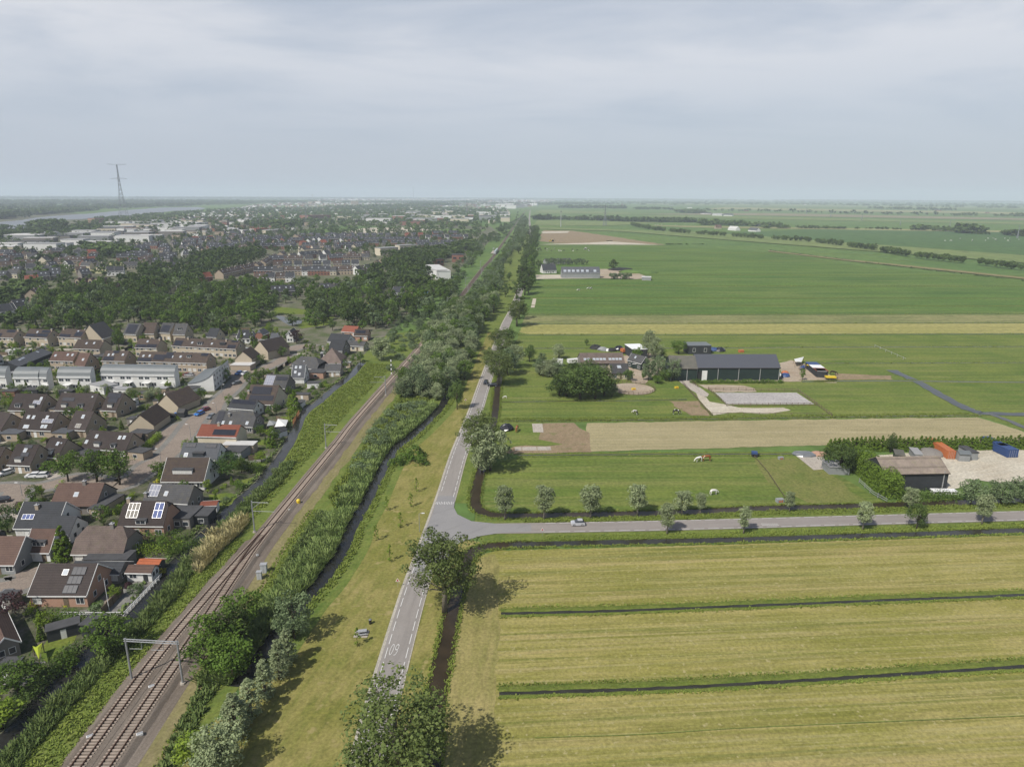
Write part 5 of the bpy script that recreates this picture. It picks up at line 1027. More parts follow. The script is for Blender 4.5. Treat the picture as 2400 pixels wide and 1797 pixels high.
HE(TC, (822, 1196), (1402, 1196), (980, 893), 'large weathered pantile roof with clipped gable ends and a capped chimney', 2.8, 46, wall='greyb', roof='old', hip=.45, chim=((.66, .05),), gable='', eave='white')
HE(TC, (1350, 872), (1862, 877), (1440, 603), 'brick home with pale panels left and bright blue solar panels right', 3.4, 46, wall='pink', roof='dbrown', sol=((.13, .1, .38, .68, M_SOLARP), (.72, .08, .92, .68, M_SOLARB)), dor=((.5, .92, 2.4, 1.0),), hip=.22, chim=((.1, .05),))
HE(TC, (1845, 372), (2323, 373), (1900, 112), 'brown-roofed home with a wide white dormer band', 2.8, 44, wall='white', roof='brown', dor=((.46, .68, 5.4, 1.25, 'white', 1),), gable='white')
HE(TC, (1640, 600), (2140, 626), (1657, 400), 'grey-brown roofed home with a faint dark solar field at its left', 2.7, 42, wall='greyb', roof='grey', sol=((.05, .1, .28, .7, M_SOLARG),), sky=((.45, .52),), chim=((.02, .7),))
HE(TC, (331, 1668), (984, 1668), (460, 1320), 'nearest big dark-roofed brick home with nine solar panels in three rows', 2.9, 40, wall='pink', roof='dbrown', sol=((.62, .12, .86, .36), (.6, .40, .84, .64), (.58, .68, .82, .92)), sky=((.5, .28, 1.0, 1.1),), gable='white', chim=())
HE(TC, (800, 1420), (1360, 1430), (800, 1290), 'low dark-roofed wing between the nearest home and the pantiled one', 2.5, 30, wall='greyb', roof='dark', eave='white')
HE(TC, (1440, 1412), (1725, 1418), (1490, 1335), 'garden house with a rusty red roof and white walls', 2.3, 28, wall='white', roof='redbrown', win=True, cat='garden house', name='garden_house')
HE(TC, (1565, 1335), (1800, 1345), (1600, 1268), 'small garden pavilion with an orange tiled roof', 2.2, 24, wall='dark', roof='orange', cat='pavilion', name='garden_pavilion', win=False)
flatbox(TC, (950, 1275), (1440, 1275), 4.0, 2.6, 'greyb', 'bitumen', 'flat-roofed wing in front of the weathered pantile roof', win=2)
flatbox(TC, (1010, 690), (1130, 700), 9, 2.7, 'tan', 'bitumen', 'tan flat-roofed garage right of the big red-brown roof', 'garage', 'garage', win=1)
flatbox(TC, (1870, 800), (2160, 805), 7, 2.8, 'greyb', 'bitumen', 'flat-roofed garden extension of the home with blue solar panels', win=3)
flatbox(TC, (2205, 775), (2370, 775), 5, 2.5, 'dark', 'bitumen', 'black garden shed with a white door by the canal', win=1)
HE(TD, (340, 660), (520, 650), (440, 618), 'small maroon-roofed shed by the lawn with a white rim', 2.3, 18, wall='white', roof='red', cat='shed', name='garden_shed', win=False)
HG(TE, (-60, 640), (160, 560), 12, 'red-brown roofed home in the lower left corner with white bargeboards', 2.8, 42, wall='greyb', roof='redbrown', gable='white')
g5 = 'homes along the canal side'
HE(TB, (100, 1582), (520, 1590), (147, 1400), 'anthracite roofed home with a dark dormer and two thin solar strips', 2.7, 44, wall='white', roof='slate', dor=((.5, .82, 3.4, 1.2, 'dark'),), sol=((.08, .06, .35, .28), (.62, .06, .92, .28)), sky=((.15, .72, 1.0, 1.2),), group=g5)
flatbox(TB, (590, 1500), (800, 1510), 8, 2.8, 'grey', 'bitumen', 'dark flat-roofed extension beside the anthracite home', win=2)
flatbox(TB, (590, 1425), (940, 1430), 3.5, 2.9, 'tan', 'light', 'tan flat-roofed extension behind the dark one', win=1)
HE(TB, (305, 1320), (745, 1332), (335, 1190), 'brick-red roofed home with a black solar array and cream wall', 4.6, 34, wall='cream', roof='red', sol=((.38, .42, .95, .85),), chim=((.45, .08),), win=False, group=g5)
HE(TB, (455, 1195), (935, 1215), (540, 1030), 'grey roofed home with clipped ends, tall chimney and pointed front gable', 2.7, 42, wall='greyb', roof='grey', hip=.4, chim=((.38, .35),), sol=((.1, .1, .25, .85),), sky=((.28, .78), (.46, .78), (.85, .75)), group=g5)
HE(TB, (655, 998), (945, 1022), (680, 902), 'low dark roofed home with long solar strip on its ridge', 3.0, 36, wall='white', roof='dark', sol=((.05, .08, .95, .45),), group=g5)
HE(TB, (845, 950), (1165, 962), (838, 738), 'brown-roofed home largely covered by dark solar panels, two bright skylights', 3.0, 40, wall='cream', roof='brown', sol=((.12, .12, .8, .5), (.1, .55, .95, .8)), sky=((.38, .68, .9, 1.2), (.68, .68, .9, 1.2)), chim=((.02, .45),), group=g5)
HE(TB, (1050, 765), (1305, 776), (1048, 617), 'home with pale solar field left and dark grey slope right', 2.8, 42, wall='greyb', roof='grey', sol=((.02, .12, .42, .98, M_SOLARG), (.5, .18, .98, .42)), group=g5)
HE(TB, (1380, 656), (1520, 656), (1292, 512), 'slate-roofed home with four skylights and a white gable', 2.8, 48, wall='white', roof='slate', sky=((.25, .2), (.6, .2), (.25, .55), (.6, .7)), gable='white', group=g5)
HE(TB, (1370, 540), (1668, 558), (1430, 412), 'grey hipped roof in front of the biggest pyramid roof', 2.8, 38, wall='greyb', roof='grey', hip=.6, sky=((.4, .4, .5, .5),), group=g5)
HE(TB, (1680, 496), (1935, 496), (1690, 318), 'largest grey pyramid-like roof with a small red hatch', 2.8, 38, wall='tan', roof='old', hip=.9, chim=((.1, .05),), group=g5)
HE(TB, (1755, 582), (1932, 582), (1775, 502), 'grey-roofed canal-side wing with a glazed veranda', 2.7, 34, wall='tan', roof='grey', group=g5)
HE(TB, (1790, 240), (2010, 255), (1822, 152), 'grey roof with white left edge near the railway thicket', 3.0, 36, wall='white', roof='dark', group=g5)
HE(TB, (1800, 345), (1960, 352), (1790, 222), 'dark steep roof with pointed gable behind the pyramid roof', 3.0, 42, wall='greyb', roof='dark', group=g5)
HE(TB, (1950, 128), (2110, 140), (1955, 63), 'russet roof at the top of the canal-side homes', 3.0, 36, wall='pink', roof='red', group=g5)
HE(TB, (2092, 178), (2245, 180), (2096, 106), 'russet-brown home beside the thicket with a brick front', 3.0, 36, wall='pink', roof='brown', sol=((.1, .2, .8, .6),), group=g5)
HE(TB, (2010, 290), (2200, 300), (2020, 235), 'low long grey roof right of the white-edged one', 2.8, 30, wall='cream', roof='grey', group=g5)
flatbox(TB, (1560, 600), (1740, 605), 7, 2.7, 'pink', 'bitumen', 'flat brick link between the hipped roofs', win=1)
HG(TB, (733, 443), (925, 443), 11, 'tan gable home with a narrow tall window above a white-rimmed garage', 4.4, 42, wall='buff', roof='brown', endwin=False, sky=((.4, .4), (.6, .4)), eave=None)
flatbox(TB, (680, 515), (905, 520), 6, 2.6, 'tan', 'light', 'garage in front of the tan gable home', 'garage', 'garage', win=0)
HG(TB, (948, 332), (1108, 358), 14, 'second tan gable home behind, by the leafy street', 4.4, 42, wall='buff', roof='dbrown', endwin=False, eave=None)
HE(TB, (410, 190), (520, 195), (440, 92), 'dark small roof behind the narrow trees', 3.5, 44, wall='buff', roof='dark')
HE(TB, (755, 205), (905, 208), (770, 112), 'dark roofed villa with white bargeboards among the narrow trees', 3.0, 44, wall='white', roof='dark', gable='white', sky=((.5, .5),))
HG(TB, (965, 165), (1050, 168), 7, 'little brick tower-like home with a pointed dark roof', 4.5, 48, wall='redb', roof='slate', hip=.5)
HG(TB, (1320, 165), (1395, 165), 9, 'dark home with white bargeboards behind the purple tree', 4.5, 48, wall='white', roof='dark', gable='white')
HE(TB, (1130, 240), (1210, 240), (1140, 150), 'grey roof peeping between the gable home and the purple tree', 3.5, 42, wall='white', roof='slate')
HE(T1, (620, 1015), (990, 1010), (680, 975), 'long pink brick hall joined to the scalloped school front', 4, 20, wall='pink', roof='redbrown', cat='school', name='school_building')
# scalloped pink school
def school():
    a, b = T1(640, 975, 4), T1(920, 968, 4); d = b-a; L_ = d.length; d.normalize(); c = (a+b)/2; t = empty('school_building', (c.x, c.y, 0), math.atan2(d.y, d.x), 'pink school with a row of rounded gables and arched windows', 'school')
    m = MB(); m.box(-L_/2, 0, -.1, L_/2, 12, 4.2); m.build('wall', WL['pink'], t)
    for i in range(5):
        x0 = -L_/2+i*L_/5; w = L_/5; P = [(x0+w/2-math.cos(math.pi*k/8)*w*.46, 4+math.sin(math.pi*k/8)*4.6) for k in range(9)]
        m = MB(); m.prism(P, -.2, 8); o = m.build('rounded_gable', RT['redbrown'], t)
        m = MB(); Q = [(x0+w/2+(x-x0-w/2)*.8, 4+(z-4)*.82) for x, z in P]; m.prism(Q, -.5, -.21); m.build('arched_front', WL['buff'], o)
        m = MB(); Q = [(x0+w/2+(x-x0-w/2)*.5, 4+(z-4)*.5) for x, z in P]; m.prism(Q, -.6, -.51); m.build('arched_window', M_GLASS, o)
school()
# --- sheds, hedges and green in the gardens
rs_ = random.Random(21)
def gardens():
    gt = [('garden_tree', 'tree'), ('shrub', 'shrub'), ('bright_shrub', 'shrub'), ('bright_tree', 'tree'), ('silver_shrub', 'shrub'), ('conifer', 'tree')]
    ctr = [(o.location.x, o.location.y, max(6, 6)) for o in SC.objects if o.parent is None and o.get('category') in ('house', 'terrace', 'garage', 'shed', 'school', 'garden house', 'pavilion')]
    foot = []
    for o in SC.objects:
        if o.parent is None and o.type == 'EMPTY' and o.get('category') in ('house', 'terrace', 'garage', 'shed', 'school', 'garden house', 'pavilion'):
            w = next((c for c in o.children if c.name.split('.')[0] == 'wall'), None)
            if w: xs = [v.co.x for v in w.data.vertices]; ys = [v.co.y for v in w.data.vertices]; foot.append((o.location.copy(), o.rotation_euler.z, min(xs)-1, max(xs)+1, min(ys)-1, max(ys)+1))
    def free(p, m=0):
        for c, a, x0, x1, y0, y1 in foot:
            dx_, dy_ = p.x-c.x, p.y-c.y; x = dx_*math.cos(a)+dy_*math.sin(a); y = -dx_*math.sin(a)+dy_*math.cos(a)
            if x0-m < x < x1+m and y0-m < y < y1+m: return False
        for P, w in STREETS:
            for q_ in STL[id(P)]:
                if (q_-p).length < w+2.2+m: return False
        return True
    STL = {id(P): resample(smooth_line(P, 5), 2) for P, w in STREETS}
    A = [p for p in cut(offset_line(CAN_L, -3.5), 60, 330)]+[G(880, 850), G(600, 760), G(-40, 770), G(-40, 1760)]
    X, Y = sample(A, .085, np.random.default_rng(5)); n = 0; used = {}
    for x, y in zip(X, Y):
        p = Vector((x, y, 0)); k, c = rs_.choice(gt+gt[1:3])
        if n > 1100 or not free(p, .8): continue
        hh = {'garden_tree': (3.5, 6), 'bright_tree': (3, 5), 'shrub': (1.2, 2.4), 'bright_shrub': (1, 2), 'silver_shrub': (1.5, 2.6), 'conifer': (2, 5)}[k]
        h = rs_.uniform(*hh); used[k] = used.get(k, 0)+1
        if used[k] > 290: continue
        near = 'near' if y < 170 else ('middle' if y < 260 else 'far')
        plant(k, p, h, {'garden_tree': 'round green garden tree', 'bright_tree': 'light green garden tree', 'shrub': 'green garden shrub', 'bright_shrub': 'bright green garden shrub', 'silver_shrub': 'grey-green garden bush', 'conifer': 'small conifer in a garden'}[k]+{'near': ' among the homes near the canal fork', 'middle': ' among the homes of the middle streets', 'far': ' among the homes below the wood'}[near], c, 'garden '+k.replace('_', ' ')+'s, '+near, trunk=c == 'tree'); n += 1
    return free
FREE = gardens()
for X, Y, h, w, k, l in ((155, 230, 9, 7.5, 'broadleaf_tree', 0),):
    pass
for S, X, Y, h, w, k, l in ((TC, 780, 385, 9.5, 8, 'green_tree', 'left one of the three big street trees above the red-brown roof'), (TC, 1110, 385, 10.5, 10, 'green_tree', 'middle one of the three big street trees above the red-brown roof'), (TC, 1370, 420, 11.5, 10, 'green_tree', 'right and largest of the three big street trees'), (TC, 555, 290, 4, 4.5, 'garden_tree', 'small round tree by the white planters at the garage drive'),
    (TA, 790, 740, 9.5, 8, 'broadleaf_tree', 'dark round tree in front of the curved white terrace'), (TA, 1365, 340, 11, 8, 'green_tree', 'leafy round tree in front of the tall sloped-roof homes'), (TC, 90, 960, 8, 7, 'dark_pine', 'weeping dark tree at the left edge by the street'), (TC, 740, 1270, 9, 5, 'conifer', 'tall yellow-green conifer left of the weathered pantile roof'), (TC, 1810, 320, 5, 4.5, 'garden_tree', 'drooping small tree left of the wide-dormer home'),
    (TD, 650, 360, 9.5, 8, 'dark_pine', 'spreading dark pine beside the wide-dormer home'), (TD, 1040, 170, 4.6, 4, 'bright_tree', 'bright little tree on the lawn by the canal'), (TE, 40, 400, 6, 8, 'purple_tree', 'dark purple tree at the left edge below the nearest home'), (TE, 950, 680, 8, 9, 'green_tree', 'leafy tree beyond the canal end by the portal'), (TE, 20, 1320, 6, 8, 'bright_tree', 'light green tree in the lower left corner above the dark water'), (TE, 160, 1000, 6, 9, 'green_tree', 'dark green tree by the canal in the lower left corner'), (TE, 560, 800, 4, 5, 'shrub', 'trimmed dark shrub along the garden canal edge'),
    (TB, 1440, 270, 8, 8, 'purple_tree', 'dark purple tree by the white bargeboards'), (TB, 350, 920, 5.5, 5, 'garden_tree', 'round grey-green tree beside the white gable block'), (TB, 1420, 1040, 9, 5, 'conifer', 'tall conifer-shaped tree on the canal side'), (TB, 1240, 870, 5, 4, 'conifer', 'clipped conifer screen by the solar roofs'), (TB, 1150, 1450, 6, 4, 'conifer', 'dark conifer by the little lawn'), (TB, 640, 700, 6, 5, 'garden_tree', 'tree at the corner by the parked dark car'), (TB, 900, 730, 6, 5, 'garden_tree', 'street tree above the solar roofs'), (TB, 1000, 690, 5.5, 4.5, 'garden_tree', 'street tree next to the pale solar field'),
    (TH, 160, 530, H_(TH, 160, 530, 295), 12.5, 'silver_willow', 'big round silver willow on the canal head by the railway signal'), (TH, 240, 620, 4, 6, 'silver_shrub', 'grey-green bush below the silver willow'), (TB, 430, 500, 3, 2.4, 'yellow_shrub', 'small yellow ball-shaped tree by the terrace'), (TB, 560, 400, 2, 5, 'yellow_shrub', 'wide yellow flowering shrub behind the terrace'), (TC, 1810, 385, 1.2, 3, 'yellow_shrub', 'pale yellow shrub at the gutter of the wide-dormer home'), (TE, 590, 250, 1.8, 2.4, 'yellow_shrub', 'yellow shrub in front of the nearest brick home'), (TC, 1830, 1420, 1.8, 3, 'yellow_shrub', 'yellow shrub next to the orange pavilion'), (TE, 300, 260, 1.6, 2.2, 'yellow_shrub', 'yellow-green shrub at the left of the nearest home'),
    (TB, 1000, 350, 5, 5, 'garden_tree', 'tree between the two tan gables'), (TB, 1270, 420, 6, 6, 'garden_tree', 'dark tree in the small street behind'), (TB, 2170, 340, 6, 6, 'bright_tree', 'bright green tree at the edge of the homes near the silver willow'), (TB, 730, 190, 0, 0, None, '')):
    if k: plant(k, S(X, Y), h, l, 'shrub' if 'shrub' in k else 'tree', w=w)
for j, (X, Y, h) in enumerate([(445, 195, 6), (560, 195, 6.5), (675, 195, 6.5), (820, 290, 9), (935, 300, 10.5), (1230, 280, 9.5), (1150, 250, 7)]):
    plant('narrow_tree', TB(X, Y), h, 'narrow upright bright green tree behind the terrace', 'tree', 'narrow upright trees behind the terrace')
hedge('hedge', [TA(1640, 1500), TA(1740, 1420), TA(1830, 1340)], 1.8, 2.2, LF_BRIGHT, 'bright green garden hedge along the street bend', 50, 5, .26)
hedge('hedge', [TC(1330, 760), TC(1420, 640), TC(1540, 540)], 1.4, 1.6, LF_BRIGHT, 'bright hedge between the red-brown roof home and the drive', 40, 6, .24)
hedge('hedge', [TB(1560, 770), TB(1690, 760), TB(1820, 770)], 2.4, 1.6, LF_BRIGHT, 'bright square hedge by the canal-side homes', 40, 7, .26)
hedge('hedge', [TD(500, 250), TD(800, 230), TD(1040, 280)], 3.0, 2.2, LF_BRIGHT if 0 else LF_MID, 'broad leafy hedge between two canal lawns', 40, 8, .3)
hedge('hedge', [TD(0, 1220), TD(160, 1190), TD(330, 1080)], 3, 1.8, LF_MID, 'leafy hedge along the canal below the patio', 40, 9, .3)
hedge('hedge', [TE(420, 420), TE(550, 380), TE(660, 430)], 4, 2.0, LF_MID, 'mixed shrub border above the oval lawn', 40, 10, .3)
hedge('hedge', [TE(660, 640), TE(500, 800), TE(250, 1060), TE(120, 1180)], 3, 1.8, LF_DARK, 'dark hedge on the canal edge in the lower left corner', 40, 11, .3)
hedge('hedge', [TC(1560, 1050), TC(1800, 1100), TC(2100, 1060)], 4, 2.2, LF_MID, 'thick mixed hedge beside the brick home with blue panels', 34, 12, .32)
hedge('hedge', [TC(1480, 1180), TC(1700, 1220), TC(1900, 1200), TC(2040, 1130)], 4, 2.0, LF_BRIGHT, 'lighter hedge above the orange pavilion', 34, 13, .32)
# ------------------------------------------------------------ the wood, the town beyond it and the far country
def stuff_trees(name, XY, h0, h1, mat, k=14, n=12, size=1.7, seed=1, kind='wide', asp=.9):
    rng = np.random.default_rng(abs(seed)+1); Vs = []; Ts = []
    base = []
    for v in range(5):
        C, Rd = crown_clumps(rng, kind, 10, 10, k); base.append(leaf_cloud(rng, C, Rd, n, size))
    XY = np.asarray(XY)
    for i, (x, y) in enumerate(XY):
        V, F, T = base[i % 5]; s = rng.uniform(h0, h1)/10; a = rng.uniform(0, 6.28); c, sn = math.cos(a), math.sin(a); w = s*asp*rng.uniform(.8, 1.3)
        Vs.append(np.stack([x+(V[:, 0]*c-V[:, 1]*sn)*w, y+(V[:, 0]*sn+V[:, 1]*c)*w, np.maximum(V[:, 2]*s, .1)], 1)); Ts.append(np.clip(T*.6+rng.uniform(0, .4), 0, 1))
    V = np.concatenate(Vs); o = link(name, np_mesh(name, V, np.arange(len(V)).reshape(-1, 4), mat, np.concatenate(Ts))); o['kind'] = 'stuff'; return o
def spread(polys, dens_d, seed, n_max=5000, ylim=(0, 1e9)):
    """points at least dens_d apart inside picture polygons"""
    rng = np.random.default_rng(seed); out = []; cell = {}
    for P in polys:
        X, Y = sample(P, 1.6/dens_d**2, rng, 40000)
        for x, y in zip(X, Y):
            if not ylim[0] < y < ylim[1]: continue
            k = (int(x//dens_d), int(y//dens_d)); ok = True
            for a in (-1, 0, 1):
                for b in (-1, 0, 1):
                    for q_ in cell.get((k[0]+a, k[1]+b), ()):
                        if (q_[0]-x)**2+(q_[1]-y)**2 < dens_d**2: ok = False; break
            if ok: cell.setdefault(k, []).append((x, y)); out.append((x, y))
    return out[:n_max]
def P_(S, *pts): return [S(*p) for p in pts]
WOOD = [P_(T1, (200, 1370), (230, 1260), (380, 1120), (560, 1060), (760, 1080), (900, 1030), (1050, 1000), (1180, 960), (1330, 940), (1500, 1000), (1680, 960), (1900, 960), (2208, 1000), (2208, 1350), (2000, 1400), (1850, 1410), (1700, 1390), (1400, 1340), (1000, 1330), (830, 1410), (560, 1400), (480, 1375)),
        P_(T1, (1180, 940), (1230, 860), (1500, 850), (1650, 780), (1980, 720), (2208, 680), (2300, 700), (2260, 760), (2050, 850), (1880, 920), (1560, 960), (1300, 960)),
        P_(T2, (-10, 1010), (100, 1040), (140, 1300), (60, 1330), (-10, 1340)), P_(T2, (640, 1090), (830, 1060), (1000, 1080), (1120, 1140), (1240, 1180), (1220, 1310), (1100, 1380), (980, 1360), (780, 1340), (650, 1250)),
        P_(T2, (1270, 1150), (1440, 1130), (1520, 1190), (1500, 1280), (1300, 1270)), P_(T2, (850, 1000), (1000, 920), (1060, 850), (1200, 750), (1500, 700), (1780, 680), (1800, 730), (1660, 760), (1560, 830), (1450, 850), (1480, 980), (1560, 1020), (1460, 1060), (1300, 1040), (1200, 1060), (1000, 1060), (870, 1060)),
        P_(T2, (1500, 1020), (1680, 990), (1720, 1070), (1620, 1150), (1520, 1140)), P_(T2, (430, 1120), (640, 1100), (660, 1290), (560, 1310), (440, 1250))]
HP = []
pts = spread(WOOD, 6.6, 3); pts.sort(key=lambda p: p[1]); 
rp_ = random.Random(9)
front = pts[:430]; back = pts[430:]
for j, (x, y) in enumerate(spread([P_(T2, (0, 1000), (430, 965), (860, 960), (860, 1010), (640, 1085), (440, 1110), (150, 1170), (60, 1040)), P_(T2, (860, 890), (1030, 830), (1060, 900), (900, 960)), P_(T2, (450, 1240), (740, 1340), (980, 1390), (900, 1420), (600, 1380), (300, 1340))], 8, 66)):
    k = ('park_tree', 'park_tree_light', 'far_willow', 'park_tree_light')[j % 4]
    if all((x-a)**2+(y-b)**2 > 60 for a, b in HP): plant(k, (x, y), rp_.uniform(5, 10), {'park_tree': 'dark tree', 'park_tree_light': 'lighter green tree', 'far_willow': 'grey-green tree'}[k]+' in the gardens east of the town wood', 'tree', 'garden trees east of the wood, '+k.replace('_', ' '), w=rp_.uniform(6, 9))
KW = [('park_tree', 'dark tree'), ('park_tree_light', 'lighter green tree'), ('far_willow', 'grey-green tree'), ('avenue_tree', 'tall loose dark tree')]
for i, p in enumerate(front):
    if math.sin(p[0]*.045)*math.sin(p[1]*.05+1) > .82: continue
    k, l = KW[(0, 0, 1, 0, 1, 3, 0, 2, 1)[i % 9]]; x_ = PJ((p[0], p[1], 0))[0]; side_ = 'left edge' if x_ < 180 else 'left part' if x_ < 290 else 'centre left' if x_ < 400 else 'centre' if x_ < 500 else 'centre right' if x_ < 700 else 'right part' if x_ < 850 else 'right edge'
    plant(k, p, rp_.uniform(7, 16), l+' in the front of the town wood, '+side_, 'tree', 'town wood, '+l+'s, '+side_, w=rp_.uniform(7, 13))
back = [p for p in back if math.sin(p[0]*.03)*math.sin(p[1]*.026+1) < .72]
stuff_trees('wood', [p for i, p in enumerate(back) if i % 5 > 1], 7, 16, LF_DARK, 16, 14, 1.5, 3)
stuff_trees('wood', [p for i, p in enumerate(back) if i % 5 == 0], 7, 15, LF_MID, 16, 14, 1.5, 4)
stuff_trees('wood', [p for i, p in enumerate(back) if i % 5 == 1], 6, 12, LF_GREY, 16, 14, 1.5, 5)
for X, Y, h, w, l in ((1920, 1240, 19, 7, 'very tall slim dark tree standing out of the wood'), (480, 1300, 0, 0, '')):
    if h: plant('avenue_tree', T1(X, Y), h, l, w=w)
# the homes beyond the wood: a few kinds built once with their parts, then copied
def tmpl(i, roof, wall, L_, W_, he, hr, **k):
    t = house(Vector((0, -250-20*i, 0)), 0, L_, W_, he, hr, roof=roof, wall=wall, label='x', win=False, group='town homes', **k)
    m = MB(); n = max(2, int(L_/3))
    for j in range(n):
        x = -L_/2+(j+.5)*L_/n
        for z in ((1.5, 4.2) if he > 4 else (1.5,)): m.box(x-.7, -W_/2-.05, z-.6, x+.7, -W_/2+.02, z+.6)
    m2 = MB(); m.build('windows', M_GLASS, t)['kind'] = 'stuff'; return t
TM = {'dark': tmpl(0, 'dark', 'greyb', 9, 9, 4.8, 9.0, sky=((.3, .4), (.7, .4))), 'brown': tmpl(1, 'brown', 'tan', 9, 9, 4.8, 8.6, sky=((.5, .4),)), 'white': tmpl(2, 'dark', 'white', 8, 9, 4.8, 9.0, gable='white'), 'grey': tmpl(3, 'grey', 'cream', 10, 9, 4.6, 8.4, chim=(.5,)),
      'red': tmpl(4, 'red', 'redb', 10, 9, 4.6, 8.6), 'row': tmpl(5, 'brown', 'tan', 22, 9, 5, 8.8, sky=((.2, .4), (.6, .4), (.85, .3)), chim=(.25, .75)), 'drow': tmpl(6, 'dark', 'redb', 22, 9, 5.4, 9.4, sky=((.2, .4), (.5, .4), (.8, .4)))}
_tu = {k: 0 for k in TM}
TL_ = {'dark': 'dark-roofed home', 'brown': 'brown-roofed home', 'white': 'white-gabled dark-roofed home', 'grey': 'grey-roofed cream home', 'red': 'red-roofed home', 'row': 'brown-roofed terrace', 'drow': 'dark-roofed brick terrace'}
def put(k, p, a, where, s=1.0):
    t = TM[k] if _tu[k] == 0 else copy_tree(TM[k]); _tu[k] += 1
    t.location = (p[0], p[1], 0); t.rotation_euler = (0, 0, a); t.scale = (s, s, s); tag(t, TL_[k]+' '+where, 'terrace' if 'row' in k else 'house', TL_[k]+'s '+where); return t
def row(S, A, B, n, k, where, rot=0, jit=.6):
    a, b = S(*A), S(*B); d = b-a; an = math.atan2(d.y, d.x)
    for i in range(n):
        p = a.lerp(b, (i+.5)/n); kk = k if isinstance(k, str) else k[i % len(k)]; HP.append((p.x, p.y)); put(kk, (p.x+random.uniform(-jit, jit), p.y+random.uniform(-jit, jit)*3), an+R_(rot)+random.uniform(-.02, .02), where)
w1 = 'in the estate right behind the wood'; w2 = 'in the dark-roofed estate near the railway'; w3 = 'between the wood and the white halls'; w4 = 'at the left edge before the white halls'
for A, B, n, k in (((130, 800), (1000, 770), 7, ('drow', 'row', 'grey', 'white')), ((280, 770), (640, 740), 5, ('grey', 'white', 'drow')), ((660, 765), (1000, 745), 3, 'brown'), ((30, 905), (830, 895), 7, ('drow', 'grey', 'row', 'white')), ((0, 960), (350, 955), 4, ('brown', 'white')), ((150, 850), (900, 835), 9, ('brown', 'dark', 'white')), ((0, 870), (90, 820), 2, 'row'), ((60, 830), (250, 740), 3, 'row'), ((1020, 850), (1150, 780), 3, 'brown'), ((850, 900), (980, 880), 3, ('white', 'brown')),
                   ((0, 680), (260, 670), 3, 'drow'), ((270, 660), (620, 640), 4, ('dark', 'red')), ((350, 700), (560, 690), 2, 'grey'), ((560, 1070), (800, 1050), 3, ('dark', 'grey', 'white')), ((140, 1090), (320, 1080), 2, 'dark'), ((430, 640), (660, 600), 5, 'white')):
    row(T2, A, B, n, k, w1)
for A, B, n, k in (((860, 580), (1230, 575), 6, ('white', 'dark', 'dark')), ((1280, 575), (1450, 570), 3, ('red', 'dark')), ((1440, 595), (1850, 590), 5, ('white', 'drow')), ((450, 615), (900, 610), 5, 'drow'), ((900, 620), (1400, 615), 5, 'drow'), ((730, 670), (930, 660), 3, 'drow'), ((950, 650), (1700, 645), 7, ('drow', 'dark')), ((1400, 670), (1700, 668), 3, 'drow'), ((1500, 560), (1770, 555), 2, 'drow'), ((620, 585), (850, 580), 5, ('dark', 'white')), ((0, 620), (230, 612), 3, 'drow')):
    row(T2, A, B, n, k, w2)
for A, B, n, k in (((1060, 780), (1270, 775), 3, 'drow'), ((1370, 770), (1540, 765), 2, ('white', 'dark')), ((1080, 715), (1270, 705), 2, 'drow'), ((1480, 670), (1700, 660), 3, ('dark', 'white')), ((1640, 720), (1760, 710), 2, 'white'), ((1800, 690), (2000, 685), 3, 'dark'), ((2000, 650), (2200, 645), 3, ('white', 'dark')), ((520, 815), (700, 810), 2, 'row'), ((720, 810), (850, 800), 1, 'red'), ((1210, 870), (1550, 860), 5, ('white', 'grey')), ((920, 905), (1080, 900), 2, 'white'), ((1090, 850), (1200, 845), 2, 'grey'), ((1910, 930), (2208, 860), 5, 'row'), ((2100, 1080), (2208, 1070), 1, 'dark'), ((1530, 1040), (1620, 1030), 1, 'white'), ((1720, 960), (1820, 950), 1, 'red'),
                   ((890, 720), (1060, 710), 2, ('dark', 'grey')), ((1290, 660), (1420, 650), 2, 'grey'), ((1650, 610), (1900, 600), 4, ('red', 'grey')), ((1900, 560), (2150, 550), 4, 'dark'), ((620, 745), (850, 735), 2, ('white', 'red'))):
    row(T1, A, B, n, k, w3)
for A, B, n, k in (((-40, 800), (110, 790), 2, ('dark', 'brown')), ((110, 840), (300, 830), 1, 'row'), ((400, 860), (520, 850), 1, 'dark'), ((210, 990), (350, 980), 1, 'red'), ((350, 950), (530, 940), 2, 'dark'), ((0, 1270), (240, 1240), 3, 'white'), ((80, 1230), (250, 1210), 1, 'dark'), ((250, 1130), (370, 1090), 1, 'row'), ((-60, 860), (100, 850), 2, 'brown'), ((560, 850), (640, 840), 1, 'white'), ((700, 930), (760, 925), 1, 'dark'), ((220, 770), (330, 765), 1, 'grey'), ((60, 780), (200, 770), 2, 'dark')):
    row(T1, A, B, n, k, w4)
_row_n = len(HP)
rh = random.Random(31)
# looser homes filling the quarters in between
for x, y in spread([P_(T1, (900, 700), (2208, 560), (2208, 680), (1500, 800), (1200, 870)), P_(T2, (0, 590), (900, 560), (1000, 680), (500, 720), (0, 720)), P_(T1, (0, 740), (900, 700), (900, 900), (500, 940), (0, 960))], 21, 8):
    if len(HP) > 330: break
    if all((x-a)**2+(y-b)**2 > 17**2 for a, b in HP):
        HP.append((x, y)); k = rh.choice(('dark', 'dark', 'brown', 'grey', 'white', 'drow')); put(k, (x, y), R_(rh.choice((2, 2, 92, 30))), 'scattered between the wood and the halls')
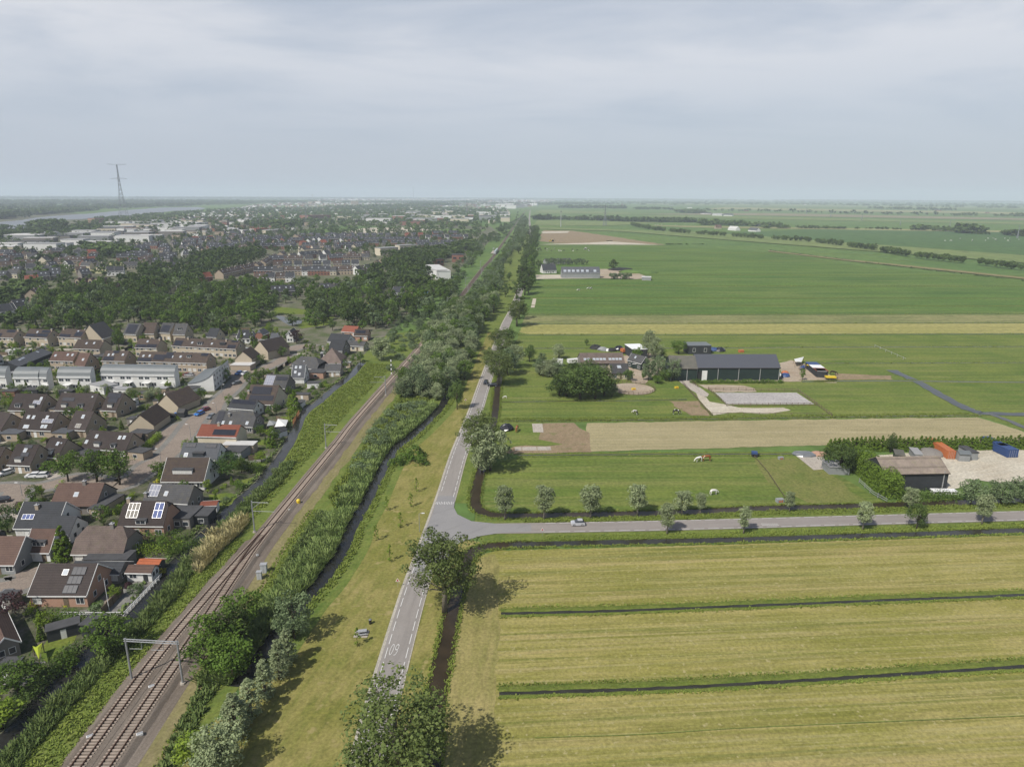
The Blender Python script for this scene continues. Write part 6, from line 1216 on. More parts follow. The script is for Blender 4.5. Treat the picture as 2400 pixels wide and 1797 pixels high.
# special buildings seen among them
def hall(S, A, B, depth, h, wall, roof, label, cat='industrial hall', name='industrial_hall', group=None, band=True):
    a, b = S(*A), S(*B); d = b-a; L_ = d.length; d.normalize(); n = Vector((-d.y, d.x, 0)); c = (a+b)/2+n*depth/2; t = empty(name, (c.x, c.y, 0), math.atan2(d.y, d.x), label, cat, group)
    m = MB(); m.box(-L_/2, -depth/2, -.1, L_/2, depth/2, h); m.build('wall', WL[wall], t); m = MB(); m.box(-L_/2-.3, -depth/2-.3, h, L_/2+.3, depth/2+.3, h+.5); m.build('roof', RT[roof], t)
    if band:
        m = MB(); k = max(2, int(L_/7))
        for i in range(k): x = -L_/2+(i+.5)*L_/k; m.box(x-2, -depth/2-.08, h*.45, x+2, -depth/2+.02, h*.7)
        m.build('window_band', M_GLASS, t)['kind'] = 'stuff'
    return t
hall(T2, (1075, 735), (1230, 725), 14, 10, 'cream', 'pale', 'cream apartment block with big windows before the dark estate, left part', 'apartment block', 'apartment_block')
hall(T2, (1240, 700), (1400, 692), 14, 9, 'cream', 'pale', 'cream apartment block before the dark estate, right part', 'apartment block', 'apartment_block')
hall(T2, (375, 718), (575, 712), 12, 6, 'cream', 'bitumen', 'low cream building with dark roof behind the estate', 'block', 'low_block')
hall(T2, (1465, 880), (1560, 940), 14, 8, 'white', 'light', 'white boxy building beside the railway thicket, left wing', 'office', 'office_building'); hall(T2, (1565, 940), (1650, 935), 12, 9, 'white', 'light', 'white boxy building beside the railway thicket, right wing', 'office', 'office_building')
hall(T2, (1690, 790), (1790, 790), 12, 9, 'redb', 'bitumen', 'red brick and dark block beside the railway', 'apartment block', 'apartment_block'); hall(T2, (1560, 825), (1620, 820), 8, 8, 'redb', 'bitumen', 'small red brick block among trees by the railway', 'block', 'low_block')
hall(T2, (825, 300), (885, 300), 30, 34, 'tan', 'pale', 'tall tan tower block in the hazy distance', 'tower block', 'tower_block', band=False)
hall(T2, (1120, 1135), (1240, 1135), 8, 4, 'grey', 'bitumen', 'grey flat-roofed house by the playground trees', 'house', 'flat_roofed_house')
row(T2, (1180, 1095), (1300, 1095), 1, 'white', 'with a hipped look behind the grey flat-roofed house')
hall(T2, (450, 425), (650, 420), 50, 14, 'redb', 'redbrown', 'long red-brown hall far beyond the estate'); hall(T1, (820, 450), (900, 445), 20, 12, 'pink', 'redbrown', 'pinkish block by the river', 'block', 'low_block')
hall(T2, (1470, 250), (1700, 248), 120, 30, 'cream', 'light', 'huge pale yellow distribution hall on the horizon'); hall(T2, (0, 535), (110, 530), 20, 8, 'redb', 'orange', 'orange-roofed hall left of the green field'); hall(T2, (110, 540), (235, 530), 18, 6, 'cream', 'pale', 'pale flat hall beside the orange-roofed one')
hall(T3, (640, 275), (850, 272), 60, 12, 'white', 'light', 'long white hall beyond the tree belt right of the railway')
HALLS = []
for x, y in spread([P_(T1, (-30, 700), (20, 590), (330, 555), (800, 530), (1000, 470), (1750, 440), (1760, 560), (1300, 590), (1000, 640), (420, 690), (200, 720))], 50, 12):
    if any((x-a)**2+(y-b)**2 < 28**2 for a, b in HP): continue
    w, d, h = rh.uniform(30, 62), rh.uniform(18, 34), rh.uniform(6, 11); r_ = rh.choice(('light', 'light', 'pale', 'pale', 'bitumen', 'light')); wl = rh.choice(('white', 'grey', 'white', 'cream', 'grey', 'greyb'))
    t = empty('industrial_hall', (x, y, 0), R_(rh.choice((8, 8, 14, 98))), {'light': 'white-roofed', 'pale': 'grey-roofed', 'bitumen': 'dark-roofed'}[r_]+' hall of the industrial estate, '+{'white': 'white', 'grey': 'grey', 'cream': 'cream', 'greyb': 'brick'}[wl]+' walls', 'industrial hall', r_+' '+wl+' halls of the industrial estate'); HALLS.append((x, y))
    m = MB(); m.box(-w/2, -d/2, -.1, w/2, d/2, h); m.build('wall', WL[wl], t); m = MB(); m.box(-w/2-.2, -d/2-.2, h, w/2+.2, d/2+.2, h+.6); m.build('roof', RT[r_], t)
for x, y in spread([P_(T2, (680, 430), (1300, 370), (2150, 370), (2180, 440), (1900, 480), (1200, 470))], 85, 13):
    w, d, h = rh.uniform(35, 80), rh.uniform(20, 45), rh.uniform(7, 14); r_ = rh.choice(('light', 'light', 'pale', 'bitumen')); wl = rh.choice(('white', 'grey', 'cream', 'redb'))
    t = empty('industrial_hall', (x, y, 0), R_(rh.choice((2, 2, 92))), {'light': 'white-roofed', 'pale': 'grey-roofed', 'bitumen': 'dark-roofed'}[r_]+' hall far along the railway, '+{'white': 'white', 'grey': 'grey', 'cream': 'cream', 'redb': 'brick'}[wl]+' walls', 'industrial hall', r_+' '+wl+' halls far along the railway')
    m = MB(); m.box(-w/2, -d/2, -.1, w/2, d/2, h); m.build('wall', WL[wl], t); m = MB(); m.box(-w/2-.2, -d/2-.2, h, w/2+.2, d/2+.2, h+.6); m.build('roof', RT[r_], t)
# distant town: uncountable
def far_blocks(name, polys, dist, seed, wr, hr, mats):
    P = spread(polys, dist, seed); rr = random.Random(seed); m = MB()
    for x, y in P:
        w, d, h = rr.uniform(*wr), rr.uniform(*wr)*.6, rr.uniform(*hr); M = Matrix.Translation((x, y, 0)) @ Matrix.Rotation(rr.uniform(-.3, .3), 4, 'Z'); k = rr.randrange(len(mats)//2)*2
        if rr.random() < .5: m.box(-w/2, -d/2, 0, w/2, d/2, h, k, M); m.box(-w/2-.2, -d/2-.2, h, w/2+.2, d/2+.2, h+.6, k+1, M)
        else:
            m.box(-w/2, -d/2, 0, w/2, d/2, h*.6, k, M); b = len(m.v); m.v += [tuple(M @ Vector(p)) for p in ((-w/2, -d/2, h*.6), (w/2, -d/2, h*.6), (w/2, d/2, h*.6), (-w/2, d/2, h*.6), (-w/2, 0, h), (w/2, 0, h))]
            for f in ((0, 1, 5, 4), (2, 3, 4, 5), (1, 2, 5), (3, 0, 4)): m.f.append(tuple(b+i for i in f)); m.m.append(k+1)
    o = m.build(name, mats); o['kind'] = 'stuff'; return P
FM = [WL['white'], RT['dark'], WL['tan'], RT['brown'], WL['white'], RT['light'], WL['redb'], RT['dark'], WL['grey'], RT['pale']]
far_blocks('distant_town', [P_(T1, (900, 560), (1700, 380), (2208, 300), (2208, 560), (1500, 600)), P_(T2, (0, 560), (0, 300), (500, 250), (1000, 240), (1750, 235), (2150, 330), (2200, 380), (1300, 370), (650, 430), (500, 500))], 34, 14, (9, 24), (5, 10), FM)
far_blocks('distant_town', [P_(T2, (300, 300), (700, 225), (1700, 200), (2208, 210), (2208, 330), (1700, 240)), P_(T3, (0, 330), (0, 215), (420, 205), (430, 215), (180, 310))], 95, 15, (20, 70), (8, 22), FM)
far_blocks('distant_farms', [P_(T3, (900, 290), (1300, 300), (1700, 330), (2208, 340), (2208, 370), (1500, 350)), P_(T4, (0, 290), (800, 300), (2000, 400), (2208, 400), (1500, 330))], 420, 16, (14, 40), (5, 9), FM)
# tree masses of the distance
near_z = [P_(T1, (0, 760), (0, 640), (900, 520), (2208, 520), (2208, 700), (1500, 850), (500, 1000), (0, 1250)), P_(T2, (0, 700), (0, 520), (1950, 530), (1950, 560), (1700, 680), (1000, 760), (500, 730))]
far_z = [P_(T1, (0, 640), (0, 560), (900, 440), (1800, 350), (2208, 330), (2208, 520), (900, 520)), P_(T2, (0, 520), (0, 330), (1500, 320), (2150, 340), (2180, 420), (1950, 530)), ]
def clear_(P, d1, d2): return [p for p in P if all(abs(p[0]-a)+abs(p[1]-b) > d1 for a, b in HP) and all(abs(p[0]-a)+abs(p[1]-b) > d2 for a, b in HALLS)]
stuff_trees('town_trees', clear_(spread(near_z, 15, 17), 9, 28), 6, 12, LF_DARK, 16, 12, 1.6, 18)
stuff_trees('town_trees', clear_(spread(far_z, 27, 27), 9, 26), 9, 15, LF_DARK, 10, 8, 2.8, 19, asp=1.3)
def belt(name, S, A, B, width, d, h0, h1, seed, asp=1.6, k=9, n=8, size=3.0, mat=None):
    a, b = S(*A), S(*B); rr = random.Random(seed); L_ = (b-a).length; nn = (b-a).normalized(); r = Vector((-nn.y, nn.x, 0)); P = []
    for i in range(min(9000, int(1.5*L_*max(width, d)/d/d))):
        p = a.lerp(b, rr.random())+r*rr.uniform(0, width); P.append((p.x, p.y))
    return stuff_trees(name, P, h0, h1, mat or LF_DARK, k, n, size, seed, asp=asp)
for A, B, wd, d, h0, h1 in (((190, 425), (345, 425), 40, 12, 12, 20), ((355, 425), (470, 425), 30, 12, 10, 16), ((480, 427), (550, 427), 25, 12, 10, 15), ((570, 427), (665, 427), 30, 12, 12, 18), ((665, 428), (985, 440), 40, 12, 12, 19), ((985, 442), (1600, 448), 50, 12, 12, 18), ((1600, 470), (1990, 478), 60, 13, 10, 19), ((2000, 480), (2208, 490), 80, 14, 8, 15), ((1040, 335), (1380, 340), 50, 22, 12, 22), ((400, 322), (980, 328), 60, 18, 14, 26), ((1390, 360), (1560, 370), 80, 20, 12, 22), ((1550, 345), (2208, 352), 20, 34, 8, 20), ((0, 300), (900, 290), 500, 55, 12, 24), ((900, 280), (2208, 290), 300, 70, 12, 24)):
    belt('tree_belt', T3, A, B, wd, d, h0, h1, int(A[0]+A[1]))
for A, B, wd, d, h0, h1 in (((-10, 500), (195, 497), 14, 8, 6, 11), ((245, 498), (400, 502), 12, 8, 6, 11), ((415, 502), (790, 506), 12, 9, 6, 10), ((840, 503), (1250, 515), 10, 10, 4, 8), ((1250, 517), (1560, 525), 30, 12, 7, 18), ((1575, 535), (1750, 545), 40, 10, 14, 24), ((1750, 548), (1910, 555), 12, 12, 5, 8), ((2020, 560), (2300, 572), 30, 13, 9, 18),
                       ((-10, 355), (110, 356), 20, 25, 8, 20), ((200, 358), (700, 372), 12, 30, 8, 22), ((700, 372), (1600, 388), 12, 34, 6, 22), ((1600, 390), (2300, 400), 80, 34, 8, 22), ((830, 330), (1500, 345), 200, 55, 12, 22), ((0, 290), (2300, 330), 120, 80, 12, 20), ((0, 262), (2300, 300), 900, 190, 14, 24)):
    belt('tree_belt', T4, A, B, wd, d, h0, h1, int(A[0]*3+A[1]))
for S, A, B, wd, d, h0, h1 in ((T1, (-60, 514), (230, 508), 25, 14, 9, 15), (T1, (330, 482), (520, 446), 25, 14, 9, 15), (T1, (880, 432), (1300, 400), 30, 22, 9, 15), (T1, (1300, 396), (1700, 368), 30, 26, 9, 16), (T1, (370, 384), (850, 345), 160, 26, 14, 24), (T1, (-100, 432), (300, 400), 120, 26, 14, 24), (T1, (0, 590), (450, 560), 60, 13, 9, 15), (T1, (250, 560), (1000, 490), 60, 15, 9, 15), (T1, (470, 520), (560, 500), 40, 10, 18, 26), (T1, (880, 335), (1750, 305), 240, 55, 14, 24), (T1, (1750, 300), (2300, 290), 300, 60, 12, 22), (T2, (0, 270), (900, 260), 500, 75, 12, 22), (T2, (980, 330), (1800, 300), 300, 42, 14, 26), (T2, (1500, 290), (2208, 260), 300, 50, 14, 26), (T2, (0, 480), (430, 470), 90, 16, 10, 16), (T2, (380, 440), (1500, 460), 30, 18, 8, 14), (T2, (240, 500), (350, 495), 50, 11, 17, 24), (T2, (1500, 470), (1800, 480), 30, 14, 8, 13),
                               (T1, (-200, 290), (2208, 285), 1800, 80, 20, 32), (T2, (0, 285), (2208, 285), 1800, 90, 18, 28), (T1, (-200, 250), (2208, 250), 6000, 170, 24, 40), (T2, (0, 250), (2208, 250), 6000, 170, 24, 40), (T3, (0, 255), (2208, 262), 6000, 170, 24, 40), (T4, (0, 262), (2208, 280), 6000, 180, 24, 40), (T2, (1640, 760), (1900, 640), 20, 8, 8, 12), (T1, (700, 700), (960, 760), 30, 9, 10, 17), (T1, (320, 800), (620, 770), 16, 10, 8, 12), (T1, (0, 930), (600, 900), 30, 12, 6, 10), (T1, (30, 1180), (380, 1000), 18, 9, 7, 11), (T1, (0, 1340), (240, 1330), 25, 8, 6, 10)):
    belt('tree_belt', S, A, B, wd, d, h0, h1, int(A[0]*5+A[1]+7), k=9 if S is not T2 or A[1] < 700 else 14, size=2.4)
stuff_trees('river_woods', spread([P_(T1, (-500, 425), (0, 418), (300, 385), (560, 362), (880, 330), (1700, 300), (2208, 285), (2208, 262), (-500, 262))], 62, 91, 6000), 12, 24, LF_DARK, 9, 8, 3.0, 92, asp=2.3)
stuff_trees('polder_woods', spread([P_(T3, (300, 300), (1000, 300), (2208, 300), (2208, 262), (300, 262)), P_(T4, (0, 290), (2300, 335), (2300, 300), (0, 262))], 150, 93, 2600), 12, 22, LF_DARK, 9, 8, 3.0, 94, asp=2.6)
# pollard row beyond the meadow
make_tree('row_willow', 'round', 8, 9, 22, 20, 1.5, LF_DARK, None, 3, 30)
RW = [(1030, 478), (1250, 520), (1500, 545), (1800, 565), (2208, 595)]; RW4 = [(0, 590), (330, 615), (580, 645), (900, 690), (1300, 760), (1800, 815), (2208, 865)]
ln = resample([T3(*p) for p in RW]+[T4(*p) for p in RW4[1:]], 9.5)
for i, p in enumerate(ln):
    if (i*7919) % 11 < 9 and i < 300: plant('row_willow', (p.x+random.uniform(-1, 1), p.y+random.uniform(-2, 2)), random.uniform(9, 12), 'rounded willow in the long row crossing the far meadow', group='willows of the long meadow row', trunk=False, w=12)
# low rough dyke with brush along the big meadow
belt('dyke_scrub', T3, (1330, 640), (1700, 640), 3, 3, 1.5, 3, 71, 2.0, 6, 8, 3); belt('dyke_scrub', T4, (0, 690), (740, 780), 3, 4, 1, 2, 72, 2.5, 6, 8, 3, LF_GREY); belt('dyke_scrub', T4, (740, 785), (2208, 955), 3, 5, 1, 1.8, 73, 2.5, 6, 8, 3, LF_GREY)
patch('dyke_track', [T4(*p) for p in ((0, 690), (740, 775), (1500, 850), (2300, 935), (2300, 950), (1500, 866), (740, 788), (0, 700))]+[], M_DRYGRASS, .75)
# ---- pylons and masts
M_LAT = m_plain('lattice_steel', (.22, .24, .25), (.17, .185, .19), .1, .6, .4, .2)
def pylon(p, h, arms, label, w=None, cat='pylon', name='pylon', group=None, rz=.2, th=.5):
    t = empty(name, (p.x, p.y, 0), rz, label, cat, group); w = w or h*.085; m = MB(); N_ = 12
    def hw(z): return w*.92*(1-z/h)**1.9+w*.08
    for sx in (-1, 1):
        for sy in (-1, 1): m.tube([(sx*hw(z), sy*hw(z), z) for z in [h*i/N_ for i in range(N_+1)]], [th]*(N_+1), 4)
    m.build('leg_frame', M_LAT, t); m = MB()
    for i in range(N_):
        z0, z1 = h*i/N_, h*(i+1)/N_
        for s in (-1, 1):
            for (a, b) in ((-1, 1), (1, -1)):
                m.tube([(a*hw(z0), s*hw(z0), z0), (b*hw(z1), s*hw(z1), z1)], th*.6, 3); m.tube([(s*hw(z0), a*hw(z0), z0), (s*hw(z1), b*hw(z1), z1)], th*.6, 3)
    m.build('bracing', M_LAT, t)
    for z, s, dz in arms:
        m = MB()
        for k in (-1, 1):
            m.tube([(0, k*hw(z)*.6, z), (s, 0, z+dz), (0, -k*hw(z)*.6, z)], th*.8, 4); m.tube([(0, k*hw(z)*.6, z+h*.022), (s, 0, z+dz)], th*.7, 4); m.tube([(0, k*hw(z)*.6, z), (-s, 0, z+dz), (0, -k*hw(z)*.6, z)], th*.8, 4); m.tube([(0, k*hw(z)*.6, z+h*.022), (-s, 0, z+dz)], th*.7, 4)
        m.build('crossarm', M_LAT, t)
    return t
pb = G(291, 512)
H1 = hgt(pb, 386); pylon(pb, H1, [(H1*.985, 30, 4), (H1*.74, 26, 0)], 'giant lattice pylon with drooping upper arms standing by the river', w=13, th=.45)
p = T3(800, 475); h2 = hgt(p, 400+290/3.68); pylon(p, h2, [(h2*.9, 7, 0), (h2*.75, 9, 0), (h2*.6, 8, 0)], 'lattice pylon in the meadow in front of the tree belt', th=.3)
p = T2(435, 440); pylon(p, 45, [(40, 8, 0), (34, 10, 0)], 'faint pylon beside the red-brown hall', th=.4)
p = T2(1820, 380); pylon(p, hgt(p, 400+250/3.68), [(50, 9, 0), (40, 11, 0)], 'faint pylon left of the railway in the distance', th=.5)
for i, (X, Y, top) in enumerate([(330, 375, 315), (540, 400, 340), (808, 430, 365), (1140, 470, 418), (1567, 480, 430), (2150, 585, 470)]):
    p = T4(X, Y); h = hgt(p, 400+top/3.68); pylon(p, h, [(h*.9, h*.12, 0), (h*.7, h*.16, 0)], 'pale pylon of the line crossing the far polder', w=h*.05, group='pylons of the polder line', th=.35)
t = empty('tower_block', tuple(G(732, 458)), 0, 'faint tower on the horizon left of the tan tower block', 'tower block'); m = MB(); m.box(-18, -18, 0, 18, 18, 95); m.build('wall', WL['tan'], t); m = MB(); m.box(-19, -19, 95, 19, 19, 99); m.build('roof', RT['pale'], t)
for i, (X, Y) in enumerate([(1500, 415), (1280, 365), (1120, 220)]):
    p = T3(420, 485) if i == 0 else (T2(1200, 400) if i == 1 else T2(1358, 230)); h = hgt(p, 400+(355, 340, 155)[i]/3.68); t = empty('mast', tuple(p), 0, ('white mast beside the railway bend', 'thin mast above the far halls', 'tall chimney-like mast on the horizon')[i], 'mast'); m = MB(); m.tube([(0, 0, 0), (0, 0, h)], [p.y*.0006, p.y*.0004], 6); m.build('pole', M_ALU if i < 2 else M_LAT, t); m = MB(); m.box(-p.y*.001, -p.y*.001, h, p.y*.001, p.y*.001, h+p.y*.001); m.build('cap', M_LAT, t)
# ------------------------------------------------------------ farms on the right
RT['slateplain'] = m_plain('roof_sheet_slate', (.085, .09, .105), (.078, .083, .098), .05, .45, .4)
RT['oldsheet'] = m_plain('roof_sheet_old', (.10, .10, .088), (.15, .14, .115), .5, .9, .2)
RT['corr'] = m_tiles('roof_sheet_weathered', (.30, .245, .20), (.17, .14, .12), (.24, .22, .13), 1.6)
RT['whites'] = m_plain('roof_sheet_white', (.85, .85, .85), (.78, .78, .78), .3, .5, .3)
M_BLUE = m_plain('paint_blue', (.035, .075, .22), (.03, .06, .16), 1, .5, .4); M_ORANGE = m_plain('paint_orange', (.50, .16, .05), (.42, .13, .05), .6, .55, .4); M_YELP = m_plain('paint_yellow', (.75, .55, .03), (.65, .45, .03), 1, .5, .4)
M_BLACK = m_plain('black_rubber', (.02, .02, .02), (.03, .03, .03), 2, .7, .3); M_REDP = m_plain('paint_red', (.45, .03, .03), (.35, .03, .03), 1, .4, .5); M_SILVER = m_plain('paint_silver', (.62, .63, .66), (.56, .57, .60), 1, .3, .5, .3)
M_CARB = m_plain('paint_black', (.02, .02, .025), (.015, .015, .02), 1, .25, .5); M_CARBL = m_plain('paint_bright_blue', (.03, .18, .55), (.03, .15, .45), 1, .25, .5); M_CARG = m_plain('paint_grey', (.18, .19, .20), (.15, .16, .17), 1, .3, .5); M_CARR = m_plain('paint_dark_red', (.22, .015, .03), (.18, .015, .03), 1, .25, .5); M_CARW = m_plain('paint_car_white', (.75, .75, .75), (.7, .7, .7), 1, .3, .5)
t = HE(TJ, (210, 632), (1290, 632), (300, 444), 'big dark-walled barn with a smooth slate roof and white sliding door', 6.0, 27, wall='green', roof='slateplain', eave='dark', win=False, cat='barn', name='barn')
def barn_front(t, doors, posts, mat=M_ALU):
    w = [c for c in t.children if c.name.split('.')[0] == 'wall'][0]; xs = [v.co.x for v in w.data.vertices]; ys = [v.co.y for v in w.data.vertices]; x0, x1, y0 = min(xs), max(xs), min(ys)
    for u in posts: m = MB(); m.box(x0+(x1-x0)*u-.12, y0-.16, 0, x0+(x1-x0)*u+.12, y0-.01, 5.9); m.build('downpipe', mat, t)
    for u0, u1, h, mt, nm in doors: m = MB(); m.box(x0+(x1-x0)*u0, y0-.1, 0, x0+(x1-x0)*u1, y0-.02, h); m.build(nm, mt, t)
barn_front(t, [(.01, .06, 4.2, M_BLACK, 'doorway'), (.062, .125, 4.6, M_WHITE, 'sliding_door')], (.0, .255, .505, .765, .995))
t = HE(TI, (1520, 638), (1862, 640), (1415, 460), 'older left half of the big barn with a streaked grey-green sheet roof', 5.8, 27, wall='green', roof='oldsheet', eave='dark', win=False, cat='barn', name='barn')
barn_front(t, [], (.02, .62))
HE(TI, (345, 560), (905, 556), (330, 428), 'long old farm shed with a row of small rooflights', 3.4, 30, wall='greyb', roof='old', win=False, cat='farm shed', name='farm_shed', sky=[(u, .6, 1.2, 1.3) for u in (.1, .18, .31, .39, .47, .55, .68, .76, .84, .92)], eave='dark')
HE(TI, (745, 690), (970, 686), (690, 566), 'lower grey-roofed farm shed with a single bright skylight', 3.0, 26, wall='buff', roof='grey', cat='farm shed', name='farm_shed', sky=((.5, .35, 1.6, 1.8),), eave='dark')
flatbox(TI, (1015, 384), (1205, 378), 13, 5, 'dark', 'whites', 'open dark shed with a bright white roof', 'farm shed', 'farm_shed', win=0)
t = HG(TI, (1120, 560), (1225, 540), 9, 'small dark green farmhouse with white window frames', 3.6, 46, wall='green', roof='grey', gable='white', cat='farmhouse', name='farmhouse', sky=((.4, .4),))
HE(TI, (1010, 560), (1110, 565), (1020, 520), 'low dark wing of the green farmhouse', 2.8, 35, wall='green', roof='dark', cat='farmhouse', name='farmhouse_wing')
flatbox(TI, (1735, 334), (2028, 332), 9, 4.6, 'dark', 'zinc', 'black shed with a grey roof behind the big barn', 'farm shed', 'farm_shed', win=2)
g = 'field stalls along the stable yard'
for A, B, r_, l in (((1590, 545), (1640, 580), 'blue', 'stall with a blue roof at the far end of the stable row'), ((1640, 582), (1690, 620), 'whites', 'stall with a white roof in the stable row'), ((1690, 622), (1740, 660), 'red', 'stall with a red roof in the stable row'), ((1745, 662), (1860, 668), 'pale', 'stall with a grey roof at the near end of the stable row')):
    if r_ == 'blue': RT['blue'] = M_BLUE
    flatbox(TJ, A, B, 5, 3.0, 'dark', r_, l, 'stall', 'horse_stall', g, win=0)
def tent(S, P, h, mat, label, cat='sail', name='shade_sail'):
    p = [S(*q_) for q_ in P]; m = MB(); c = sum((v for v in p), Vector())/len(p)
    for i in range(len(p)):
        a, b = p[i], p[(i+1) % len(p)]; m.poly([(a.x, a.y, h*.7+(i % 2)*.6), (b.x, b.y, h*.7+((i+1) % 2)*.6), (c.x, c.y, h)]); m.poly([(c.x, c.y, h-.04), (b.x, b.y, h*.7+((i+1) % 2)*.6-.04), (a.x, a.y, h*.7+(i % 2)*.6-.04)])
    t = empty(name, (0, 0, 0), 0, label, cat); m.build('canvas', mat, t)
    for i, v in enumerate(p): m = MB(); m.tube([(v.x, v.y, 0), (v.x, v.y, h*.7+(i % 2)*.6)], .08, 5); m.build('post', M_WOOD, t)
tent(TJ, ((1435, 560), (1560, 545), (1530, 600), (1450, 610)), 3.2, M_WHITE, 'white shade sail over the stable yard')
tent(TJ, ((1590, 650), (1650, 610), (1655, 660)), 3.0, M_YELP, 'yellow tarpaulin leaning beside the stalls')
tent(TJ, ((1500, 640), (1570, 620), (1580, 650), (1510, 660)), 1.6, M_BLUE, 'blue tarpaulin heap in the stable yard')
def blob(S, X, Y, r, h, mat, label, cat, name, seed=1, flat=1.0, asp=1.0, rz=0):
    rr = random.Random(seed); m = MB(); K = 10; c = S(X, Y); rings = [(1, 0), (.95, .35), (.75, .7), (.4, .93)]
    for s, z in rings:
        for k in range(K): a = 6.283*k/K; q_ = s*rr.uniform(.85, 1.1); m.v.append((math.cos(a)*r*q_*asp, math.sin(a)*r*q_, z*h*rr.uniform(.85, 1.1)))
    m.v.append((0, 0, h))
    for j in range(3):
        for k in range(K): l = (k+1) % K; m.f.append((j*K+k, j*K+l, (j+1)*K+l, (j+1)*K+k)); m.m.append(0)
    for k in range(K): m.f.append((3*K+k, 3*K+(k+1) % K, 4*K)); m.m.append(0)
    return tag(m.build(name, mat, None, (c.x, c.y, .1), rz), label, cat)
blob(TJ, 1325, 730, 2.2, 1.6, M_BLUE, 'round blue wrapped heap at the barn corner', 'heap', 'wrapped_heap', 1); blob(TJ, 1320, 690, 1.8, 1.2, M_ORANGE, 'orange heap beside the blue one at the barn corner', 'heap', 'wrapped_heap', 2)
blob(TI, 530, 370, 3.2, 2.2, M_BLACK, 'black tyre-covered heap on the left of the machine yard', 'heap', 'machine_heap', 3); blob(TI, 620, 390, 3, 1.8, WL['grey'], 'grey sheeted heap in the machine yard', 'heap', 'machine_heap', 4); blob(TI, 740, 400, 2.8, 1.6, M_BLACK, 'black low heap in the machine yard', 'heap', 'machine_heap', 5); blob(TI, 830, 390, 2.8, 2.4, M_CARB, 'black round cart-like heap next to the orange machine', 'heap', 'machine_heap', 6); blob(TI, 690, 400, 1.6, 1.2, M_WHITE, 'white sack heap in the machine yard', 'heap', 'sack_heap', 7)
blob(TJ, 400, 395, 3, 1.8, M_BLUE, 'dark blue covered heap right of the black shed', 'heap', 'covered_heap', 8); blob(TJ, 480, 400, 3.2, 2.0, M_CARB, 'black covered heap right of the black shed', 'heap', 'covered_heap', 9)
blob(TK, 1250, 500, 4, 1.6, WL['greyb'], 'rubble heap between the orange container and the grey sheds', 'heap', 'rubble_heap', 10); blob(TL, 1950, 468, 2.2, 1.2, M_CARG, 'dark blue-grey sheeted clamp beside the concrete slab', 'heap', 'silage_clamp', 11, asp=2); blob(TL, 2090, 470, 2.0, 1.2, WL['pink'], 'brown wood-chip heap beside the concrete slab', 'heap', 'chip_heap', 12, asp=1.6)
blob(TH, 1240, 1130, 2.6, 2.2, M_CARB, 'dark machine parked on the grass left of the grazing horse', 'machine', 'farm_machine', 13); blob(T3, 940, 858, 9, 3.0, M_BLACK, 'black covered clamp behind the round hedge of the far farm', 'heap', 'silage_clamp', 14, asp=1.6); blob(T3, 1080, 880, 12, 3.2, GRASSG, 'grassy mound of the far farm yard', 'heap', 'earth_mound', 15, asp=1.8)
def hay(S, X, Y, s, label, mat=None):
    p = S(X, Y); t = empty('field_box', tuple(p), .2, label, 'box'); m = MB(); m.box(-s, -s*.6, .1, s, s*.6, s*1.1); m.build('body', mat or M_YELP, t); m = MB(); m.box(-s*.6, -s*.62-.03, s*.3, -s*.1, -s*.6, s*.8); m.box(s*.1, -s*.62-.03, s*.3, s*.6, -s*.6, s*.8); m.build('openings', M_ORANGE, t)
hay(TI, 1020, 905, .8, 'yellow block standing in the sandy round pen'); hay(TI, 1577, 885, .8, 'yellow block standing on the grass near the concrete path'); hay(TJ, 755, 418, 1.3, 'orange block in the field behind the big barn', M_ORANGE); hay(TL, 1718, 912, 1.0, 'pale water trough by the slim pollard willow', WL['grey']); hay(TL, 1728, 508, .8, 'pale trough at the far side of the worn pasture', WL['grey'])
# fences
def fence(P, h=1.3, sp=3.0, rails=(.5, 1.15), label='', mat=None, r=.07):
    P = [Vector((p[0], p[1], 0)) for p in P]; L_ = sum((b-a).length for a, b in zip(P, P[1:])); sp = max(sp, L_/95); Q = resample(P, sp); mat = mat or M_WOOD
    t = empty('paddock_fence', tuple(Q[0]), 0, label, 'fence'); m = MB(); m.box(-r, -r, 0, r, r, h); me = m.mesh('post', mat); o = Q[0]
    for p in Q: link('post', me, t, p-o)
    for z in rails:
        m = MB()
        for a, b in zip(P, P[1:]):
            d = (b-a).normalized(); n = Vector((-d.y, d.x, 0))*.04; m.poly([tuple(v) for v in (a-o-n+Vector((0, 0, z-.07)), b-o-n+Vector((0, 0, z-.07)), b-o-n+Vector((0, 0, z+.07)), a-o-n+Vector((0, 0, z+.07)))]); m.poly([tuple(v) for v in (a-o-n+Vector((0, 0, z+.07)), b-o-n+Vector((0, 0, z+.07)), b-o+n+Vector((0, 0, z+.07)), a-o+n+Vector((0, 0, z+.07)))])
        m.build('rail', mat, t)
    return t
q_ = [TJ(*p) for p in ((570, 1118), (430, 990), (330, 900))]; fence(q_, 1.4, 2.2, label='brown fence on the left side of the grey arena beside the path')
fence([TJ(*p) for p in ((570, 1118), (1160, 1112), (1750, 1108))], 1.4, 2.4, label='brown fence along the front of the grey arena'); fence([TJ(*p) for p in ((1490, 930), (1620, 1020), (1750, 1115), (1930, 1250))], 1.4, 2.4, label='brown fence on the right side of the grey arena running to the ditch')
fence([TJ(*p) for p in ((330, 905), (1490, 928))], 1.3, 3.2, label='pale fence along the back of the grey arena'); fence([TJ(*p) for p in ((205, 1060), (290, 1160), (380, 1250))], 1.4, 2.2, label='brown fence between the bare paddock and the gravel patch'); fence([TJ(*p) for p in ((90, 800), (210, 880))], 1.3, 2.2, label='brown fence on the right of the concrete path near the barn')
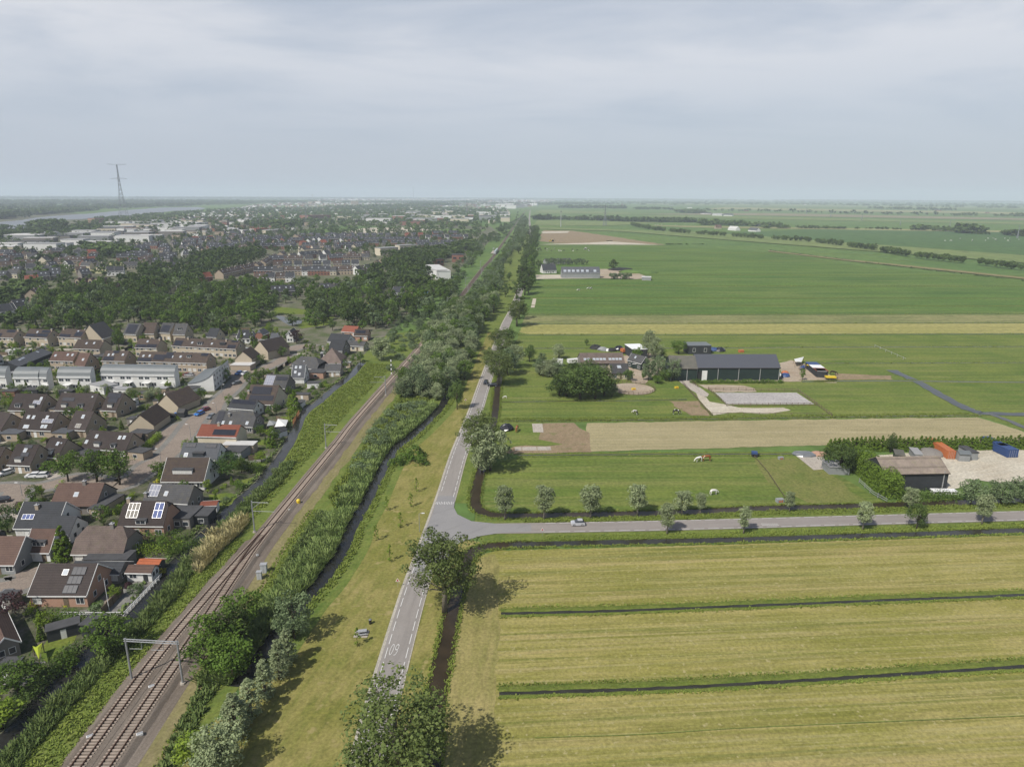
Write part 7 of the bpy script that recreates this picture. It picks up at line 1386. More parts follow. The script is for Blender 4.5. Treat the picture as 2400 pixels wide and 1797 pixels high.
fence([TJ(*p) for p in ((0, 830), (90, 930), (190, 1035))], 1.3, 2.4, label='dark fence on the left of the concrete path')
c = TI(1005, 893); fence([(c.x+9.6*math.cos(a*.2618), c.y+9.6*math.sin(a*.2618)) for a in range(25)], 1.4, 2.0, label='round pen fence of brown posts and two rails')
fence([T4(920, 1522), T4(1190, 1640)], 1.6, 6, (1.2,), 'pale-posted fence crossing the far pasture diagonally', M_ALU, .07); fence([TJ(380, 1230), TJ(1930, 1240)], 1.2, 6, (1.0,), 'thin wire fence along the ditch below the arena')
fence([TL(1480, 500), TL(1600, 640), TL(1760, 880)], 1.1, 5, (.9,), 'thin wire fence dividing the worn pasture', M_WOOD, .04); fence([TK(500, 800), TK(640, 930), TK(790, 1010)], 1.5, 3.5, (.6, 1.2), 'grey fence below the big bright hedge', WL['grey'], .06)
# containers
def container(S, A, B, depth, mat, label, h=2.7, name='shipping_container', group=None):
    a, b = S(*A), S(*B); d = b-a; L_ = d.length; d.normalize(); n = Vector((-d.y, d.x, 0)); c = (a+b)/2+n*depth/2; t = empty(name, (c.x, c.y, .1), math.atan2(d.y, d.x), label, 'container', group); m = MB()
    k = int(depth/.5)
    m.box(-L_/2+.05, -depth/2+.05, .1, L_/2-.05, depth/2-.05, h-.05)
    for i in range(k): y = -depth/2+.2+i*(depth-.4)/k; m.box(L_/2-.05, y, .2, L_/2, y+.22, h-.15); m.box(-L_/2, y, .2, -L_/2+.05, y+.22, h-.15)
    m.build('body', mat, t); m = MB()
    for x in (-L_/2, L_/2-.14):
        for y in (-depth/2, depth/2-.14): m.box(x, y, 0, x+.14, y+.14, h)
    m.box(-L_/2, -depth/2-.01, h-.04, L_/2, depth/2+.01, h+.06); m.build('frame', mat, t); m = MB()
    for x in (-.35, -.1, .1, .35): m.tube([(x*L_/1.2, -depth/2+.0, .2), (x*L_/1.2, -depth/2, h-.2)], .03, 5)
    m.build('lock_rod', M_ALU, t); return t
container(TK, (1405, 558), (1492, 560), 12.2, M_ORANGE, 'orange shipping container in the sandy yard'); container(TK, (2030, 545), (2140, 542), 6.1, M_BLUE, 'blue shipping container, nearer one of the pair'); container(TK, (1950, 500), (2035, 500), 9, M_BLUE, 'blue shipping container with a yellow end, farther one of the pair')
HE(TK, (1545, 500), (1660, 505), (1545, 466), 'small grey sheet-metal shed in the sandy yard', 2.6, 22, wall='grey', roof='zinc', cat='shed', name='metal_shed', win=False, eave=None); flatbox(TK, (1660, 490), (1740, 490), 6, 2.6, 'grey', 'bitumen', 'flat grey box shed beside the sheet-metal shed', 'shed', 'metal_shed', win=0)
flatbox(TK, (880, 510), (975, 522), 5, 2.2, 'green', 'oldsheet', 'dark green low shed in front of the conifer hedge', 'shed', 'metal_shed', win=0); flatbox(TK, (1080, 505), (1160, 512), 6, 2.2, 'grey', 'pale', 'pale grey crate-like shed left of the rubble heap', 'shed', 'metal_shed', win=0); flatbox(TK, (570, 540), (680, 545), 6, 3.2, 'dark', 'zinc', 'grey-roofed shelter left of the weathered barn', 'shed', 'metal_shed', win=0)
flatbox(TK, (120, 570), (200, 640), 6, 2.4, 'grey', 'pale', 'low grey wall and shelter beside the concrete slab', 'shed', 'yard_wall', win=0); flatbox(TK, (1275, 890), (1440, 893), 1.6, .9, 'white', 'whites', 'row of white calf hutches with dark openings in front of the barn', 'hutch', 'calf_hutch', win=4); flatbox(TK, (1455, 893), (1515, 894), 1.6, .8, 'white', 'whites', 'short white hutch right of the row', 'hutch', 'calf_hutch', win=1)
t = HE(TK, (775, 708), (1432, 696), (690, 535), 'barn with a weathered brown sheet roof and blue-black wall', 5.4, 30, wall='dark', roof='corr', win=False, eave='dark', cat='barn', name='barn')
barn_front(t, [], (.03, .93))
# the middle and far farms
t = HE(T3, (438, 889), (768, 889), (430, 830), 'long grey-roofed barn of the middle farm with seven rooflights', 5.2, 25, wall='grey', roof='slate', win=False, cat='barn', name='barn', sky=[(u, .62, 2.4, 2.6) for u in (.08, .19, .3, .42, .54, .67, .87)], eave='white')
HE(T3, (268, 860), (385, 858), (280, 805), 'dark-roofed farmhouse left of the long grey barn', 3.4, 42, wall='white', roof='dark', cat='farmhouse', name='farmhouse'); flatbox(T3, (1120, 920), (1200, 922), 10, 3, 'grey', 'light', 'small white-roofed shelter at the end of the middle farm', 'farm shed', 'farm_shed', win=0)
HE(T3, (300, 785), (520, 780), (300, 760), 'low shed roof hidden behind the hedge of the middle farm', 3, 22, wall='grey', roof='grey', win=False, cat='farm shed', name='farm_shed')
for j in range(18): plant('avenue_tree' if 0 else 'far_willow', T3(300+j*20, 812), random.uniform(7, 11), 'grey-green tree in the screen behind the middle farm barn', 'tree', 'screen trees behind the middle farm', w=6)
plant('park_tree', T3(870, 855), 12, 'dark tree in the yard of the middle farm', w=12)
for j in range(7): plant('far_willow', T3(860+j*25, 935), 7, 'rounded bush in the clump at the front of the middle farm', 'bush', 'front clump of the middle farm', w=8)
for A, B, R, r_, w_, l in (((1620, 370), (1705, 372), (1640, 352), 'grey', 'white', 'grey-roofed white farm shed with a pointed end on the far polder'), ((1720, 380), (1805, 382), (1740, 360), 'pale', 'white', 'pale far farm shed in the middle of its three'), ((1815, 382), (1890, 384), (1815, 360), 'slate', 'white', 'far farm shed with a dark slope and bright wall'), ((1840, 500), (1910, 505), (1850, 475), 'light', 'white', 'bright-roofed shed of the tree-framed farm'), ((2020, 510), (2090, 515), (2025, 490), 'slate', 'white', 'slate-roofed shed of the tree-framed farm'), ((1770, 490), (1820, 490), (1775, 465), 'redbrown', 'tan', 'small red-brown farmhouse among the trees of the far farm'), ((2070, 470), (2208, 475), (2075, 455), 'dark', 'dark', 'dark long barn at the back of the tree-framed farm')):
    HE(T3, A, B, R, l, 4, 24, wall=w_, roof=r_, win=False, cat='farm shed', name='far_farm_shed', eave=None)
# ------------------------------------------------------------ vehicles
def car(p, rz, mat, label, L_=4.1, W_=1.75, H_=1.48, cat='car', name='parked_car', z=.16, group=None, hatch=True):
    t = empty(name, (p[0], p[1], z), rz, label, cat, group); m = MB(); h = L_/2
    prof = [(-h, .35), (-h+.02, .72), (-h+.25, .86), (-h+1.05, .96), (h-.25, .98), (h-.03, .82), (h, .35), (h-.3, .22), (-h+.3, .22)]
    m.prism(prof, -W_/2, W_/2); m.build('body', mat, t)
    g0, g1 = -h+.95, (h-.12 if hatch else h-.7); cab = [(g0, .955), (g0+.75, H_-.06), (g1-.5, H_-.04), (g1, .975)]; m = MB(); w2 = W_/2-.14; b = len(m.v)
    for x, zc in cab: k = w2+.08 if zc < 1.1 else w2-.06; m.v += [(x, -k, zc), (x, k, zc)]
    m.f += [(0, 2, 4, 6), (1, 7, 5, 3), (0, 1, 3, 2), (2, 3, 5, 4), (4, 5, 7, 6)]; m.m += [0]*5; m.build('windows', M_GLASS, t)['kind'] = 'stuff'
    m = MB(); m.box(g0+.72, -w2+.05, H_-.06, g1-.46, w2-.05, H_); m.build('roof', mat, t)
    for x in (-h+.75, h-.72):
        for s in (-1, 1):
            y = s*(W_/2-.1); m = MB(); m.tube([(x, y-.11, .31), (x, y+.11, .31)], .31, 10); w = m.build('wheel', M_BLACK, t); m = MB(); m.tube([(x, y+s*.10, .31), (x, y+s*.125, .31)], .18, 8); m.build('rim', M_ALU, w)
    for s in (-1, 1):
        m = MB(); m.box(-h-.01, s*(W_/2-.35)-.16, .58, -h+.1, s*(W_/2-.35)+.16, .74); m.build('headlight', M_SKYL, t); m = MB(); m.box(h-.1, s*(W_/2-.3)-.1, .62, h+.01, s*(W_/2-.3)+.1, .85); m.build('tail_light', M_REDP, t)
    return t
car(G(1354, 1231), R_(3), M_SILVER, 'small silver car driving left along the side road', 3.5, 1.65, 1.5, name='driving_car')
car(TH(1062, 735), R_(85), M_CARB, 'black car on the road under the poplar', 4.3); car(TH(1120, 758), R_(5), M_CARB, 'dark car parked across the grass entrance beside the road', 4.3)
g = None
for S, X, Y, a, m_, l in ((TC, 70, 305, 60, M_CARW, 'white car parked at the garage left of the lower street'), (TC, 1330, 610, 65, M_CARG, 'grey-blue car in the drive beside the bright hedge'), (TB, 330, 1085, 75, M_CARBL, 'bright blue car parked at the kerb'), (TB, 390, 1040, 60, M_CARR, 'dark red car parked behind the bright blue one'), (TB, 60, 1105, 5, M_CARBL, 'dark blue car behind the square hedge'), (TB, 465, 1120, 80, M_CARG, 'dark grey car by the clipped-roof home'),
                       (TB, 780, 622, 75, M_CARBL, 'light blue car by the tan garage'), (TB, 842, 625, 75, M_CARW, 'white car next to the light blue one'), (TB, 755, 735, 50, M_CARG, 'dark car in the shade of the corner tree'), (TB, 215, 640, 5, M_SILVER, 'silver car on the red brick parking strip'), (TC, 385, 335, 10, M_CARW, 'white low car at the planters, left one'), (TC, 475, 335, 10, M_CARW, 'white low car at the planters, right one'), (TE, 50, 185, 10, M_CARG, 'dark blue-grey car at the left edge near the nearest home'), (TC, 20, 620, 20, M_CARB, 'black car in the shade at the left edge of the street'),
                       (TA, 1960, 1118, 5, M_CARB, 'black car behind the round hedge at the tan gable home'), (TA, 630, 290, 40, M_SILVER, 'silver car under the awnings before the wood'), (TA, 2130, 640, 5, M_CARR, 'red car on the parking strip behind the white terrace'), (TA, 1520, 320, 20, M_CARW, 'white car beside the solar-roof home by the wood'), (T2, 1470, 1060, 5, M_CARBL, 'blue car on the small car park by the railway'), (T2, 965, 1175, 10, M_CARBL, 'blue and white van-like car beside the yellow canopy')):
    p = S(X, Y); car(p, R_(a), m_, l)
for i, (x, y) in enumerate([(40, 1160), (80, 1170), (20, 1180)]): car(T1(x, y), R_(5), (M_CARW, M_SILVER, M_CARW)[i], ('white car on the car park at the left edge, left one', 'white-silver car on the car park at the left edge, middle one', 'white car on the car park at the left edge, lower one')[i])
tent(T2, ((955, 1165), (1020, 1150), (1010, 1180), (975, 1185)), 3, M_YELP, 'yellow canopy among the park trees')
def trailer(S, A, B, label, col, w=2.5, h=2.6, cab=None, tank=False, name='farm_trailer', cat='trailer'):
    a, b = S(*A), S(*B); d = b-a; L_ = d.length; c = (a+b)/2; t = empty(name, (c.x, c.y, .15), math.atan2(d.y, d.x), label, cat); m = MB()
    if tank: m.tube([(-L_/2, 0, 2.2), (-L_/2+.4, 0, 2.2), (L_/2-.4, 0, 2.2), (L_/2, 0, 2.2)], [.6, 1.15, 1.15, .6], 14); m.build('tank', col, t)
    else: m.box(-L_/2, -w/2, .9, L_/2, w/2, .9+h); m.build('body', col, t)
    m = MB(); m.box(-L_/2, -w*.3, .75, L_/2+.8, w*.3, .95); m.build('chassis', M_BLACK, t)
    for x in (-L_*.25, L_*.02, L_*.3):
        for s in (-1, 1): m = MB(); m.tube([(x, s*w*.42-.15, .5), (x, s*w*.42+.15, .5)], .5, 10); m.build('wheel', M_BLACK, t)
    return t
trailer(TJ, (1120, 770), (1262, 770), 'white tank trailer parked at the right end of the big barn', M_WHITE, tank=True)
trailer(TH, (1540, 595), (1620, 600), 'white van-like trailer at the left of the farm vehicles', M_WHITE, 2.2, 1.8); trailer(TH, (1600, 580), (1660, 580), 'blue flatbed behind the farm vehicles', M_BLUE, 2.2, 1.4); trailer(TH, (1640, 580), (1725, 585), 'white lorry box at the farm entrance', M_WHITE, 2.4, 2.6); trailer(TH, (1770, 570), (1885, 560), 'white covered trailer left of the long old shed', M_WHITE, 2.4, 1.8)
trailer(TI, (868, 425), (905, 440), 'orange machine behind the long old shed', M_ORANGE, 2, 1.6, name='farm_machine', cat='machine'); trailer(TJ, (1840, 770), (1975, 775), 'yellow flat boat-like trailer at the yard corner', M_YELP, 2.2, .7); trailer(TJ, (150, 430), (230, 430), 'orange implement in front of the black shed', M_ORANGE, 2, 1.0, name='farm_implement', cat='machine')
trailer(TL, (1450, 480), (1505, 485), 'dark blue trough cart at the far fence of the paddock', M_BLUE, 1.6, .7, name='feed_cart', cat='cart')
# a train waiting at the distant platform
def train():
    a, b = T2(2010, 745), T2(2090, 665); P = [p for p in RAIL if a.y-5 < p.y < b.y+5]; d = (P[-1]-P[0]); L_ = min(80, d.length*.6); d.normalize(); c = P[-1]-d*(L_/2+2); t = empty('passenger_train', (c.x, c.y, .7), math.atan2(d.y, d.x), 'grey passenger train with a red nose standing at the distant platform', 'train')
    for i in range(3): x = -L_/2+i*L_/3; m = MB(); m.prism([(-1.4, .4), (-1.45, 2.6), (-1.0, 3.7), (1.0, 3.7), (1.45, 2.6), (1.4, .4)], x+.4, x+L_/3-.2, axis='x'); o = m.build('carriage', M_SILVER, t); m = MB(); m.box(x+1.5, -1.5, 1.7, x+L_/3-1.5, 1.5, 2.5); m.build('window_strip', M_GLASS, o)
    m = MB(); m.prism([(-1.4, .4), (-1.45, 2.6), (-1.0, 3.6), (1.0, 3.6), (1.45, 2.6), (1.4, .4)], L_/2-.2, L_/2+1.4, axis='x'); m.build('nose', M_REDP, t)
    q_ = [p for p in offset_line(RAIL, -4.2) if c.y-60 < p.y < c.y+55]; sweep('platform', q_, [(-2.4, .1), (-2.4, 1.0), (2.0, 1.0), (2.0, .1)], M_CONC, kind='structure')
    t = empty('platform_shelter', tuple(q_[len(q_)//2]-Vector((1.5, 0, -1))), math.atan2(d.y, d.x), 'glass and steel shelter on the distant platform', 'shelter'); m = MB(); m.box(-9, -1.2, 2.6, 9, 1.2, 2.8); m.build('roof', RT['pale'], t); m = MB(); m.box(-9, -1.1, 0, 9, -1.0, 2.6); m.build('glass_wall', M_GLASS, t)
train()
# ------------------------------------------------------------ railway furniture
def mast(base, top_py, side, label, arm=4.0, name='catenary_mast'):
    h = hgt(base, top_py); t = empty(name, tuple(base), 0, label, 'catenary mast'); m = MB(); m.tube([(0, 0, .2), (0, 0, h)], [.19, .15], 8); m.build('pole', M_STEEL, t); m = MB(); m.tube([(0, 0, 0), (0, 0, .35)], [.5, .45], 8); m.build('foot', M_CONC, t)
    if arm:
        m = MB(); m.tube([(0, 0, h-.4), (side*arm, 0, h-.5)], .08, 5); m.tube([(0, 0, h-2.0), (side*arm*.5, 0, h-.5)], .06, 5); m.tube([(side*arm, 0, h-.5), (side*arm, 0, h-.9)], .05, 5); m.build('upper_arm', M_STEEL, t)
        m = MB(); m.tube([(0, 0, h*.68), (side*arm*1.35, .0, h*.66)], .06, 5); m.tube([(side*arm*.4, 0, h*.68), (side*arm*.4, 0, h*.6)], .05, 5); m.build('lower_arm', M_STEEL, t)
    return t, h
mast(TD(960, 962), 1050+600/4.871, 1, 'single catenary mast nearest the portal, beside the dry reeds'); mast(TB(1775, 1462), 750+1180/4.871, 1, 'single catenary mast beside the canal bushes'); mast(TH(200, 832), 700+665/3.68, -1, 'single catenary mast right of the track by the striped signal', 4.5)
for i, y in enumerate((440, 500, 560, 630, 700, 780, 870)):
    p = next(p for p in RAIL if p.y > y)+Vector((-4.0 if i % 2 else 4.0, 0, 0)); mast(p, PJ(p+Vector((0, 0, 7.8)))[1], 1 if i % 2 else -1, 'far catenary mast partly hidden by the railway trees')[0]['group'] = 'far catenary masts'
b0, b1 = TE(1142, 905), TE(1582, 930); t, h = mast(b0, 1350+535/3.687, 1, 'x', 0); t['label'] = 'steel catenary portal spanning both tracks'; t['category'] = 'catenary portal'; t.name = 'catenary_portal'
d = b1-b0; m = MB(); m.tube([tuple(d+Vector((0, 0, .2))), tuple(d+Vector((0, 0, h)))], [.19, .15], 8); m.build('pole', M_STEEL, t); m = MB(); m.tube([tuple(d), tuple(d+Vector((0, 0, .35)))], [.5, .45], 8); m.build('foot', M_CONC, t)
m = MB(); e_ = d.normalized(); 
for z in (h-.55, h-.15): m.tube([tuple(-e_*.3+Vector((0, 0, z))), tuple(d+e_*.3+Vector((0, 0, z)))], .09, 5)
for i in range(16): m.tube([tuple(d*(i/16)+Vector((0, 0, h-.55))), tuple(d*((i+1)/16)+Vector((0, 0, h-.15)))], .04, 4)
m.build('beam', M_STEEL, t); m = MB()
for f, z in ((.30, 0), (.72, 0)): m.tube([tuple(d*f+Vector((0, 0, h-.55))), tuple(d*f+Vector((0, 0, h-1.9)))], .05, 5); m.tube([tuple(d*f+Vector((0, 0, h-1.9))), tuple(d*f+e_*-2.2+Vector((0, 0, h-2.0)))], .05, 5)
m.build('registration_arm', M_STEEL, t)
def relay(S, X, Y, w, h, label):
    p = S(X, Y); t = empty('relay_box', tuple(p), .1, label, 'relay box'); m = MB(); m.box(-w/2, -w*.4, 0, w/2, w*.4, h); m.build('cabinet', m_plain('relay_grey', (.42, .44, .45), (.36, .38, .39), 1, .5, .4) if 'relay_grey' not in MATS else MATS['relay_grey'], t); m = MB(); m.box(-w/2-.08, -w*.4-.08, h, w/2+.08, w*.4+.08, h+.1); m.build('lid', M_ALU, t); m = MB(); m.box(-.02, -w*.4-.02, .1, .02, -w*.4, h-.1); m.build('door_gap', M_CARG, t)
relay(TD, 1068, 1415, 1.3, 2.0, 'taller grey relay box beside the railway'); relay(TD, 1017, 1493, 1.0, 1.8, 'lower grey relay box just in front of the taller one')
p = TH(248, 652); hs = hgt(p, 700+525/3.68); t = empty('signal_post', tuple(p), 0, 'black and white banded railway signal post left of the track', 'signal post')
for i in range(7): m = MB(); m.box(-.22, -.12, hs*i/7, .22, .12, hs*(i+1)/7); m.build('band', M_WHITE if i % 2 == 0 else M_BLACK, t)
p = TD(1460, 628); t = empty('point_machine', tuple(p), 0, 'yellow point machine cover beside the track', 'point machine'); m = MB(); m.tube([(0, 0, 0), (0, 0, .9), (0, 0, 1.2)], [.5, .55, .3], 10); m.build('cover', M_YELP, t); m = MB(); m.box(-1.6, -.3, 0, -.3, .1, .25); m.build('drive', M_ALU, t)
for S, X, Y, l in ((TE, 780, 1405, 'small pale equipment box left of the double track'), (TE, 1312, 972, 'pale slab box between the two tracks'), (TE, 1210, 1385, 'pale stone-like marker right of the tracks'), (TD, 1355, 722, 'small white marker right of the single track'), (TD, 992, 1240, 'tiny white marker on the ballast near the relay boxes')):
    p = S(X, Y); t = empty('track_box', (p.x, p.y, .3), .6, l, 'track box'); m = MB(); s = .25 if 'tiny' in l or 'small white' in l else .45; m.box(-s, -s*.6, 0, s, s*.6, .35); m.build('box', M_WHITE, t); m = MB(); m.box(-s*.8, -s*.4, .35, s*.8, s*.4, .42); m.build('lid', M_ALU, t)
# ------------------------------------------------------------ street furniture
def lamp(S, X, Y, ty, label, side=-1, group='street lamps'):
    p = S(X, Y); h = hgt(p, S.y+ty/S.k); t = empty('street_lamp', tuple(p), 0, label, 'street lamp', group); m = MB(); m.tube([(0, 0, 0), (0, 0, h-.2), (side*.3, 0, h), (side*1.1, 0, h+.05)], [.09, .06, .05, .04], 6); m.build('pole', M_STEEL, t); m = MB(); m.box(side*1.0-.35, -.14, h-.02, side*1.0+.35, .14, h+.12); m.build('lamp_head', M_WHITE, t)
lamp(TB, 235, 1375, 1190, 'street lamp beside the brick-red roof'); lamp(TC, 255, 548, 395, 'street lamp on the left street corner'); lamp(TB, 525, 1050, 945, 'street lamp behind the low dark solar roof'); lamp(TC, 1840, 165, 8, 'street lamp left of the wide-dormer home'); lamp(TG, 675, 905, 745, 'tall lamp at the road junction on the grass side', 1); lamp(TB, 590, 870, 735, 'street lamp in front of the white gable block', 1)
p = TF(1285, 500); t = empty('picnic_table', tuple(p), R_(12), 'grey picnic table with two benches on the grass strip', 'picnic table')
m = MB(); m.box(-.9, -.4, .72, .9, .4, .8); m.build('tabletop', M_ALU, t)
for s in (-1, 1): m = MB(); m.box(-.9, s*.75-.16, .42, .9, s*.75+.16, .5); m.build('bench', M_ALU, t)
for x in (-.65, .65): m = MB(); m.box(x-.06, -.8, 0, x+.06, -.7, .45); m.box(x-.06, .7, 0, x+.06, .8, .45); m.box(x-.06, -.75, .36, x+.06, .75, .44); m.box(x-.06, -.08, .4, x+.06, .08, .74); m.build('leg', M_CARG, t)
p = TF(1280, 500); patch('picnic_slab', [(p.x-1.3, p.y-1.1), (p.x+1.3, p.y-1.1), (p.x+1.3, p.y+1.1), (p.x-1.3, p.y+1.1)], M_CONC, .10)
p = TF(1357, 412); t = empty('litter_bin', tuple(p), 0, 'dark litter bin between the picnic table and the road', 'litter bin'); m = MB(); m.tube([(0, 0, .1), (0, 0, 1.0)], .28, 10); m.build('bin', M_CARB, t); m = MB(); m.tube([(0, 0, 1.0), (0, 0, 1.12)], [.32, .2], 10); m.build('lid', M_CARG, t)
for S, X, Y, h, l in ((TF, 1595, 95, 1.6, 'triangular warning sign on the left verge below the junction'), (TG, 1733, 945, 1.8, 'small post sign on the verge opposite the silver car'), (TH, 888, 905, 1.6, 'small sign on the left verge beyond the canal shrubs')):
    p = S(X, Y); t = empty('road_sign', tuple(p), 0, l, 'road sign'); m = MB(); m.tube([(0, 0, 0), (0, 0, h+.2)], .035, 6); m.build('post', M_STEEL, t); m = MB(); m.prism([(-.45, h-.2), (.45, h-.2), (0, h+.6)], -.06, -.03) ; m.build('sign_plate', M_WHITE, t); m = MB(); m.prism([(-.28, h-.1), (.28, h-.1), (0, h+.4)], -.075, -.061); m.build('sign_face', M_REDP, t)
# ------------------------------------------------------------ animals
def beast(kind):
    """one continuous skinned body, standing with the head to -x, grazing"""
    h = {'horse': 1.0, 'cow': .9}[kind]
    J = [((.75, 0, 1.25), .30), ((.30, 0, 1.22), .34), ((-.25, 0, 1.20), .33), ((-.70, 0, 1.25), .27), ((-1.05, 0, 1.05 if kind == 'horse' else 1.15), .16), ((-1.35, 0, .62 if kind == 'horse' else .8), .12), ((-1.55, 0, .28 if kind == 'horse' else .5), .09)]
    E = [(0, 1), (1, 2), (2, 3), (3, 4), (4, 5), (5, 6)]
    def leg(root, pts):
        a = root
        for p, r in pts: J.append((p, r)); E.append((a, len(J)-1)); a = len(J)-1
    for s in (-1, 1):
        leg(0, [((.78, s*.17, .95), .17), ((.70, s*.18, .72), .10), ((.86, s*.18, .46), .06), ((.80, s*.18, .12), .05), ((.76, s*.18, .02), .07)])
        leg(3, [((-.66, s*.16, .88), .13), ((-.66, s*.17, .52), .07), ((-.68, s*.17, .14), .05), ((-.72, s*.17, .02), .07)])
    leg(0, [((1.0, 0, 1.15), .06), ((1.08, 0, .75), .05), ((1.05, 0, .45), .04)])
    for s in (-1, 1): leg(5, [((-1.25, s*.10, .82 if kind == 'horse' else 1.0), .03)])
    me = bpy.data.meshes.new(kind); me.from_pydata([tuple(c*1.05*h for c in p) for p, r in J], E, []); o = bpy.data.objects.new(kind, me); COL.objects.link(o); md = o.modifiers.new('s', 'SKIN')
    for i, (p, r) in enumerate(J): v = me.skin_vertices[0].data[i]; v.radius = (r*h*(1.0 if kind == 'horse' else 1.1),)*2; v.use_root = i == 1
    o.modifiers.new('b', 'SUBSURF').levels = 1; bpy.context.view_layer.update(); dg = bpy.context.evaluated_depsgraph_get(); out = bpy.data.meshes.new_from_object(o.evaluated_get(dg)); bpy.data.objects.remove(o); out.name = kind; return out
def m_hide(name, a, b, lo=.5, sc=1.3):
    m, t, bs = _base(name, .8, .2); t.links.new(mix(t, noise(t, sc, 1, pos(t, obj=True), .5, lo, lo+.03), a, b), bs.inputs['Base Color']); return m
HORSE, COW = beast('horse'), beast('cow')
HD = {'bw': m_hide('hide_black_white', (.03, .03, .03), (.75, .73, .70)), 'brown': m_hide('hide_brown_white', (.24, .085, .03), (.70, .62, .48), .62), 'dark': m_hide('hide_dark', (.03, .02, .018), (.05, .04, .03)), 'white': m_hide('hide_white', (.72, .70, .66), (.06, .05, .05), .64)}
MEB = {}
def animal(kind, hide, p, rz, label, s=1.0, group=None):
    k = (kind, hide)
    if k not in MEB: me = (HORSE if kind == 'horse' else COW).copy(); me.materials.clear(); me.materials.append(HD[hide]); [setattr(f, 'use_smooth', True) for f in me.polygons]; MEB[k] = me
    o = link(kind, MEB[k], None, (p[0], p[1], .1), rz); o.scale = (s, s, s); tag(o, label, kind, group)
    return o
animal('horse', 'brown', TL(1025, 528), R_(3), 'brown horse with pale legs grazing at the far side of the paddock', 1.35); animal('horse', 'white', TL(955, 532), R_(20), 'cream horse grazing just left of the brown one', 1.1); animal('horse', 'white', TL(1093, 845), R_(200), 'black and white pony grazing in the middle of the paddock', 1.1)
animal('horse', 'bw', TI(1040, 1222), R_(-50), 'black and white horse in the strip paddock, left one', 1.1); animal('horse', 'bw', TI(1570, 1222), R_(190), 'pale and black horse in the strip paddock, right one near the bare patch', 1.3); animal('horse', 'brown', TH(1330, 1145), R_(80), 'brown and white horse beside the dark machine', 1.3); animal('horse', 'dark', TJ(1945, 712), R_(160), 'dark horse standing on the trampled earth behind the stalls', 1.3)
animal('horse', 'white', TH(1228, 862), R_(10), 'small white pony resting by the brown ditch', .7)
rc = random.Random(3)
for i in range(30):
    x = rc.choice((rc.uniform(205, 260), rc.uniform(280, 480), rc.uniform(490, 590), rc.uniform(300, 420), rc.uniform(620, 670))); animal('cow', rc.choice(('bw', 'bw', 'dark', 'white')), T3(x, rc.uniform(672, 706)), rc.uniform(0, 6.28), 'cow of the black and white herd beyond the middle farm', 1.35, 'cows of the far herd')
for i, (x, y) in enumerate(((575, 1040), (660, 1025), (682, 1024))): animal('cow', 'bw', T3(x, y), .3*i, ('lone black cow in front of the middle farm', 'black and white cow, left of the close pair in front of the middle farm', 'black and white cow, right of the close pair in front of the middle farm')[i], 1.3)
for i in range(16): animal('cow', rc.choice(('white', 'bw')), T4(rc.uniform(1500, 2200), rc.uniform(588, 616)), rc.uniform(0, 6.28), 'cow scattered on the far right meadow', 1.5, 'cows of the far right meadow')
for i in range(14): animal('cow', rc.choice(('white', 'bw')), T3(rc.uniform(1200, 1580), rc.uniform(464, 476)), rc.uniform(0, 6.28), 'cow below the long tree belt', 1.5, 'cows below the tree belt')
for i in range(5): animal('cow', 'dark', T3(820+i*10, 612), rc.uniform(0, 6.28), 'dark animal on the sandy field edge', 1.5, 'dark animals on the sandy field')
# machines on the sandy field
for X, l in ((330, 'small yellow excavator on the sandy strip'), (350, 'dark dumper on the sandy strip')):
    p = T3(X, 612); t = empty('excavator' if 'yellow' in l else 'dumper', tuple(p), .3, l, 'machine'); mt = M_YELP if 'yellow' in l else M_CARB; m = MB(); m.box(-2.2, -1.2, .9, 2.2, 1.2, 2.2); m.build('body', mt, t); m = MB(); m.box(-1.0, -1, 2.2, .6, 1, 3.4); m.build('cab', M_GLASS, t)
    for s in (-1, 1): m = MB(); m.box(-2.4, s*1.2-.3, 0, 2.4, s*1.2+.3, .9); m.build('crawler', M_BLACK, t)
    m = MB(); m.tube([(1.5, 0, 2), (3.6, 0, 4.6), (5.4, 0, 2.4), (5.2, 0, .8)], .28, 6); m.build('arm', mt, t)
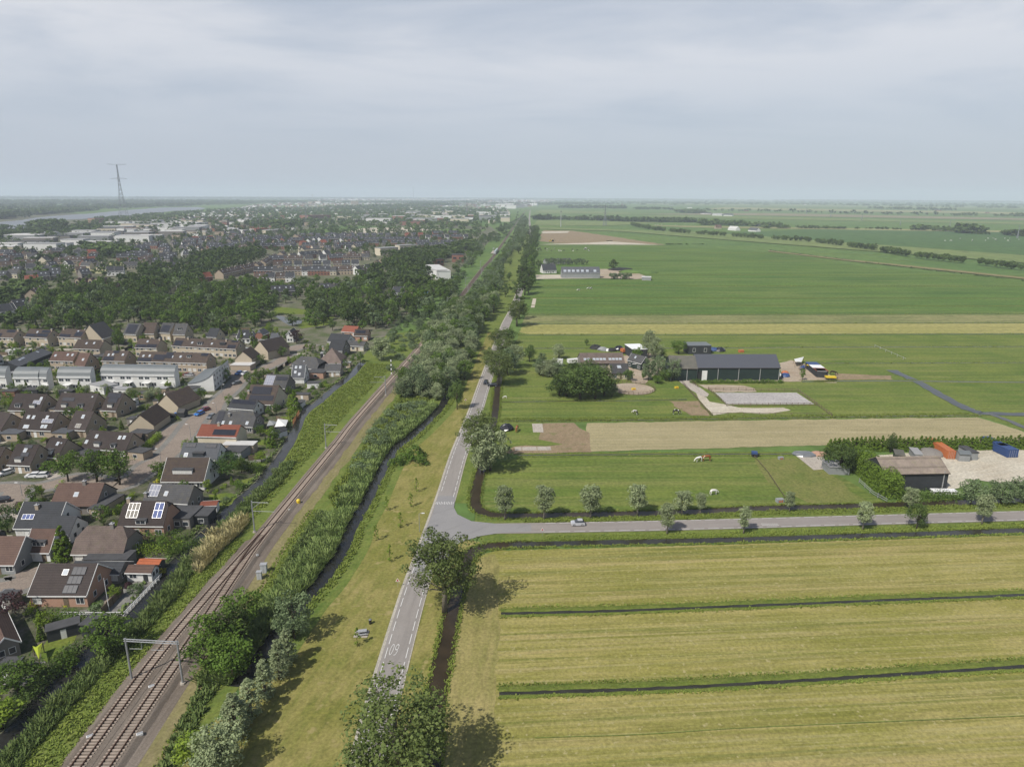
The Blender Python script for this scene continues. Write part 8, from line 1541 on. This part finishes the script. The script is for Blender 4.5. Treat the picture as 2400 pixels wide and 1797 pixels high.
# ------------------------------------------------------------ garden clutter: sheds, fences, terraces
rg = random.Random(77)
GAR = [p for p in cut(offset_line(CAN_L, -4), 60, 330)]+[G(880, 850), G(560, 770), G(-40, 775), G(-40, 1760)]
PAV = [M_PAVE, M_CONC, M_STREET, M_PALE, M_KERB]
pts_ = spread([GAR], 9.5, 41); n_s = n_f = 0
WCOL = {'dark': 'dark', 'white': 'white', 'greyb': 'grey-brown', 'tan': 'tan'}
for i, (x, y) in enumerate(pts_):
    p = Vector((x, y, 0)); a = R_(rg.uniform(-4, 6)) if rg.random() < .7 else R_(rg.uniform(20, 60))
    where = 'by the homes near the canal fork' if y < 170 else ('among the homes of the middle streets' if y < 260 else 'among the homes below the wood')
    if rg.random() < .75 and FREE(p, -1.2):
        w, d = rg.uniform(2, 4.2), rg.uniform(1.8, 3.5); c_, s_ = math.cos(a), math.sin(a); patch('terrace_paving', [(x+u*c_-v*s_, y+u*s_+v*c_) for u, v in ((-w, -d), (w, -d), (w, d), (-w, d))], rg.choice(PAV), .085+.0006*(i % 40))
    if rg.random() < .42 and FREE(p, .6) and n_s < 110:
        n_s += 1; wl = rg.choice(('dark', 'dark', 'white', 'greyb', 'tan')); L_, W_ = rg.uniform(2.6, 5.5), rg.uniform(2.4, 4)
        if rg.random() < .5:
            t = empty('garden_shed', tuple(p), a, 'flat-roofed '+WCOL[wl]+' garden shed '+where, 'shed', 'flat '+WCOL[wl]+' sheds '+where); m = MB(); m.box(-L_/2, -W_/2, 0, L_/2, W_/2, 2.4); m.build('wall', WL[wl], t); m = MB(); m.box(-L_/2-.2, -W_/2-.2, 2.4, L_/2+.2, W_/2+.2, 2.55); m.build('roof', RT[rg.choice(('bitumen', 'bitumen', 'pale', 'light'))], t); m = MB(); m.box(-.45, -W_/2-.04, 0, .45, -W_/2, 2.0); m.build('door', M_WHITE, t)
        else: house(p, a, L_, W_, 2.1, 3.1, rg.choice(('dark', 'grey', 'brown')), wl, 'gabled '+WCOL[wl]+' garden shed '+where, 'shed', 'gabled '+WCOL[wl]+' sheds '+where, win=False, name='garden_shed', ov=.2, eave=None)
    elif rg.random() < .5 and n_f < 120:
        n_f += 1; L_ = rg.uniform(4, 9); dr = Vector((math.cos(a+1.57), math.sin(a+1.57), 0)) if rg.random() < .6 else Vector((math.cos(a), math.sin(a), 0))
        if FREE(p+dr*L_/2, .2) and FREE(p-dr*L_/2, .2) and FREE(p, .2):
            t = empty('garden_fence', tuple(p), math.atan2(dr.y, dr.x), 'wooden garden fence panel row '+where, 'fence', 'garden fences '+where); m = MB(); m.box(-L_/2, -.04, .05, L_/2, .04, 1.8); m.build('panel', M_WOOD if rg.random() < .5 else M_DARKW, t)
            for k in range(int(L_/1.8)+1): x_ = -L_/2+k*L_/int(L_/1.8+1e-6) if int(L_/1.8) else 0; m = MB(); m.box(x_-.06, -.07, 0, x_+.06, .07, 1.9); m.build('post', M_DARKW, t)
# patio of the nearest home by the canal
patch('patio', [TE(*p) for p in ((1000, 150), (1200, 0), (1380, 20), (1090, 350), (700, 345), (690, 300), (960, 260))], M_PAVE, .13)
fence([TE(*p) for p in ((540, 345), (880, 350), (1080, 345), (1400, 10))], 1.0, 1.2, (.5, .95), 'white balustrade along the patio by the canal', M_WHITE, .08)
blob(TE, 1110, 95, .9, 1.1, LF_PURP, 'dark purple potted bush on the patio', 'shrub', 'potted_shrub', 40); t = empty('flagpole', tuple(TE(945, 300)), 0, 'pale flagpole at the corner of the nearest home', 'flagpole'); m = MB(); m.tube([(0, 0, 0), (0, 0, 7.2)], [.08, .05], 6); m.build('pole', M_WHITE, t); m = MB(); m.tube([(0, 0, 7.2), (0, 0, 7.35)], .09, 6); m.build('finial', M_ALU, t)
flatbox(TE, (690, 420), (830, 430), 3.5, 2.5, 'dark', 'bitumen', 'garden shelter with a grey curved roof and orange posts by the canal', 'shelter', 'garden_shelter', win=0)
tent(TE, ((300, 690), (385, 660), (350, 780)), 2.2, LF_YEL if 0 else m_plain('lime_canvas', (.35, .42, .04), (.3, .36, .04), 1, .8, .1), 'lime green parasol-like sail beside the oval lawn')
tent(TE, ((960, 30), (1040, -20), (1060, 10), (985, 60)), 2.6, WL['grey'], 'grey awning at the glass corner of the nearest home')
tent(TB, ((1190, 1275), (1230, 1200), (1345, 1195), (1320, 1285)), 2.6, M_WHITE, 'white canopy at the canal beside the grey one'); tent(TB, ((1100, 1265), (1130, 1215), (1225, 1215), (1185, 1270)), 2.6, WL['grey'], 'grey canopy beside the white one')
fence([TB(1400, 1190), TB(1470, 1070)], 1.6, 1.5, (.4, .8, 1.2, 1.5), 'orange-brown wooden screen along the canal', M_ORANGE if 0 else m_plain('orange_wood', (.42, .2, .09), (.34, .16, .07), 1, .8, .1), .1)

# link garages, garden rooms and silver garden trees between the terraces
for A, B, d_, h_, wl, rf, l in (((540, 1015), (640, 1022), 6, 2.6, 'tan', 'bitumen', 'flat garage joining the left and middle dormer homes'), ((1050, 1015), (1155, 1022), 6, 2.6, 'tan', 'bitumen', 'flat garage joining the middle and right dormer homes'), ((-20, 1300), (205, 1300), 5, 2.6, 'tan', 'slate', 'low grey-roofed annex at the left edge of the fourth row'),
        ((590, 1290), (770, 1295), 5, 2.6, 'tan', 'slate', 'low grey-roofed annex between the fourth-row homes'), ((1480, 1290), (1680, 1300), 4, 2.6, 'tan', 'bitumen', 'flat annex below the tan gable home'), ((820, 1520), (980, 1545), 5, 2.6, 'greyb', 'bitumen', 'dark flat annex behind the three street trees'), ((1440, 1500), (1630, 1520), 4, 2.5, 'tan', 'bitumen', 'flat garage at the street corner by the bright hedge'),
        ((20, 815), (160, 815), 4, 2.4, 'redb', 'bitumen', 'brick garden shed row below the left curved terrace'), ((260, 800), (420, 800), 4, 2.4, 'dark', 'bitumen', 'dark garden room below the second curved terrace'), ((1290, 790), (1440, 795), 4, 2.4, 'white', 'pale', 'white garden room below the longest curved terrace, left one'), ((1560, 845), (1660, 845), 4, 2.4, 'pink', 'bitumen', 'brick garden room below the longest curved terrace, right one'),
        ((1020, 730), (1180, 770), 6, 3.2, 'white', 'pale', 'white annex at the end of the tree-hidden curved terrace'), ((2040, 790), (2180, 800), 6, 2.6, 'white', 'bitumen', 'white garage in front of the white gable block'), ((60, 350), (160, 350), 5, 2.4, 'white', 'light', 'white garden room near the left edge under the wood'), ((420, 330), (560, 325), 5, 2.5, 'tan', 'bitumen', 'flat-roofed garage below the three homes by the wood'), ((1060, 410), (1170, 420), 5, 2.5, 'dark', 'bitumen', 'dark garden rooms between the two brown terraces')):
    flatbox(TA, A, B, d_, h_, wl, rf, l, 'annex', 'flat_annex', win=1)
for j, (X, Y) in enumerate(((250, 845), (490, 850), (680, 850), (985, 850), (1215, 840), (1490, 880), (1775, 870), (1700, 915))):
    if FREE(TA(X, Y), 0): plant('silver_willow', TA(X, Y), 4.6, 'small silver-leaved tree in the gardens below the curved terraces', 'tree', 'silver garden trees below the curved terraces', w=5)

# ------------------------------------------------------------ labels: members of a short row say their place in it
def place_labels():
    bpy.context.view_layer.update(); by = {}
    for o in SC.objects:
        if o.parent is None and o.get('label') and o.get('group'): by.setdefault((o['label'], o['group']), []).append(o)
    first = {}
    for (l, g), L_ in by.items(): first.setdefault(l, []).append(g)
    W_ = 'first second third fourth fifth sixth seventh eighth ninth tenth eleventh twelfth'.split()
    for (l, g), L_ in by.items():
        n = len(L_)
        if n < 2: continue
        P = sorted(L_, key=lambda o: PJ(o.location)[0])
        if n <= 12 and len(l.split()) <= 11:
            for i, o in enumerate(P): o['label'] = l+(', leftmost of its kind there' if i == 0 else ', rightmost of its kind there' if i == n-1 else ', '+W_[i]+' from the left')
        elif n > 12 and len(l.split()) <= 11:
            # split a long set into its near and far, left and right members
            ys = sorted(PJ(o.location)[1] for o in L_); xs = sorted(PJ(o.location)[0] for o in L_); ym = ys[n//2]; 
            for o in L_:
                x, y = PJ(o.location); k = sum(x > xs[int(n*f)] for f in (.25, .5, .75)); q_ = ('far left', 'centre left', 'centre right', 'far right')[k]
                o['label'] = l+', '+('nearer' if y > ym else 'farther')+' half, '+q_; o['group'] = g+', '+('nearer' if y > ym else 'farther')+' '+q_
place_labels()
# ------------------------------------------------------------ the hazy air
def haze(dens, col, aniso):
    mb = MB(); mb.box(-24500, -500, -1, 24500, 27500, 260)
    m = bpy.data.materials.new('haze'); m.use_nodes = True; t = m.node_tree; t.nodes.clear()
    v = N(t, 'VolumePrincipled'); v.inputs['Density'].default_value = dens; v.inputs['Color'].default_value = c4(col, 1); v.inputs['Anisotropy'].default_value = aniso
    o = N(t, 'OutputMaterial'); t.links.new(v.outputs[0], o.inputs['Volume'])
    h = mb.build('haze', m); tag(h, kind='stuff'); return h
haze(1.05e-4, (.78, .865, 1.0), .0)
